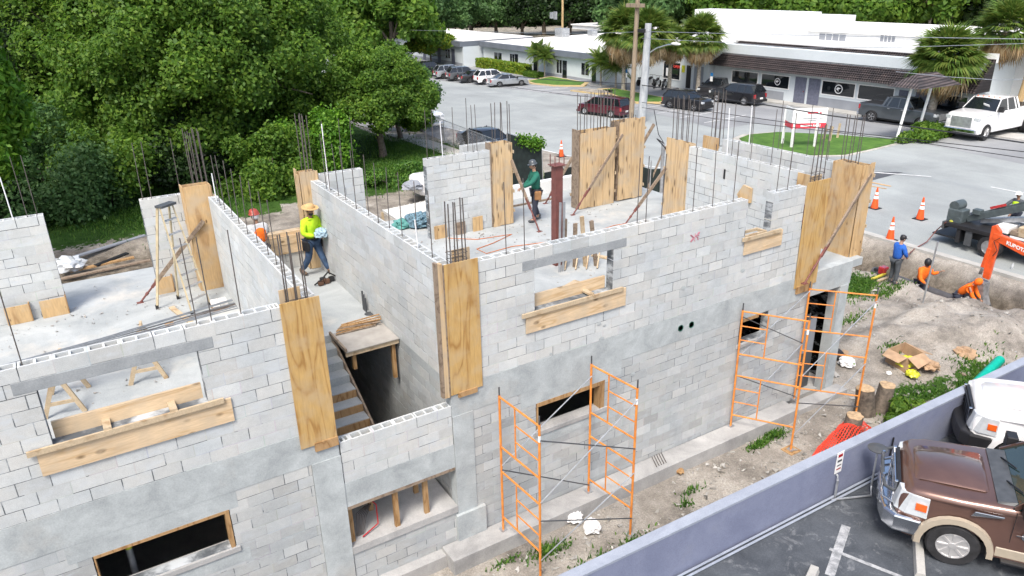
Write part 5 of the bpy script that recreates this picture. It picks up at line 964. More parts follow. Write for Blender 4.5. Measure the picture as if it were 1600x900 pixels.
# grass tufts
def tufts(name, spots, seed, h=.16, mat=M_GRASS):
    g = np.random.default_rng(seed); P = []
    for (cx, cy, rx, ry, n) in spots:
        q = g.normal(size=(n, 2))*.5; P.append(np.stack([cx+q[:, 0]*rx, cy+q[:, 1]*ry], 1))
    P = np.concatenate(P); n = len(P); z = gheight(P[:, 0], P[:, 1]); a = g.random(n)*2*pi; hh = h*(.5+g.random(n)); w_ = .012+.01*g.random(n); lx, ly = g.normal(size=n)*hh*.5, g.normal(size=n)*hh*.5
    b = np.stack([P[:, 0], P[:, 1], z], 1); dw = np.stack([np.cos(a)*w_, np.sin(a)*w_, 0*a], 1); tip = b+np.stack([lx, ly, hh], 1); mid = b+np.stack([lx*.35, ly*.35, hh*.6], 1)
    vs = np.stack([b-dw, b+dw, mid+dw*.8, mid-dw*.8, tip], 1).reshape(-1, 3); i = np.arange(n)*5; q4 = np.stack([i, i+1, i+2, i+3], 1); tr = np.stack([i+3, i+2, i+4, i+4], 1)
    me = bpy.data.meshes.new(name); me.from_pydata(vs.tolist(), [], q4.tolist()+[list(x[:3]) for x in tr.tolist()]); me.materials.append(mat); o = bpy.data.objects.new(name, me); COL.objects.link(o); o['kind'] = 'stuff'; return o
tag(tufts('grass', [(6.5, -.95, .45, .2, 300), (7.0, -1.8, .7, .3, 280), (8.0, -1.75, .6, .35, 260), (8.5, -1.9, .25, .2, 160), (9.7, -1.35, .15, .12, 60), (10.1, -1.1, .3, .1, 60), (12.7, -.72, .4, .12, 260), (13.3, -.65, .4, .15, 260), (5.6, -.75, .4, .1, 60), (14.6, -1.9, .7, .4, 200), (16.2, -2.1, .8, .3, 500), (17.6, -1.5, 1.2, .5, 700), (19.3, -1.9, 1.5, .4, 900), (20.6, -1.4, 1.1, .5, 400), (22.9, 4.2, 1.4, .8, 4200), (20.6, 2.5, 1.0, .25, 200), (23.6, 3.2, 1.0, .25, 400), (19.3, .3, .5, .25, 100)], 5, .085), 'green grass and weeds growing in tufts in the dirt alley', 'grass')
# stones and rubble
g = np.random.default_rng(9); mb = MB()
for _ in range(1500):
    if g.random() < .55: x, y = g.uniform(4.9, 17), g.uniform(-2.5, -.55)
    else: x, y = g.uniform(16.5, 25), g.uniform(-2.2, 6)
    s = .012+.05*g.random()**3; z = float(gheight(x, y)); k = len(mb.v); 
    vv = [(x+s*g.normal()*.9, y+s*g.normal()*.9, z+s*abs(g.normal())*.8) for _ in range(5)]+[(x, y, z-s*.4)]; mb.add(vv, [(0, 1, 2), (2, 3, 0), (3, 4, 5), (4, 0, 1), (1, 5, 3), (0, 2, 5)])
tag(mb.build('rubble', simple('rubble_stone', (.50, .49, .46), .95, 0, .3, 3, world=True, c2=(.25, .24, .22))), 'pale rubble and stones scattered over the dirt', 'rubble')['kind'] = 'stuff'
# orange netting heap
t = thing('safety_netting', 'crumpled heap of bright orange red plastic netting against the lilac wall', 'netting', (14.6, -1.95, 0)); mb = MB(); nu, nv = 26, 15; G_ = []
c0 = Z(1250, 712); c1 = Z(1315, 668); c0 = np.array([13.15, -2.15, 0]); c1 = np.array([15.2, -1.6, 0])
for i in range(nu+1):
    for j in range(nv+1):
        u, v = i/nu, j/nv; b = c0+(c1-c0)*u; off = (v-.5)*1.1; hh = .55*sin(pi*v)**.7*sin(pi*(.1+.85*u))**.5+.05*sin(9*u+7*v)+.04*sin(23*u)*sin(11*v); G_.append(Vector((b[0]+off*.25*(-1), b[1]+off*.62, max(.03, hh+.04))))
idx = lambda i, j: i*(nv+1)+j
for i in range(nu+1):
    for j in range(nv+1):
        if i < nu: mb.beam(G_[idx(i, j)], G_[idx(i+1, j)], .022, .006)
        if j < nv: mb.beam(G_[idx(i, j)], G_[idx(i, j+1)], .022, .006)
mb.build('net', simple('netting_orange', (.72, .055, .025), .5, var=.1), t)
# cardboard box with yellow plastic, sacks, teal pipe, boards
M_CARD = simple('cardboard', (.42, .28, .17), .85, 0, .12, 4); M_YEL = simple('yellow_plastic', (.60, .62, .04), .4, var=.2)
t = thing('cardboard_box', 'open cardboard box with yellow plastic inside lying on the dirt', 'box', (18.9, -.35, 0)); cx, cy = 18.95, -.3
for p in ([(cx-.35, cy-.3, .02), (cx+.3, cy-.35, .02), (cx+.32, cy-.33, .5), (cx-.33, cy-.28, .5)], [(cx-.35, cy-.3, .02), (cx-.3, cy+.35, .02), (cx-.28, cy+.33, .52), (cx-.33, cy-.28, .5)], [(cx-.3, cy+.35, .02), (cx+.4, cy+.3, .02), (cx+.4, cy+.28, .55), (cx-.28, cy+.33, .52)], [(cx+.3, cy-.35, .02), (cx+.4, cy+.3, .02), (cx+.4, cy+.28, .55), (cx+.32, cy-.33, .5)], [(cx-.33, cy-.28, .5), (cx-.28, cy+.33, .52), (cx-.62, cy+.28, .44), (cx-.62, cy-.2, .4)], [(cx-.33, cy-.28, .5), (cx+.32, cy-.33, .5), (cx+.3, cy-.6, .36), (cx-.3, cy-.6, .3)], [(cx+.32, cy-.33, .5), (cx+.4, cy+.28, .55), (cx+.75, cy+.2, .34), (cx+.7, cy-.4, .36)]):
    n_ = (Vector(p[1])-Vector(p[0])).cross(Vector(p[3])-Vector(p[0])).normalized()*.008; mb = MB(); mb.hexa([Vector(q_)-n_ for q_ in p]+[Vector(q_)+n_ for q_ in p]); mb.build('flap' if p[0][2] > .4 else 'side', M_CARD, t)
def crumple(name, c, r, m, t, seed, fl=.6):
    bm = bmesh.new(); bmesh.ops.create_icosphere(bm, subdivisions=3, radius=r); g_ = random.Random(seed)
    from mathutils import noise as mn
    for v in bm.verts: k = 1+.45*mn.noise(v.co*(3.2/r)+Vector((seed, 0, 0)))+.2*mn.noise(v.co*(8/r)); v.co = Vector((v.co.x*k, v.co.y*k, max(v.co.z*k*fl, -r*.25)))
    me = bpy.data.meshes.new(name); bm.to_mesh(me); bm.free(); me.materials.append(m); me.transform(Matrix.Translation(Vector(c)-t.location)); o = bpy.data.objects.new(name, me); COL.objects.link(o); o.parent = t; return o
crumple('plastic_wrap', (cx-.1, cy-.1, .25), .26, M_YEL, t, 3); crumple('plastic_wrap', (cx-.35, cy-.5, .12), .17, M_YEL, t, 6); crumple('paper', (cx+.35, cy-.55, .2), .24, M_CARD, t, 11)
for lab, a, r, m_, sd_ in (('white plastic sack lying in the grass under the scaffold, left one', (897, 815), .17, M_WHITE, 4), ('white plastic sack with a yellow patch, right one under the scaffold', (924, 830), .18, M_WHITE, 8), ('crumpled brown paper by the teal pipe', (1505, 562), .3, M_CARD, 15), ('dark rubbish bag behind the doorway column', (1305, 560), .22, M_BLACK, 17), ('white and green bag of rubbish by the doorway column', (1322, 572), .22, M_WHITE, 19), ('small white lump of rubbish beside the dirt', (1388, 587), .07, M_WHITE, 21), ('piece of orange brick rubble in the alley', (1062, 741), .09, M_STUD, 23)):
    p = Z(*a); n_ = {'sack': 'sack', 'paper': 'paper', 'bag': 'rubbish_bag', 'lump': 'rubbish', 'rubble': 'brick_rubble'}[[w_ for w_ in ('sack', 'paper', 'bag', 'lump', 'rubble') if w_ in lab][0]]
    t = thing(n_, lab, n_.split('_')[0], p); crumple('shape', (p[0], p[1], .06+r*.3), r, m_, t, sd_, .75)
    if 'yellow patch' in lab: crumple('label_patch', (p[0]-.05, p[1]-.02, .18), .07, M_YEL, t, 31)
    if 'green' in lab: crumple('green_patch', (p[0]+.02, p[1]-.12, .14), .09, M_LEAFB, t, 33)
M_TEAL = simple('teal_plastic', (.0, .42, .30), .35, var=.08); a = Z(1535, 590, .1); b = Z(1563, 562, .15); t = thing('teal_pipe', 'length of bright teal corrugated pipe behind the lilac wall', 'pipe', a); mb = MB(); dd = Vector(b)-Vector(a); aa = Vector(a)-dd*.4
mb.path([aa+dd*(1.4*k/40) for k in range(41)], .13, 12, rs=[.135 if k % 2 else .118 for k in range(41)]); mb.build('pipe', M_TEAL, t, smooth=60)
for lab, a, b, w_ in (('broad brown board lying near the teal pipe', (1476, 565), (1500, 578), .28), ('thin grey plank beside the broad brown board', (1478, 573), (1508, 590), .08), ('thin wooden lath on the dirt beside the doorway column', (1322, 552), (1312, 560), .2)):
    p, q = Z(*a), Z(*b); t = thing('plank', lab, 'plank', p, group='planks lying on the dirt'); mb = MB(); mb.beam((p[0], p[1], .08), (q[0], q[1], .06), w_, .03); mb.build('board', M_CARD if w_ > .1 else M_LUMD, t)
t = thing('steel_rod_pile', 'few short rusty rods lying on the footing against the wall', 'steel rods', (10.0, -.2, .34)); [mb_.build('rod', M_REBAR, t) for mb_ in [MB().tube((9.75+.07*i, -.38, .35), (9.9+.07*i, -.05, .36), .009, 5) for i in range(5)]]
t = thing('storage_door', 'grey panelled doors leaning inside the ground floor doorway', 'door', (15.2, .5, 0))
for i in range(3): mb = MB(); mb.box(14.85+.33*i, .42, .1, 15.15+.33*i, .47, 2.35-.1*i); mb.build('panel', M_DKGREY, t); mb = MB(); mb.box(14.88+.33*i, .405, 1.15, 15.12+.33*i, .419, 2.1); mb.build('inset', M_WAIN, t)

# ------------------------------------------------------------------ buildings across the road
def wallbox(mb, x0, y0, x1, y1, z0, z1): mb.box(x0, y0, z0, x1, y1, z1)
def window_at(t, x, y0, y1, z0, z1, fr=M_WHITE, glass=M_GLASS, mull=0, proud=.03):
    f = bpy.data.objects.new('window', None); COL.objects.link(f); f.parent = t; off = tuple(t.location)
    mb = MB(); mb.box(x-proud*.5, y0, z0, x+.02, y1, z1); mb.build('pane', glass, f, off=off)
    mb = MB(); w_ = .07; mb.box(x-proud*1.6, y0-w_, z0-w_, x+.0, y0, z1+w_); mb.box(x-proud*1.6, y1, z0-w_, x+.0, y1+w_, z1+w_); mb.box(x-proud*1.6, y0+.001, z0-w_, x, y1-.001, z0); mb.box(x-proud*1.6, y0+.001, z1, x, y1-.001, z1+w_)
    for k in range(mull): yy = y0+(y1-y0)*(k+1)/(mull+1); mb.box(x-proud*1.5, yy-.025, z0+.001, x, yy+.025, z1-.001)
    mb.build('frame', fr, f, off=off); return f
b1 = thing('shop_building', 'single storey pale grey building with a dark tiled mansard roof and grey doors', 'building', (60, 28, 0)); xf = 53.9
mb = MB(); mb.box(xf, 17.28, 0, 62, 41.2, 4.35); mb.build('wall', M_WALLG, b1); mb = MB(); mb.box(xf-.02, 17.3, 0, xf-.001, 30.0, .82); mb.box(xf-.02, 33.0, 0, xf-.001, 41.2, .82); mb.box(xf-.02, 31.0-.0, 0, xf-.001, 31.3, .82); mb.build('wainscot', M_WAIN, b1)
mb = MB(); mb.add([(53.1, 16.9, 2.62), (53.1, 41.1, 2.62), (54.9, 39.3, 4.6), (54.9, 16.9, 4.6), (53.1, 16.9, 2.50), (53.1, 41.1, 2.50), (54.9, 41.1, 2.50), (54.9, 16.9, 2.50), (54.9, 41.1, 2.62)], [(0, 1, 2, 3), (4, 7, 6, 5), (0, 4, 5, 1), (1, 5, 6, 8), (1, 8, 2), (0, 3, 7, 4)]); roof1 = mb.build('mansard_roof', M_TILES, b1)
for k in range(14):
    f = (k+.5)/14; x = 53.1+1.8*f; z = 2.62+1.98*f; mb = MB(); mb.beam((x-.02, 16.9, z+.03), (x-.02, 41.0-1.4*f, z+.03), .10, .035); mb.build('tile_course', M_TILES, roof1, off=tuple(b1.location))
mb = MB(); mb.box(54.92, 16.9, 4.351, 55.2, 41.0, 4.95); mb.build('parapet', M_WALLW, b1); mb = MB(); mb.box(55.2, 17.28, 4.351, 62, 41.0, 4.45); mb.build('flat_roof', M_ROOFW, b1)
for y0, y1, m_ in ((35.95, 38.9, 2), (32.6, 35.5, 1), (26.35, 29.3, 0), (23.1, 26.0, 0)): window_at(b1, xf, y0, y1, 1.12, 2.12, glass=M_GLASS, mull=0)
window_at(b1, xf, 17.7, 20.2, .95, 2.1); 
for y0, y1 in ((30.85, 31.95), (29.5, 30.6)):
    d_ = MB().box(xf-.05, y0, .1, xf-.012, y1, 2.2).build('door', M_DOORG, b1); MB().box(xf-.09, y0+.1, 1.05, xf-.051, y0+.2, 1.15).build('handle', M_CHROME, d_, off=tuple(b1.location))
for y0, y1 in ((22.0, 22.7), (20.6, 21.4)): MB().box(xf-.04, y0, .1, xf-.01, y1, 2.1).build('shutter', M_DOORG, b1)
def ringmark(y, z, r):
    o = bpy.data.objects.new('window_emblem', None); COL.objects.link(o); o.parent = b1; off = tuple(b1.location); n = 24
    mb = MB(); mb.add([(xf-.06, y+rr*cos(2*pi*i/n), z+rr*sin(2*pi*i/n)) for rr in (r, r*.8) for i in range(n)], [(i, (i+1) % n, n+(i+1) % n, n+i) for i in range(n)]); mb.build('ring', M_WHITE, o, off=off)
    mb = MB(); mb.add([(xf-.06, y+a*r, z+b*r) for a, b in ((.62, -.05), (.25, .42), (-.1, .30), (-.55, .25), (-.25, .05), (.05, -.02), (-.05, -.55), (.3, -.2))], [tuple(range(8))]); mb.build('bird_shape', M_WHITE, o, off=off)
ringmark(33.75, 1.62, .30); ringmark(27.75, 1.62, .36)
MB().box(xf-.05, 27.4, 2.33, xf-.01, 28.1, 2.62).build('pale_notice', simple('mint_notice', (.55, .75, .66), .6), b1)
for i, (yc, w2) in enumerate(((27.9, 2.6), (21.6, 1.9))):
    pass
# raised roof blocks behind the mansard
b1r = thing('warehouse', 'tall white warehouse wall with a stepped top behind the tiled roof', 'building', (70, 40, 0)); xw = 63
pa, pb, pc = X(1095, 33, xw), X(1257, 20, xw), X(1311, 23, xw); mb = MB(); mb.box(xw, pb[1], 0, 65.5, pa[1]+1, pb[2]); mb.build('wall', M_WALLW, b1r); mb = MB(); mb.box(xw, pc[1], 0, 65.5, pb[1]-.01, pc[2]-.12); mb.build('wall', M_WALLW, b1r)
for p in ((1152, 30), (1211, 26)): q = X(*p, xw+3); MB().tube((xw+3, q[1], q[2]-.8), (xw+3, q[1], q[2]+.35), .14, 8).build('roof_vent', M_WALLW, b1r)
b1c = thing('raised_roof_building', 'low white building with barred clerestory windows behind the tiled roof', 'building', (64, 18, 0)); xc = 58.5
pa, pb = X(1262, 50, xc), X(1600, 40, xc); mb = MB(); mb.box(xc, 2, 0, 64, pa[1], pa[2]+.1); mb.build('wall', M_WALLW, b1c); mb = MB(); mb.prism([(xc-.2, pa[2]+.102), (xc+2.5, pa[2]+.62), (64, pa[2]+.66), (64, pa[2]+.102)], lambda u, v, s: (u, s, v), 2, pa[1]+.1); mb.build('roof', M_ROOFW, b1c)
for a, b in (((1281, 50), (1321, 65)), ((1377, 51), (1398, 67))):
    p, q = X(*a, xc), X(*b, xc); window_at(b1c, xc, min(p[1], q[1]), max(p[1], q[1]), q[2]+.02, p[2]-.1, M_WALLW, M_WAIN, 3)
b4 = thing('corner_building', 'pale grey taller building with white pilasters at the right edge', 'building', (58, 8, 0)); mb = MB(); mb.box(59.6, -6, 0, 75, 17.0, 4.9); mb.build('wall', M_WALLG, b4)
for y in (15.9, 14.0, 12.1, 10): MB().box(59.4, y, 0, 59.59, y+.3, 4.9).build('pilaster', M_WALLW, b4)
MB().box(59.3, -6, 4.901, 75, 17.0, 5.1).build('roof', M_ROOFW, b4)
# connector with shop front
bc = thing('shop_front_building', 'pale building part behind the palms with a shop window and grey entrance', 'building', (58, 46, 0)); xs0 = 53.3
MB().box(xs0, 41.21, 0, 63, 52.0, 3.5).build('wall', M_WALLG, bc); MB().box(xs0-.15, 41.3, 3.501, 63, 51.9, 3.62).build('roof', M_ROOFW, bc)
window_at(bc, xs0, 45.0, 47.3, .75, 2.3); MB().box(xs0-.03, 41.9, .1, xs0-.01, 43.1, 2.2).build('roller_door', M_WAIN, bc); MB().box(xs0-.04, 43.5, .1, xs0-.01, 44.1, 2.2).build('door', M_BLACK, bc)
text('OPEN', .34, (xs0-.07, 45.45, 1.95), (0, -1, 0), (0, 0, 1), simple('red_sign', (.85, .08, .06), .5), 'lettering', bc, tuple(bc.location), .005, .01)
MB().box(xs0-.05, 44.35, 1.5, xs0-.01, 44.75, 2.15).build('yellow_poster', M_YEL, bc); MB().box(xs0-.07, 46.5, 1.0, xs0-.055, 46.9, 1.75).build('white_poster', M_WHITE, bc)
b2 = thing('office_building', 'long white roofed building with a slate fascia and dark doors behind the parked row', 'building', (60, 62, 0)); x2 = 48.65
MB().box(x2, 51.0, 0, 76, 75.3, 2.4).build('wall', M_WALLG, b2); MB().box(x2-.45, 50.7, 2.401, x2-.0, 75.5, 2.98).build('fascia', M_FASCIA, b2); MB().box(x2, 50.7, 2.401, 76, 75.3, 2.96).build('roof', M_ROOFW, b2); MB().box(x2-.015, 51, 0, x2-.001, 75.2, .42).build('wainscot', M_WAIN, b2)
for y0, y1, z0, z1 in ((70.8, 72.6, .5, 1.85), (67.9, 68.9, .5, 1.9), (58.2, 59.2, .55, 1.95), (53.4, 54.7, .75, 1.95)): window_at(b2, x2, y0, y1, z0, z1, M_WALLG, M_GLASS, 1, .02)
for y0, y1 in ((67.1, 67.85), (57.3, 58.1), (62.9, 63.8), (52.2, 52.9)): MB().box(x2-.03, y0, .05, x2-.016, y1, 1.95).build('door', M_GLASS, b2)
for (px0, py0, s) in ((870, 52, 1.2), (920, 50, .8)): q = Z(px0, py0+6, 2.96); MB().box(q[0], q[1]-s, 2.97, q[0]+s, q[1]+s*.4, 2.97+s*.9).build('air_conditioner', M_GALV, b2, bevel=.03)
b3 = thing('office_building', 'furthest low building with a slate fascia behind the yellow green tree', 'building', (58, 88, 0)); x3 = 46.0
MB().box(x3, 75.75, 0, 56, 101, 2.45).build('wall', M_WALLG, b3); MB().box(x3-.4, 75.74, 2.451, 56.4, 101, 3.05).build('fascia', M_FASCIA, b3); MB().box(x3+.1, 75.9, 3.051, 56.5, 101, 3.10).build('roof', M_ROOFW, b3); MB().box(x3-.015, 76, 0, x3-.001, 100.9, .45).build('wainscot', M_WAIN, b3)
for y in (78.0, 82, 86.5, 91, 95): MB().box(x3-.03, y, .1, x3-.016, y+.9, 2.0).build('door', M_DOORG, b3); window_at(b3, x3, y+1.3, y+2.6, .8, 1.9, M_WALLG, M_GLASS, 1, .02)
b2b = thing('rear_hall', 'white hall roof with a row of small roof piers rising behind the slate fascia', 'building', (85, 70, 0)); p = X(830, 56, 84.2); MB().box(70.2, 52.2, 2.97, 77, 86, 3.5).build('wall', M_WALLW, b2b); MB().box(70.0, 52.0, 3.501, 77.4, 86.2, 3.65).build('roof', M_ROOFW, b2b)
for k in range(9): MB().box(70.02, 53+2.4*k, 2.97, 70.19, 53.3+2.4*k, 3.48).build('pier', M_FASCIA, b2b)
bb = thing('apartment_building', 'beige building with pale balconies glimpsed between the distant trees', 'building', (92, 165, 0)); MB().box(84, 150, 0, 116, 170, 8.5).build('wall', simple('beige_wall', (.56, .47, .34), .9), bb)
for k in range(7): MB().box(85+4.4*k, 149.8, 3.0, 87.2+4.4*k, 149.99, 4.6).build('window', M_GLASS, bb); MB().box(85+4.4*k, 149.8, 5.8, 87.2+4.4*k, 149.99, 7.3).build('window', M_GLASS, bb)

# ------------------------------------------------------------------ poles, street light, cables
def pole(lab, base, h, r, m, lean=(0, 0), cat='utility pole', name='utility_pole'):
    t = thing(name, lab, cat, (base[0], base[1], 0)); MB().tube((base[0], base[1], 0), (base[0]+lean[0], base[1]+lean[1], h), r, 12, r*.72).build('pole', m, t, smooth=50); return t
M_POLE = m_wood('pole_wood', (.30, .24, .17), (.18, .14, .10), 6, (6, 6, .4)); M_POLEL = m_wood('pole_wood_light', (.46, .33, .17), (.32, .21, .10), 6, (6, 6, .4)); M_POLEC = m_conc('pole_concrete', (.48, .50, .51), (.38, .40, .41), 1, True)
tp = pole('weathered wooden utility pole standing against the pale concrete pole', (37.8, 33.8), 12, .20, M_POLE, (.15, -.1)); 
a = X(1000, 8, 37.9); MB().box(37.6, a[1]-.3, a[2]-.15, 38.1, a[1]+1.2, a[2]+.1).build('cross_arm', M_POLE, tp); q = X(1003, 48, 37.9); MB().box(37.7, q[1]-.35, q[2]-.12, 37.95, q[1]+.25, q[2]+.12).build('bracket', M_BLACK, tp)
tc = pole('smooth pale concrete pole carrying the street lamp', (38.3, 33.15), 7.05, .33, M_POLEC, (.12, -.1), 'pole', 'concrete_pole')
pa = [X(*p, 38.4) for p in ((1002, 97), (1012, 84), (1026, 75), (1042, 70), (1050, 69))]; tl = thing('street_lamp', 'street lamp with a white head on a long curved arm from the concrete pole', 'street lamp', pa[0]); MB().path([tuple(p) for p in pa], .045, 8).build('arm', M_CHROME, tl, smooth=60); q = X(1056, 68.5, 38.4); e = MB().ball(tuple(q), .12, .50, .10, 12, 8).build('lamp_head', M_WHITE, tl, smooth=60)
tr_ = pole('light wooden pole with a grey transformer at the right edge', (57.5, 16.2), 13, .22, M_POLEL, (.9, -.55)); q = X(1574, 33, 57.9); MB().tube((57.6, q[1], q[2]-.6), (57.6, q[1], q[2]+.5), .32, 14).build('transformer', M_GALV, tr_, smooth=50); MB().tube((57.6, q[1]-.7, q[2]-.5), (57.6, q[1]-.7, q[2]+.4), .2, 12).build('transformer', M_GALV, tr_, smooth=50)
pole('dark leaning pole in front of the pilasters at the right edge', (58.6, 13.6), 8, .13, M_POLE, (.5, -.6)); tq = pole('distant wooden pole with grey transformer boxes above the white roof', (62.0, 77.0), 12.5, .17, M_POLEL); q = X(868, 24, 62); MB().box(61.6, q[1]-.6, q[2]-.5, 61.85, q[1]-.1, q[2]+.5).build('transformer', M_GALV, tq); MB().box(61.6, q[1]+.3, q[2]-.4, 61.85, q[1]+.8, q[2]+.4).build('transformer', M_GALV, tq)
def cable(lab, pts, r, m, x=38.0):
    P = [X(*p, x) for p in pts]; t = thing('overhead_cable', lab, 'cable', P[0], group='overhead cables along the road'); Q = []
    for a, b in zip(P, P[1:]): Q += [tuple(a+(b-a)*k/6-np.array([0, 0, .0])) for k in range(6)]
    MB().path(Q+[tuple(P[-1])], r, 5).build('cable', m, t)
cable('thick black cable crossing in front of the sign and the white pickup', [(1003, 133), (1060, 141), (1119, 153), (1210, 166), (1300, 181), (1413, 196), (1600, 223)], .035, M_BLACK)
cable('black cable crossing below the thick one through the sign base', [(1003, 160), (1121, 176), (1234, 192), (1311, 205), (1600, 237)], .02, M_BLACK)
cable('lowest thin black cable, over the road at the right', [(1003, 168), (1121, 186), (1300, 206), (1432, 222), (1600, 247)], .018, M_BLACK)
cable('black cable running left from the poles over the parking row', [(985, 131), (920, 128), (850, 124), (720, 109), (600, 97)], .03, M_BLACK)
cable('lower thin black cable running left from the poles over the road', [(985, 158), (880, 147), (760, 131), (617, 114)], .02, M_BLACK)
cable('thin pale wire level with the palm crowns, left of the poles', [(990, 50), (930, 52), (850, 52), (640, 47)], .016, M_GALV)
cable('thin pale wire level with the palm crowns, right of the poles', [(1003, 49), (1120, 52), (1300, 56), (1600, 61)], .016, M_GALV)
cable('thin wire sagging just above the tiled roof', [(1003, 60), (1130, 66), (1250, 75), (1400, 74), (1600, 68)], .013, M_GALV)
cable('thin wire hanging across the front of the tiled roof building', [(1400, 112), (1480, 120), (1560, 125), (1600, 124)], .014, M_GALV)
# property sign on the grass island
s0, s1 = np.array(Z(1236, 232)), np.array(Z(1272, 231)); t = thing('property_sign', 'white and red real estate style sign board on white posts on the grass island', 'sign', s0)
d = Vector(s1-s0); d.z = 0; Lp = d.length; d.normalize(); zc = Vector((0, 0, 1))
a = Vector(s0)-d*.12; b = Vector(s1)+d*.55
MB().beam(a+zc*2.02, b+zc*2.02, .03, .92).build('panel', M_WHITE, t); n_ = Vector((-d.y, d.x, 0)); n_ = n_ if n_.dot(Vector(CP)-a) > 0 else -n_
M_SRED = simple('sign_red', (.62, .045, .07), .5, var=.04); MB().beam(a+zc*1.40+n_*.0, b+zc*1.40, .032, .32).build('red_band', M_SRED, t)
for k, (f0, f1, z, h, m_) in enumerate(((.42, .82, 2.2, .12, M_SRED), (.30, .90, 1.85, .05, M_GALV), (.45, .70, 1.72, .05, M_GALV), (.25, .58, 1.40, .10, M_WHITE))): MB().beam(a.lerp(b, f0)+n_*.022+zc*z, a.lerp(b, f1)+n_*.022+zc*z, .006, h).build('print_line', m_, t)
text('6401', .26, a.lerp(b, .73)+n_*.03+zc*1.40, d, zc, M_WHITE, 'lettering', t, tuple(t.location), .004, .008)
c2 = Vector(Z(1222, 226)); MB().beam(a+zc*2.02, Vector((c2.x, c2.y, 2.05)), .03, .92).build('panel', M_WHITE, t); MB().beam(a+zc*1.40, Vector((c2.x, c2.y, 1.42)), .032, .32).build('red_band', M_SRED, t)
for p in (Vector(s0), Vector(s1), c2): MB().box(p.x-.06, p.y-.06, 0, p.x+.06, p.y+.06, 2.3).build('post', M_WHITE, t)
t = thing('timber_stand', 'rough timber stand of three legs beside the property sign', 'timber stand', Z(1296, 218)); 
for p in ((1287, 219), (1296, 222), (1308, 217)): q = Z(*p); MB().beam((q[0], q[1], 0), (q[0]+.15, q[1]+.05, 1.0), .12, .1).build('leg', M_LUM, t)
MB().beam(tuple(Z(1287, 219)+np.array([0, 0, .6])), tuple(Z(1300, 220)+np.array([0, 0, .85])), .1, .06).build('rail', M_LUMD, t)
t = thing('roofed_stand', 'two white posts carrying a little dark shingled roof beside the palm', 'roofed stand', (47.5, 17.6, 0)); q0 = X(1399, 224, 46.6); k0, k1 = Z(1399, 224), Z(1431, 216); 
for k in (k0, k1): MB().tube((k[0], k[1], 0), (k[0]+.55, k[1]-.1, 3.55), .085, 10).build('post', M_WHITE, t, smooth=50)
cx, cy = (k0[0]+k1[0])/2+.5, (k0[1]+k1[1])/2-.15; mb = MB(); mb.add([(cx-2.0, cy-1.0, 3.5), (cx+2.0, cy-1.4, 3.5), (cx+2.0, cy+1.0, 3.5), (cx-2.0, cy+1.2, 3.5), (cx-.9, cy, 4.25), (cx+1.1, cy-.1, 4.25)], [(3, 2, 1, 0), (0, 1, 5, 4), (1, 2, 5), (2, 3, 4, 5), (3, 0, 4)]); mb.build('roof', M_TILES, t)
# accessible parking signs and mail post by the shop front
for lab, p in (('blue and white parking sign on a post beside the grey entrance', (1110, 150)), ('blue and white parking sign on a post left of the palms trunk', (978, 143))):
    q = Z(*p); t = thing('parking_sign', lab, 'parking sign', q, group='blue parking signs by the shops'); MB().tube((q[0], q[1], 0), (q[0], q[1], 2.0), .03, 6).build('post', M_BLACK, t); MB().box(q[0]-.05, q[1]-.15, 1.75, q[0]-.032, q[1]+.15, 2.05).build('blue_plate', simple('sign_blue', (.02, .16, .40), .5), t); MB().box(q[0]-.05, q[1]-.15, 1.3, q[0]-.032, q[1]+.15, 1.72).build('white_plate', M_WHITE, t)
# motorbikes in the shade of the palms
def bike(lab, p, rz):
    t = thing('motorbike', lab, 'motorbike', p, rz, 'motorbikes parked at the shop window', world=False)
    for x in (-.7, .7): MB().lathe([(.22, -.05), (.31, -.05), (.33, 0), (.31, .05), (.22, .05), (.22, -.05)], (x, 0, .33), 16, 'y').build('wheel', M_RUB, t)
    MB().ball((.12, 0, .82), .32, .14, .14).build('tank', M_BLACK, t); MB().box(-.75, -.13, .68, -.1, .13, .80).build('seat', M_BLACK, t, bevel=.04); MB().box(-.3, -.15, .3, .3, .15, .66).build('engine', M_GALV, t, bevel=.04)
    mb = MB(); mb.tube((.7, 0, .33), (.45, 0, 1.05), .03, 6); mb.build('fork', M_CHROME, t); MB().tube((.42, -.35, 1.08), (.42, .35, 1.08), .02, 6).build('handlebar', M_BLACK, t)
for i in range(4): bike(['motorbike left of the middle palm trunk, first of four', 'motorbike right behind the middle palm trunk, second of four', 'motorbike third of four in front of the shop window', 'motorbike nearest the yellow poster, last of four'][i], (51.8-.1*i, 48.6-1.15*i, .03), R(10+8*i))

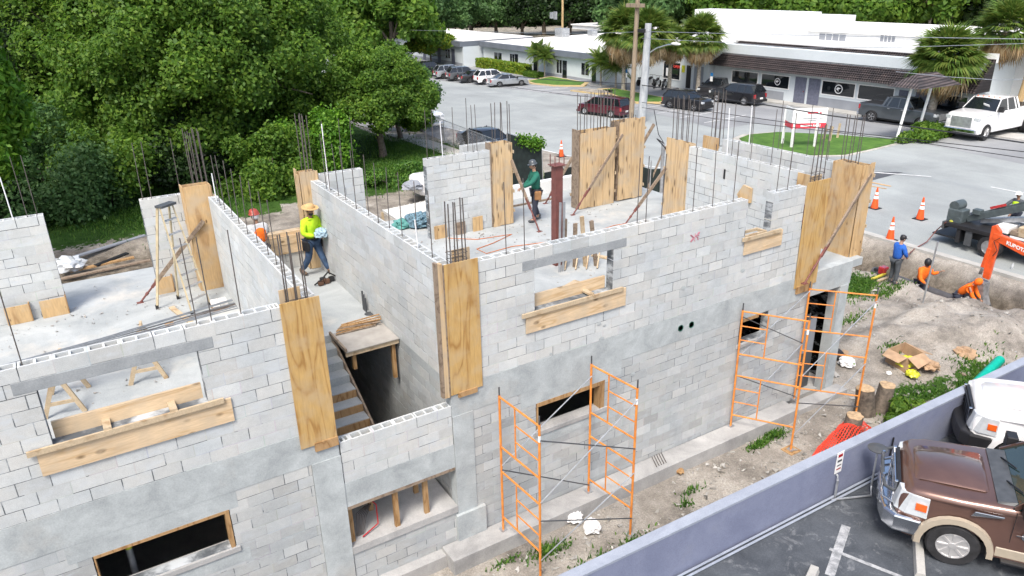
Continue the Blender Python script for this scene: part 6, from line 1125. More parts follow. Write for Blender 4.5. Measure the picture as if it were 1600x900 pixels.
# ------------------------------------------------------------------ people
def skinmesh(verts, edges, radii, sub=1):
    me = bpy.data.meshes.new('tmp'); me.from_pydata([tuple(v) for v in verts], edges, []); o = bpy.data.objects.new('tmp', me); COL.objects.link(o)
    s = o.modifiers.new('s', 'SKIN'); s.use_smooth_shade = True
    if not me.skin_vertices: me.skin_vertices.new()
    for i, r in enumerate(radii):
        sv = me.skin_vertices[0].data[i]; sv.radius = (r, r) if not isinstance(r, tuple) else r; sv.use_root = (i == 0)
    u = o.modifiers.new('u', 'SUBSURF'); u.levels = sub; u.render_levels = sub
    dg = bpy.context.evaluated_depsgraph_get(); m2 = bpy.data.meshes.new_from_object(o.evaluated_get(dg)); vs = [tuple(v.co) for v in m2.vertices]; fs = [tuple(p.vertices) for p in m2.polygons]
    bpy.data.objects.remove(o); bpy.data.meshes.remove(m2); return vs, fs
def person(lab, loc, rz, J, shirt, pants, hat=None, hatm=None, skin=M_SKIN, hair=M_BLACK, vest=None, belt=None, beard=False, boots=None, hide_legs=False):
    """J: joints in local metres, x right, y forward; pelvis is the root"""
    t = thing('person', lab, 'person', loc, rz, world=False)
    g = lambda k: Vector(J[k]); pel, chest, neck, head = g('pelvis'), g('chest'), g('neck'), g('head'); V = []; E_ = []; Rr = []
    def v(p, r): V.append(tuple(p)); Rr.append(r); return len(V)-1
    a = v(pel, (.11, .085)); b = v(pel.lerp(chest, .5), (.10, .075)); c = v(chest, (.11, .08)); d = v(neck, .058); e = v(head, .055); E_ += [(a, b), (b, c), (c, d), (d, e)]
    hands = []
    for s in ('L', 'R'):
        sh, el, ha = g('sh'+s), g('el'+s), g('ha'+s); i = v(sh, .045); j = v(el, .040); k = v(el.lerp(ha, .9), .034); h = v(ha, .036); E_ += [(c, i), (i, j), (j, k), (k, h)]; hands.append((ha, (ha-el).normalized()))
        hp, kn, an = g('hp'+s), g('kn'+s), g('an'+s); i = v(hp, .08); j = v(kn, .060); k = v(an, .050); to = v(an+Vector((0, .14, -.04)), .04); E_ += [(a, i), (i, j), (j, k), (k, to)]
    vs, fs = skinmesh(V, E_, Rr); mb = MB(); mb.add(vs, fs)
    fd = Vector(J.get('face', (0, 1, 0))).normalized(); upv = (head-neck).normalized(); hc = head+upv*.05
    M_ = Matrix((fd.cross(upv).normalized(), fd, upv)).transposed()
    def H(x, y, z): return tuple(hc+M_ @ Vector((x, y, z)))
    hb = MB(); hb.ball((0, 0, 0), .078, .095, .118, 14, 10); mb.add([H(*p) for p in hb.v], hb.f); nb = MB(); nb.ball((0, .10, -.015), .014, .02, .022, 8, 5); mb.add([H(*p) for p in nb.v], nb.f)
    for s in (-1, 1): nb = MB(); nb.ball((s*.08, -.005, -.01), .012, .02, .03, 6, 5); mb.add([H(*p) for p in nb.v], nb.f)
    nb = MB(); nb.ball((0, .085, -.055), .026, .012, .009, 8, 4); mb.add([H(*p) for p in nb.v], nb.f)
    for ha, dr in hands:   # palm, four fingers and a thumb
        side = dr.cross(Vector((0, 0, 1))); side = side.normalized() if side.length > .1 else Vector((1, 0, 0)); dn = dr.cross(side).normalized()
        if dn.z > 0: dn = -dn
        pm = MB(); pm.ball((0, 0, 0), .04, .05, .018, 8, 5); B_m = Matrix((side, dr, dn)).transposed(); mb.add([tuple(ha+dr*.05+B_m @ Vector(p)) for p in pm.v], pm.f)
        for k, (o_, ln) in enumerate(((-.028, .065), (-.01, .078), (.01, .072), (.027, .055))): p0_ = ha+dr*.085+side*o_; p1_ = p0_+dr*ln*.5+dn*.012; p2_ = p1_+dr*ln*.3+dn*.03; mb.path([tuple(p0_), tuple(p1_), tuple(p2_)], .009, 5)
        p0_ = ha+dr*.04-side*.034; mb.path([tuple(p0_), tuple(p0_-side*.025+dr*.03), tuple(p0_-side*.022+dr*.06+dn*.01)], .010, 5)
    mb.build('body', skin, t, smooth=80)
    for s in (-1, 1): eb = MB(); eb.ball(H(s*.03, .086, .012), .011, .011, .009, 6, 5); eb.build('eye', M_BLACK, t)
    if hair: hb = MB(); hb.ball((0, -.018, .022), .088, .098, .112, 12, 8); hb2 = MB(); hb2.add([H(*p) for p in hb.v], hb.f); hb2.build('hair', hair, t, smooth=80)
    if beard: hb = MB(); hb.ball((0, .045, -.075), .062, .058, .05, 10, 6); hb2 = MB(); hb2.add([H(*p) for p in hb.v], hb.f); hb2.build('beard', M_BLACK, t, smooth=80)
    # shirt and trousers follow the same joints, a little wider
    V, E_, Rr = [], [], []; a = v(pel+Vector((0, 0, -.05)), (.185, .155)); b = v(pel.lerp(chest, .5), (.178, .148)); c = v(chest, (.20, .16)); d = v(neck-(neck-chest)*.2, .10); E_ += [(a, b), (b, c), (c, d)]
    for s in ('L', 'R'): sh, el, ha = g('sh'+s), g('el'+s), g('ha'+s); i = v(sh, .098); j = v(el, .072); k = v(el.lerp(ha, .86), .052); E_ += [(c, i), (i, j), (j, k)]
    vs, fs = skinmesh(V, E_, Rr); mb = MB(); mb.add(vs, fs); mb.build('shirt', shirt, t, smooth=80)
    if vest: V, E_, Rr = [], [], []; a = v(pel+Vector((0, 0, .05)), (.20, .17)); b = v(pel.lerp(chest, .5), (.205, .175)); c = v(chest, (.235, .19)); d = v(neck-(neck-chest)*.25, (.17, .12)); E_ += [(c, d)]; E_ += [(a, b), (b, c)]; vs, fs = skinmesh(V, E_, Rr); mb = MB(); mb.add(vs, fs); mb.build('vest', vest, t, smooth=80)
    V, E_, Rr = [], [], []; a = v(pel, (.158, .130)); 
    for s in ('L', 'R'): hp, kn, an = g('hp'+s), g('kn'+s), g('an'+s); i = v(hp, .118); j = v(kn, .086); k = v(kn.lerp(an, .88), .070); E_ += [(a, i), (i, j), (j, k)]
    vs, fs = skinmesh(V, E_, Rr); mb = MB(); mb.add(vs, fs); mb.build('trousers', pants, t, smooth=80)
    for s in ('L', 'R'):
        an = g('an'+s); mb = MB(); mb.ball((an.x, an.y+.055, an.z-.035), .050, .125, .050, 10, 6); mb.ball((an.x, an.y-.01, an.z+.03), .058, .062, .07, 8, 5); mb.build('boot', boots or M_DKGREY, t, smooth=80)
    if hat:
        mb = MB(); hb = MB()
        if hat == 'hard': hb.lathe([(.135, .045), (.118, .055), (.112, .10), (.085, .15), (.04, .172), (.001, .175)], (0, 0, 0), 18); hb.ball((0, .10, .05), .08, .06, .012, 10, 5)
        elif hat == 'straw': hb.lathe([(.20, .065), (.205, .075), (.115, .075), (.10, .14), (.05, .165), (.001, .168)], (0, 0, 0), 20)
        elif hat == 'cap': hb.lathe([(.105, .03), (.104, .07), (.085, .12), (.04, .14), (.001, .145)], (0, 0, 0), 16); hb.ball((0, .13, .04), .07, .07, .01, 10, 5)
        elif hat == 'hood': hb.ball((0, -.02, .01), .125, .13, .15, 12, 8); 
        mb.add([H(*p) for p in hb.v], hb.f); mb.build('hood' if hat == 'hood' else 'hat', hatm, t, smooth=60)
    if belt:
        mb = MB(); n = 16; mb.path([(pel.x+.175*cos(2*pi*i/n), pel.y+.145*sin(2*pi*i/n), pel.z+.02) for i in range(n+1)], .026, 6); mb.build('tool_belt', M_BLACK, t)
        for s in (-1, 1): MB().box(pel.x+s*.20-.05, pel.y-.09, pel.z-.26, pel.x+s*.20+.05, pel.y+.11, pel.z+.0).build('pouch', belt, t, bevel=.03)
    return t
def stand(lean=0.0, h=1.0, sp=.12, **kw):
    L = lean; J = dict(pelvis=(0, 0, .95), chest=(0, L*.36, 1.32), neck=(0, L*.5, 1.50), head=(0, L*.56+.02, 1.62), shL=(-.19, L*.4, 1.42), shR=(.19, L*.4, 1.42), elL=(-.25, L*.4-.02, 1.14), elR=(.25, L*.4-.02, 1.14), haL=(-.24, L*.4+.12, .90), haR=(.24, L*.4+.12, .90),
        hpL=(-.10, 0, .88), hpR=(.10, 0, .88), knL=(-sp, .03, .50), knR=(sp, .03, .50), anL=(-sp-.01, 0, .09), anR=(sp+.01, 0, .09)); J.update(kw); return J
def cloth(name, c, v_=.10, sc=9): return simple(name, c, .85, 0, v_, sc)
C_YEL = cloth('neon_yellow_shirt', (.50, .78, .02)); C_JEAN = cloth('blue_jeans', (.045, .085, .16), .2); C_GREEN = cloth('dark_green_shirt', (.012, .13, .09)); C_NAVY = cloth('navy_trousers', (.03, .035, .055)); C_BLUE = cloth('bright_blue_jacket', (.02, .12, .50)); C_ORG = cloth('neon_orange_hoodie', (.95, .17, .01)); C_GREY = cloth('grey_trousers', (.07, .08, .09)); C_MAR = cloth('maroon_shirt', (.14, .015, .035)); C_STRAW = simple('straw', (.55, .36, .16), .8); C_WHT = cloth('white_hood_cloth', (.62, .62, .63), .06)
LEATHER = simple('tan_leather', (.30, .15, .06), .75)
def toward(p, q): d = Vector(q)-Vector(p); return atan2(-d.x, d.y)      # local +y faces q
pY = Vector(Z(494, 430, SL)); person('man in a neon yellow shirt, straw hat and jeans holding a blue grey bundle', (pY.x, pY.y, SL), R(205), stand(.06, elL=(-.30, .05, 1.14), elR=(.28, .05, 1.14), haL=(-.10, .26, 1.10), haR=(.08, .28, 1.08), knL=(-.14, .12, .50), anL=(-.20, .30, .09), knR=(.13, -.02, .50), anR=(.16, -.30, .10), face=(.1, 1, -.15)), C_YEL, C_JEAN, 'straw', C_STRAW, M_SKIND, belt=M_BLACK, beard=True, boots=cloth('suede_boots', (.13, .09, .06)))
t = thing('cloth_bundle', 'bundle of blue grey cloth held in front of the man in yellow', 'cloth', (pY.x, pY.y, SL+1.12)); dY = Vector((-sin(R(205)), cos(R(205)), 0)); crumple('bundle', (pY.x+dY.x*.36, pY.y+dY.y*.36, SL+1.12), .16, simple('blue_grey_cloth', (.30, .42, .50), .8), t, 41, .9)
pO = Z(400, 338, SL+1.68); person('man in an orange vest and red hard hat seen from behind over the block wall', (pO[0], min(pO[1], 7.2), SL), R(10), stand(.10, elL=(-.28, .15, 1.18), elR=(.28, .18, 1.18), haL=(-.22, .42, 1.2), haR=(.2, .45, 1.2)), C_WHT, C_NAVY, 'hard', simple('red_hard_hat', (.33, .06, .04), .35), M_SKIND, C_WHT, vest=C_ORG)
pG = Vector(Z(838, 345, SL)); person('man in a dark green shirt and grey hard hat with leather tool pouches, reaching left', (pG.x, pG.y, SL), R(75), stand(.10, elL=(-.25, .22, 1.22), haL=(-.2, .50, 1.10), elR=(.27, .12, 1.15), haR=(.22, .36, 1.0), knL=(-.12, .08, .5), anL=(-.13, .12, .09), anR=(.13, -.12, .09), face=(0, 1, -.2)), C_GREEN, C_NAVY, 'hard', simple('grey_hard_hat', (.07, .08, .09), .3), M_SKIN, belt=LEATHER)
qG = bpy.data.objects['body']
pB = Vector(Z(1393, 446)); person('man in a bright blue jacket and black cap standing at the trench edge', (pB.x, pB.y, float(gheight(pB.x, pB.y))), R(250), stand(.14, elL=(-.25, .14, 1.15), haL=(-.12, .30, 1.02), elR=(.25, .14, 1.15), haR=(.12, .30, 1.02), face=(0, 1, -.35)), C_BLUE, C_GREY, 'cap', M_BLACK, M_SKIN)
q1 = Z(1437, 440, -.3); person('worker in a neon orange hoodie and black hood standing in the trench facing the camera', (25.6, 3.25, -1.0), R(165), stand(.28, elL=(-.32, .20, 1.20), haL=(-.42, .38, 1.35), elR=(.27, .24, 1.10), haR=(.15, .42, .95), face=(0, 1, -.5)), C_ORG, C_NAVY, 'hood', M_BLACK, M_SKIND)
person('worker in a neon orange hood bending over the pipe beside the excavator bucket', (*Z(1497, 463, -.35)[:2], -1.02), R(192), dict(pelvis=(0, 0, .82), chest=(0, .28, 1.12), neck=(0, .40, 1.24), head=(0, .48, 1.31), shL=(-.19, .34, 1.16), shR=(.19, .34, 1.16), elL=(-.24, .48, .88), elR=(.24, .48, .88), haL=(-.16, .66, .70), haR=(.16, .66, .70), hpL=(-.1, 0, .72), hpR=(.1, 0, .72), knL=(-.16, .22, .42), knR=(.16, .22, .42), anL=(-.16, .0, .09), anR=(.16, .0, .09), face=(0, .6, -.8)), C_ORG, C_NAVY, 'hood', C_ORG, M_SKIND)
person('worker with a white hard hat leaning over the flatbed of the service truck', (33.2, 4.0, .03), R(80), stand(.12, haL=(-.2, .6, 1.0), haR=(.2, .6, 1.0), elL=(-.27, .35, 1.2), elR=(.27, .35, 1.2)), C_GREY, C_NAVY, 'hard', M_WHITE, M_SKIND, vest=C_YEL)
q2 = Y(1283, 385, .8); person('person in a maroon shirt mostly hidden behind the plain plywood form', (15.55, .95, SL), R(60), stand(.35), C_MAR, C_NAVY, 'cap', M_BLACK, M_SKIND)

# ------------------------------------------------------------------ trees
def crown_pts(R3, n, seed, lobes=60, lr=.24, fill=.12, cut=-.75, drop=0.0):
    """leaf positions and outward normals: many uneven lobes on an ellipsoid of half axes R3, with gaps between"""
    g = np.random.default_rng(seed); d = g.normal(size=(lobes, 3)); d /= np.linalg.norm(d, axis=1)[:, None]; d = d[d[:, 2] > cut]; L = len(d)
    rad = (.62+.30*g.random(L)); c = d*rad[:, None]; sz = lr*(.6+.8*g.random(L)); k = g.choice(L, n, p=sz**2/np.sum(sz**2)); e = g.normal(size=(n, 3)); e /= np.linalg.norm(e, axis=1)[:, None]
    e = e+d[k]*.35; e /= np.linalg.norm(e, axis=1)[:, None]
    rr = sz[k]*(.55+.5*g.random(n)**.6)*np.where(g.random(n) < .12, 1.35, 1.0); P = c[k]+e*rr[:, None]; nf = int(n*fill); P[:nf] *= (.35+.6*g.random(nf))[:, None]
    P[:, 2] -= drop*np.linalg.norm(P[:, :2], axis=1)**2; nn = e*.6+d[k]*.3+np.array([0, 0, .45]); nn /= np.linalg.norm(nn, axis=1)[:, None]; return P*np.array(R3), nn
def limbs(t, base, top, spread, n, r, seed, m=None):
    g = random.Random(seed); mb = MB(); b = Vector(base); p = Vector(top); k1 = b.lerp(p, .5)+Vector((g.uniform(-.2, .2), g.uniform(-.2, .2), 0)); mb.path([tuple(b-Vector((0, 0, .2))), tuple(b+Vector((0, 0, .3))), tuple(k1), tuple(p)], r, 10, rs=[r*1.35, r*1.1, r*.85, r*.6]); mb.build('trunk', m or M_BARK, t, smooth=60)
    mb = MB()
    for i in range(n):
        a = 2*pi*i/n+g.uniform(-.4, .4); s0 = k1.lerp(p, g.random()); e = Vector((cos(a)*spread[0], sin(a)*spread[1], spread[2]*g.uniform(.1, 1))); q1 = s0+e*.4+Vector((0, 0, .25*spread[2]*.4)); q2 = s0+e*.95
        mb.path([tuple(s0), tuple(q1), tuple(q2)], r, 6, rs=[r*.45, r*.3, r*.09])
        for k in range(3): f = s0.lerp(q2, .45+.2*k); mb.path([tuple(f), tuple(f+Vector((g.uniform(-1, 1)*spread[0]*.3, g.uniform(-1, 1)*spread[1]*.3, g.uniform(-.1, .35)*spread[2])))], r, 5, rs=[r*.16, r*.04])
    mb.build('limb', m or M_BARK, t, smooth=60)
def tree(name, lab, base, R3, hz, n, size, mat, seed, lobes=60, lr=.24, group=None, r=.3, nl=9, cut=-.75, asp=1.5, drop=0.0):
    t = thing(name, lab, 'tree', (base[0], base[1], base[2] if len(base) > 2 else 0), 0, group, world=False); P, nn = crown_pts(R3, n, seed, lobes, lr, cut=cut, drop=drop)
    put('crown', leafmesh('crown', P+np.array([0, 0, hz]), size, nn, mat, asp, .45, seed), t); limbs(t, (0, 0, 0), (0, 0, hz*.75), (R3[0]*.8, R3[1]*.8, R3[2]*.8), nl, r, seed); return t
tree('oak_tree', 'huge spreading green tree behind the building, filling the upper left', (8.2, 39.0), (9.5, 9.2, 8.6), 6.6, 260000, .15, M_LEAF, 11, 420, .115, r=.62, nl=18, cut=-.8)
tree('oak_tree', 'green tree right of the huge one, reaching over the road edge', (12.6, 46.0), (5.4, 5.6, 5.8), 6.4, 80000, .18, M_LEAF, 12, 190, .14, r=.4)
tree('oak_tree', 'dark green tree with a short pale trunk on the grass bank by the road', (17.6, 33.8), (3.6, 3.4, 3.2), 3.9, 62000, .12, M_LEAF, 13, 130, .15, r=.22, cut=-.75)
tree('oak_tree', 'low loose tree whose twigs reach in front of the white pickup', (20.9, 38.6), (2.8, 3.6, 2.2), 2.9, 20000, .12, M_LEAFG, 14, 60, .2, r=.16)
tree('broadleaf_tree', 'bright yellow green tree cut by the left edge of the picture', (-2.9, 24.5), (2.3, 2.6, 4.4), 7.0, 30000, .14, M_LEAFB, 15, 60, .20, r=.2, asp=2.0)
tree('broadleaf_tree', 'dark tree standing behind the bright one at the far left', (-2.5, 44), (6, 6, 8), 7.5, 30000, .26, M_LEAFD, 16, 60, .22, r=.4)
tree('broadleaf_tree', 'tall dark tree behind the left flank of the huge tree', (0.5, 58), (7, 7, 9), 8, 30000, .28, M_LEAFD, 17, 60, .22, r=.4)
def shrub(name, lab, p, R3, n, size, mat, seed, group=None):
    t = thing(name, lab, 'shrub', (p[0], p[1], -.1), 0, group, world=False); P, nn = crown_pts(R3, n, seed, 26, .34, .2, -.35); put('foliage', leafmesh('foliage', P+np.array([0, 0, R3[2]*.45]), size, nn, mat, 1.5, .5, seed), t)
    mb = MB(); [mb.path([(0, 0, 0), (random.uniform(-.5, .5)*R3[0], random.uniform(-.5, .5)*R3[1], R3[2]*.8)], .03, 5) for _ in range(7)]; mb.build('stem', M_BARK, t)
SG = 'shrubs under the huge tree'
shrub('shrub', 'feathery grey green shrub left of the wall with two bars', (-.3, 31.0), (2.6, 2.2, 3.4), 16000, .13, M_LEAFG, 21, SG)
shrub('shrub', 'grey green shrub between the two left block walls', (1.9, 31.5), (2.4, 2.0, 2.8), 14000, .13, M_LEAF, 22, SG)
shrub('shrub', 'dense low shrub behind the man in the orange vest', (9.6, 29.4), (2.6, 2.0, 2.5), 18000, .13, M_LEAF, 23, SG)
shrub('shrub', 'bright shrub behind the cage of bars left of the man in yellow', (12.2, 31.0), (2.3, 2.0, 2.8), 16000, .13, M_LEAFB, 24, SG)
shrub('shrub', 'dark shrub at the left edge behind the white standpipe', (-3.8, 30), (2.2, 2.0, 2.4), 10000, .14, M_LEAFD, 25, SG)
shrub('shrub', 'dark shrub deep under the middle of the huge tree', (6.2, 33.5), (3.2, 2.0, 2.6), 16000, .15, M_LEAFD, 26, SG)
shrub('shrub', 'grassy green mound at the edge of the dirt behind the white deck', (15.4, 27.3), (2.2, 1.0, .8), 12000, .08, M_GRASS, 27, None)
# lawn blades on the bank
tag(tufts('lawn_grass', [(17.2, 29.5, 3.4, 3.5, 14000), (19.6, 34.5, 1.8, 5, 9000), (4.0, 29.0, 4.5, 2.6, 9000), (22.0, 25, 1.2, 3, 2500)], 8, .14), 'green lawn grass on the bank and under the trees', 'grass')
# yellow green tree, hedge, small palms
tree('mango_tree', 'round yellow green tree in front of the furthest building', (43.9, 80.5), (2.7, 3.4, 1.7), 2.55, 14000, .19, M_LEAFY, 31, 34, .3, r=.14, nl=7, cut=-.4)
tree('broadleaf_tree', 'green tree at the far left end of the parking lane', (35.2, 86), (4.5, 4.5, 4.0), 3.9, 16000, .28, M_LEAF, 32, 44, .26)
def hedge(lab, x0, y0, x1, y1, h, mat, seed):
    g = np.random.default_rng(seed); n = 9000; P = np.stack([g.uniform(x0, x1, n), g.uniform(y0, y1, n), g.random(n)*h], 1); f = g.integers(0, 3, n); P[f == 0, 2] = h*(.92+.16*g.random((f == 0).sum())); P[f == 1, 0] = x0+.12*g.random((f == 1).sum())
    t = thing('hedge', lab, 'hedge', (0, 0, 0), 0, 'clipped hedges by the office building', world=False); put('foliage', leafmesh('foliage', P, .14, np.tile(np.array([-.5, -.3, .8]), (n, 1)), mat, 1.4, .6, seed), t)
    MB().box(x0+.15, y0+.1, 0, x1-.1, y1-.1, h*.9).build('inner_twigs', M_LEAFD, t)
hedge('long clipped yellow green hedge along the white roofed building', 47.0, 63.2, 48.2, 74.5, 1.05, M_LEAFY, 41); hedge('low dark hedge at the foot of the small palm cluster', 46.6, 60.2, 47.8, 62.8, .5, M_LEAF, 42)
shrub('shrub', 'low green shrub at the tip of the grass island by the white pickup', (48.6, 17.2), (2.2, 1.0, .7), 7000, .13, M_LEAF, 43)
# palms
def fan_frond(L, seed, droop):
    g = random.Random(seed); V = []; F = []; n = 22; pet = L*.52
    V += [(0, -.02, 0), (0, .02, 0), (pet, .02, pet*.0), (pet, -.02, 0)]; F.append((0, 1, 2, 3))
    for i in range(n):
        a = R(-88)+R(176)*i/(n-1); l = L*(.52-.10*abs(sin(a)))*g.uniform(.8, 1.12); w_ = .024*L; c, s = cos(a), sin(a); o = len(V); m = (pet+c*l*.55, s*l*.55, -.02*l); e = (pet+c*l, s*l*.92, -droop*l*g.uniform(.7, 1.2))
        V += [(pet, 0, 0), (m[0]-s*w_, m[1]+c*w_, m[2]), e, (m[0]+s*w_, m[1]-c*w_, m[2])]; F.append((o, o+1, o+2, o+3))
    return np.array(V), F
def feather_frond(L, seed):
    g = random.Random(seed); V = []; F = []; n = 22; pts = [(L*t_, 0, L*(.42*t_-.75*t_*t_)) for t_ in np.linspace(0, 1, n)]
    for i in range(1, n):
        p = Vector(pts[i]); q = Vector(pts[i-1]); o = len(V); V += [tuple(q+Vector((0, .02, 0))), tuple(q-Vector((0, .02, 0))), tuple(p-Vector((0, .015, 0))), tuple(p+Vector((0, .015, 0)))]; F.append((o, o+1, o+2, o+3))
        for s in (-1, 1): l = L*.30*sin(pi*min(1, .12+i/n*.95))+.05; o = len(V); V += [tuple(p), tuple(p+Vector((.05, s*l*.5, -.03))), tuple(p+Vector((l*.35, s*l, -l*.45))), tuple(p+Vector((-.05, s*l*.5, -.05)))]; F.append((o, o+1, o+2, o+3))
    return np.array(V), F
def palm(name, lab, base, h, L, nf, seed, kind='fan', group=None, dead=24, lean=(0, 0), tr=.17):
    t = thing(name, lab, 'palm tree', base, 0, group, world=False); g = random.Random(seed)
    top = (lean[0], lean[1], h); MB().path([(0, 0, -.1), (lean[0]*.3, lean[1]*.3, h*.5), top], tr, 10, rs=[tr*1.25, tr, tr*1.05]).build('trunk', M_BARKG, t, smooth=60)
    def crown(nm, n, e0, e1, mat, Lf, dr):
        VV = []; FF = []
        for i in range(n):
            az = i*2.39996+g.uniform(-.2, .2); f = i/max(n-1, 1); el = R(e0+(e1-e0)*f+g.uniform(-7, 7)); V, F = (fan_frond(Lf*g.uniform(.85, 1.12), g.random(), dr) if kind == 'fan' else feather_frond(Lf*g.uniform(.85, 1.1), g.random()))
            Mx = Matrix.Rotation(az, 3, 'Z') @ Matrix.Rotation(-el, 3, 'Y') @ Matrix.Rotation(g.uniform(-.5, .5), 3, 'X'); W = V @ np.array(Mx).T+np.array(top); o = len(VV); VV += W.tolist(); FF += [tuple(k+o for k in q) for q in F]
        me = bpy.data.meshes.new(nm); me.from_pydata(VV, [], FF); me.materials.append(mat); put(nm, me, t)
    crown('crown', nf, 84, -22, M_FROND, L, .35 if kind == 'fan' else 0)
    if dead: crown('dead_fronds', int(dead*1.5), -22, -80, M_DEAD, L*.95, .5)
    return t
PG = 'fan palms with skirts of dead fronds'
palm('fan_palm', 'large fan palm left of the tall poles, leftmost of four by the shops', (47.6, 46.6, 0), 5.2, 2.75, 120, 51, group=PG, dead=34)
palm('fan_palm', 'fan palm crown right behind the concrete pole', (45.4, 40.9, 0), 5.3, 2.55, 110, 52, group=PG, dead=40)
palm('fan_palm', 'lower fan palm between the street lamp and the last palm', (48.8, 41.6, 0), 4.6, 1.9, 80, 53, group=PG, dead=34)
palm('fan_palm', 'fan palm beside the tiled roof, rightmost of four by the shops', (51.4, 40.6, 0), 4.9, 2.4, 105, 54, group=PG, dead=40)
palm('fan_palm', 'widest fan palm at the right, standing before the tiled roof', (52.6, 19.4, 0), 4.4, 2.6, 170, 55, group=PG, dead=34, lean=(.3, -.3), tr=.26)
palm('fan_palm', 'tall fan palm just behind the widest one at the right', (56.2, 17.6, 0), 6.3, 2.4, 80, 56, group=PG, dead=30, lean=(.3, -.2), tr=.2)
palm('fan_palm', 'distant fan palm above the white roofs, left one of two', (98, 51, 0), 8.2, 2.4, 70, 57, group=PG, dead=26); palm('fan_palm', 'distant fan palm above the white roofs, right one of two', (99, 48, 0), 8.1, 2.4, 70, 58, group=PG, dead=26)
FGp = 'feather palms by the office building'
palm('feather_palm', 'small cluster palm before the dark office door, left stem', (47.3, 60.9, 0), 2.5, 1.7, 26, 61, 'feather', FGp, 0, tr=.06); palm('feather_palm', 'small cluster palm before the dark office door, right stem', (47.6, 60.0, 0), 2.2, 1.6, 26, 62, 'feather', FGp, 0, tr=.06)
palm('feather_palm', 'low drooping palm left of the large fan palm', (48.0, 50.6, 0), 2.2, 2.0, 28, 63, 'feather', FGp, 0, tr=.09); palm('feather_palm', 'low drooping palm half behind the large fan palm', (48.3, 48.6, 0), 2.0, 1.9, 28, 64, 'feather', FGp, 0, tr=.09)
# far trees: a few shapes, each copied as a thing of its own
def proto(mat, seed, n=15000, size=.42): 
    P, nn = crown_pts((5.6, 5.6, 4.9), n, seed, 60, .25, .1, -.6); return leafmesh('crown', P+np.array([0, 0, 6.0]), size, nn, mat, 1.5, .45, seed)
PR = [proto(M_LEAFG, 71), proto(M_LEAF, 72), proto(M_LEAFD, 73), proto(M_LEAF, 74), proto(M_LEAFG, 75)]
tmb = MB(); tmb.path([(0, 0, -.1), (.1, 0, 2.5), (0, .1, 5.5)], .3, 8, rs=[.42, .32, .2]); 
for a in range(5): tmb.path([(.1, 0, 2.6+.3*a), (cos(a*1.3)*2, sin(a*1.3)*2, 5+.3*a)], .1, 5, rs=[.16, .05])
tproto = None
def fartree(lab, px, dist, k, sc, group, zs=1.0):
    global tproto
    d = ray(px, 20); d = d/np.linalg.norm(d[:2]); p = CP+d*dist; t = thing('background_tree', lab, 'tree', (p[0], p[1], 0), 0, group, world=False); t.scale = (sc, sc, sc*zs); t.rotation_euler.z = random.random()*6.28
    put('crown', PR[k], t)
    if tproto is None: tproto = tmb.build('trunk', M_BARK, t, smooth=60)
    else: c = tproto.copy(); COL.objects.link(c); c.parent = t
mid = [(610, 96, 1, 1.15, 'behind the furthest building'), (655, 128, 0, 1.1, 'left of the beige building'), (700, 132, 0, 1.0, 'in front of the left part of the beige building'), (735, 150, 1, 1.25, 'left of the middle of the beige building'), (775, 140, 0, 1.05, 'before the middle of the beige building'), (815, 138, 2, .95, 'dark, before the right part of the beige building'), (850, 150, 1, 1.15, 'left of the distant wooden pole'), (890, 135, 2, 1.05, 'right of the distant wooden pole'), (925, 150, 1, 1.2, 'left above the large fan palm'), (965, 140, 0, 1.15, 'right above the large fan palm'), (640, 165, 0, 1.4, 'far behind the left corner of the beige building'), (590, 120, 1, 1.35, 'where the huge tree meets the far trees')]
for i, (px, ds, k, sc, wh) in enumerate(mid): fartree('distant round tree '+wh, px, ds, k, sc*.9, 'distant trees behind the office building')
WD = 'trees of the wood behind the warehouse'; nms = ['above the concrete pole', 'above the street lamp head', 'above the last palm of the four', 'bright green, above the left end of the warehouse', 'bright green, beside the first roof vent', 'above the second roof vent', 'above the middle of the stepped wall', 'above the step of the warehouse wall', 'above the barred windows', 'left of the two distant palms', 'dark, behind the two distant palms', 'right of the two distant palms', 'bright green, right above the low white roof', 'above the widest palm at the right', 'above the grey transformer', 'beyond the right edge pole']
for i in range(16):
    px = 1000+40*i; k = [0, 0, 2, 3, 3, 1, 1, 2, 2, 1, 2, 2, 3, 3, 2, 2][i]; fartree('wood tree '+nms[i], px, 118+6*((i*7) % 3), k, 1.15+.1*((i*5) % 3), WD)
for i in range(14):
    fartree('tall dark tree in the back row, '+['first', 'second', 'third', 'fourth', 'fifth', 'sixth', 'seventh', 'eighth', 'ninth', 'tenth', 'eleventh', 'twelfth', 'thirteenth', 'last'][i]+' from the tall poles', 1010+48*i, 140+5*((i*3) % 3), 2, 1.5+.1*(i % 3), 'back row of the wood')
gw = np.random.default_rng(77); n = 60000; ang = gw.uniform(-.2, 1.45, n); rr = gw.uniform(175, 215, n); P = np.stack([CP[0]+np.sin(ang)*rr, CP[1]+np.cos(ang)*rr, gw.random(n)**.8*(14+3*np.sin(ang*40)+2*np.sin(ang*93))], 1); nn = np.tile(np.array([-.5, -.6, .6]), (n, 1))
o = put('distant_woods', leafmesh('distant_woods', P, 1.6, nn, M_LEAFD, 1.4, .6, 78)); o['kind'] = 'stuff'; tag(o, 'dark mass of woodland closing the view far behind the buildings', 'woods')
hm = MB()
for k in range(60):
    a0, a1 = -.3+1.85*k/60, -.3+1.85*(k+1)/60; hm.add([(CP[0]+sin(a)*r_, CP[1]+cos(a)*r_, z) for a, r_, z in ((a0, 208, -1), (a1, 208, -1), (a1, 222, 13), (a0, 222, 13), (a0, 300, 16), (a1, 300, 16))], [(0, 1, 2, 3), (3, 2, 5, 4)])
struct(hm.build('wooded_rise', M_LEAFD))

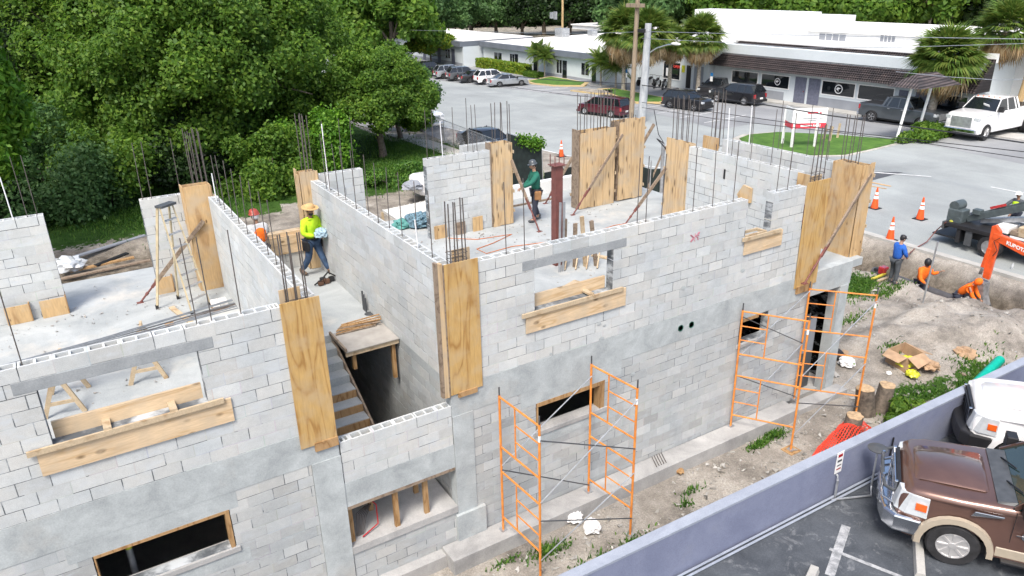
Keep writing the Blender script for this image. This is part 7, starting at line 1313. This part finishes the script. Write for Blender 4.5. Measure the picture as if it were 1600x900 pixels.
# ------------------------------------------------------------------ fence, screens and deck behind the building
M_SCREEN = simple('dark_green_screen', (.012, .022, .02), .8, var=.25, scale=3); M_MESH = M_GALV
def W_(px, py, y): return Y(px, py, y)
f = thing('chain_fence', 'chain link fence with galvanised posts and a dark screen beside the road', 'fence', (22.5, 36, 0)); pts = [(24.0, 47.5), (23.6, 43.5), (23.2, 39.5), (22.8, 35.5), (22.5, 31.5), (22.2, 27.5), (21.9, 23.6)]
for p in pts: MB().tube((p[0], p[1], 0), (p[0], p[1], 1.55), .03, 8).build('post', M_GALV, f)
for p, q in zip(pts, pts[1:]):
    MB().tube((p[0], p[1], 1.52), (q[0], q[1], 1.52), .02, 6).build('rail', M_GALV, f); mb = MB()
    n = 44
    for k in range(n):
        a = Vector((p[0], p[1], 0)).lerp(Vector((q[0], q[1], 0)), k/n); b = Vector((p[0], p[1], 0)).lerp(Vector((q[0], q[1], 0)), min(1, (k+16)/n)); b2 = Vector((p[0], p[1], 0)).lerp(Vector((q[0], q[1], 0)), max(0, (k-16)/n)); mb.beam((a.x, a.y, .03), (b.x, b.y, 1.5*min(1, (n-k)/16)), .006, .004); mb.beam((a.x, a.y, .03), (b2.x, b2.y, 1.5*min(1, k/16)), .006, .004)
    mb.build('mesh', M_GALV, f)
MB().beam((23.25, 39.6, .85), (23.65, 43.6, .85), .01, 1.2).build('screen', M_SCREEN, f); MB().beam((23.65, 43.6, .7), (24.0, 47.4, .6), .01, .9).build('screen', M_SCREEN, f)
t = thing('gate_screen', 'tall dark green fabric gate screen with vines on its top corner', 'gate', Z(820, 292)); yg = Z(822, 293)[1]
c = [Y(795, 302, yg-.3), Y(848, 292, yg), Y(846, 226, yg), Y(792, 208, yg-.3)]; dn = np.array([.02, .03, 0]); MB().hexa([c[0]-dn, c[1]-dn, c[1]+dn, c[0]+dn, c[3]-dn, c[2]-dn, c[2]+dn, c[3]+dn]).build('fabric', M_SCREEN, t)
for a, b in ((0, 3), (1, 2), (0, 1), (3, 2)): MB().tube(tuple(c[a]), tuple(c[b]), .03, 8).build('frame_tube', M_GALV, t)
MB().tube(tuple(Y(800, 300, yg-.5)), tuple(Y(838, 318, yg-2.0)), .025, 8).build('stay', M_GALV, t)
g_ = np.random.default_rng(5); n = 900; f_ = g_.random(n); P = np.array(c[2])[None, :]*(1-f_[:, None])+np.array(Y(808, 218, yg-.2))[None, :]*f_[:, None]+g_.normal(size=(n, 3))*np.array([.16, .12, .16]); P = P-np.array(t.location)[None, :]; put('vine', leafmesh('vine', P, .11, None, M_LEAFB, 1.4, .4, 5), t)
t = thing('silt_screen', 'low dark fabric screen edging the grass strip right of the man in green', 'screen', Z(880, 280)); a, b = Z(851, 284), Z(912, 270); MB().beam((a[0], a[1], .25), (b[0], b[1], .25), .03, .5).build('fabric', M_SCREEN, t)
t = thing('site_screen', 'dark green screen fence seen between the tall forms and the end form', 'screen', Z(1010, 300)); a, b, c = Z(985, 292), Z(1015, 302), Z(1052, 300); [MB().beam((p[0], p[1], .62), (q[0], q[1], .62), .03, 1.25).build('fabric', M_SCREEN, t) for p, q in ((a, b), (b, c))]
for p in (a, b, c): MB().tube((p[0], p[1], 0), (p[0], p[1], 1.7), .03, 8).build('post', M_GALV, t)
t = thing('service_post', 'grey service post with looping black wires and timber props behind the slab', 'service post', Z(1033, 302)); q = Z(1033, 302); e = X(1029, 222, q[0]); MB().tube(tuple(q), (q[0], q[1]+.05, e[2]), .09, 10).build('post', M_GALV, t)
MB().path([(q[0], q[1], e[2]), (q[0]-.2, q[1]+.3, e[2]+.2), (q[0]-.3, q[1]-.4, e[2]-.1), (q[0], q[1]-.5, e[2]-.5), (q[0]+.1, q[1]-.2, e[2]-.9)], .03, 6).build('wire', M_BLACK, t); MB().beam((q[0]-.6, q[1]+.5, 0), (q[0]+.1, q[1], 2.4), .09, .09).build('prop', M_LUMD, t); MB().beam((q[0]+.5, q[1]-.8, 0), (q[0]+.1, q[1], 2.4), .09, .09).build('prop', M_LUMD, t)
MB().path([tuple(X(1022, 172, q[0])), tuple(X(1026, 195, q[0])), tuple(X(1029, 210, q[0])), (q[0], q[1], e[2])], .02, 5).build('drop_wire', M_BLACK, t)
# pale board deck behind the corridor wall, netting roll, white vehicle top
zD = 1.4; t = thing('board_deck', 'pale ribbed board deck behind the corridor wall', 'deck', Z(630, 340, zD)); P4 = [Z(*p, zD) for p in ((598, 328), (664, 314), (700, 332), (700, 345), (628, 348))]
MB().prism([(p[0], p[1]) for p in P4], lambda u, v, s: (u, v, s), zD-.1, zD).build('deck', simple('pale_boards', (.60, .59, .54), .8, var=.05), t)
for k in range(9): a = P4[0]*(1-k/8)+P4[1]*(k/8); b = P4[4]*(1-k/8)+P4[2]*(k/8); MB().beam((a[0], a[1], zD+.012), (b[0], b[1], zD+.012), .05, .022).build('rib', M_SHEET, t)
for p in (P4[0], P4[1], P4[4]): MB().box(p[0]-.05, p[1]-.05+.1, 0, p[0]+.05, p[1]+.1, zD-.11).build('leg', M_LUM, t)
t = thing('net_heap', 'heap of blue grey netting and teal sheet on the slab edge', 'netting', Z(655, 350, SL)); q = Z(655, 352, SL); crumple('heap', (q[0], q[1], SL+.15), .42, simple('blue_net', (.14, .24, .30), .9, 0, .45, 16), t, 51, .55); crumple('heap', (q[0]-.45, q[1]+.15, SL+.08), .3, simple('teal_sheet', (.10, .30, .27), .7), t, 52, .5)
t = thing('covered_car', 'white car roof glimpsed between the dirt bank and the pale deck', 'car', Z(655, 300)); q = Z(657, 302, .4); crumple('windscreen_cover', (q[0]-.5, q[1]-.2, .9), .5, M_WAIN, t, 62, .5); MB().box(q[0]-.2, q[1]-.5, .3, q[0]+3.2, q[1]+1.1, 1.25).build('roof', P_WHITE, t, bevel=.25)
# mud pit lumber behind the left room
for i, (a, b, lab) in enumerate((((95, 435), (235, 408), 'dark wet beam lying lowest in the mud pit'), ((110, 425), (210, 405), 'reddish board in the middle of the mud pit'), ((150, 418), (200, 400), 'short dark plank across the mud pit'), ((120, 405), (232, 372), 'long grey wet board at the back of the mud pit'))):
    p, q = Z(*a, -.2), Z(*b, -.2); t = thing('muddy_board', lab, 'board', p, group='wet boards in the mud pit'); MB().beam((p[0], p[1], -.22+.05*i), (q[0], q[1], -.15+.04*i), .22, .06).build('board', [M_LUMD, M_STUD, M_BLACK, M_WAIN][i], t)
p = Z(108, 418, -.1); t = thing('plastic_sheet', 'crumpled clear plastic sheet at the corner of the far left wall', 'plastic sheet', p); crumple('sheet', (p[0], p[1], 0), .6, M_LAMP, t, 71, .6)
t = thing('plant_row', 'small dark green bush on the dirt bank behind the corridor', 'plant', (15.9, 25.6, 0), world=False); p, d = bush_pts(.6, 1500, 13, .7); put('foliage', leafmesh('foliage', p, .10, d, M_LEAF, 1.6), t)
# mortar droppings and chips on the upper floors
g = np.random.default_rng(19); mb = MB()
for _ in range(1100):
    if g.random() < .65: x, y = g.uniform(5.5, 14.8), g.uniform(.3, 9.5)
    else: x, y = g.uniform(-2, 2.6), g.uniform(.3, 9.3)
    if g.random() < .5: y = .25+abs(g.normal())*.5 if g.random() < .5 else 7.3-abs(g.normal())*.5
    s = .008+.03*g.random()**3; mb.add([(x+s*g.normal(), y+s*g.normal(), SL+s*abs(g.normal())*.7+.001) for _ in range(4)]+[(x, y, SL)], [(0, 1, 2), (2, 3, 4), (0, 3, 1), (1, 4, 2)])
tag(mb.build('mortar_droppings', simple('mortar_chip', (.42, .41, .38), .95, 0, .3, 3, world=True, c2=(.22, .2, .18))), 'crumbs of mortar and wood scattered over the upper floor slabs', 'debris')['kind'] = 'stuff'

t = thing('steel_shore', 'grey steel shore with a yellow sticker inside the left ground floor window', 'steel shore', (-.35, .55, .06)); MB().tube((-.35, .55, .06), (-.35, .55, 3.44), .05, 12).build('tube', M_GALV, t, smooth=50); MB().tube((-.35, .55, 2.3), (-.35, .55, 2.48), .0515, 12).build('sticker', M_YEL, t, smooth=50)
# weathering: cement splashes below the tie beam and wet patch by the doorway belong to the walls
g = np.random.default_rng(33); mb = MB()
for _ in range(46):
    x = g.uniform(5.7, 13.8); z = g.choice([g.uniform(2.6, 3.6), g.uniform(3.7, 5.5)]); r = .015+.05*g.random()**2; n = 9; pts = [(x+r*(.6+.6*g.random())*cos(2*pi*i/n)*1.3, -.0085, z+r*(.6+.6*g.random())*sin(2*pi*i/n)) for i in range(n)]
    if x < 9.2 and 1.9 < z < 5.8 and ((6.6 < x < 8.8 and z > 4.2)): continue
    mb.add(pts+[(x, -.012, z)], [(i, (i+1) % n, n) for i in range(n)])
o = mb.build('cement_splash', M_CONC, bld); o['kind'] = 'stuff'
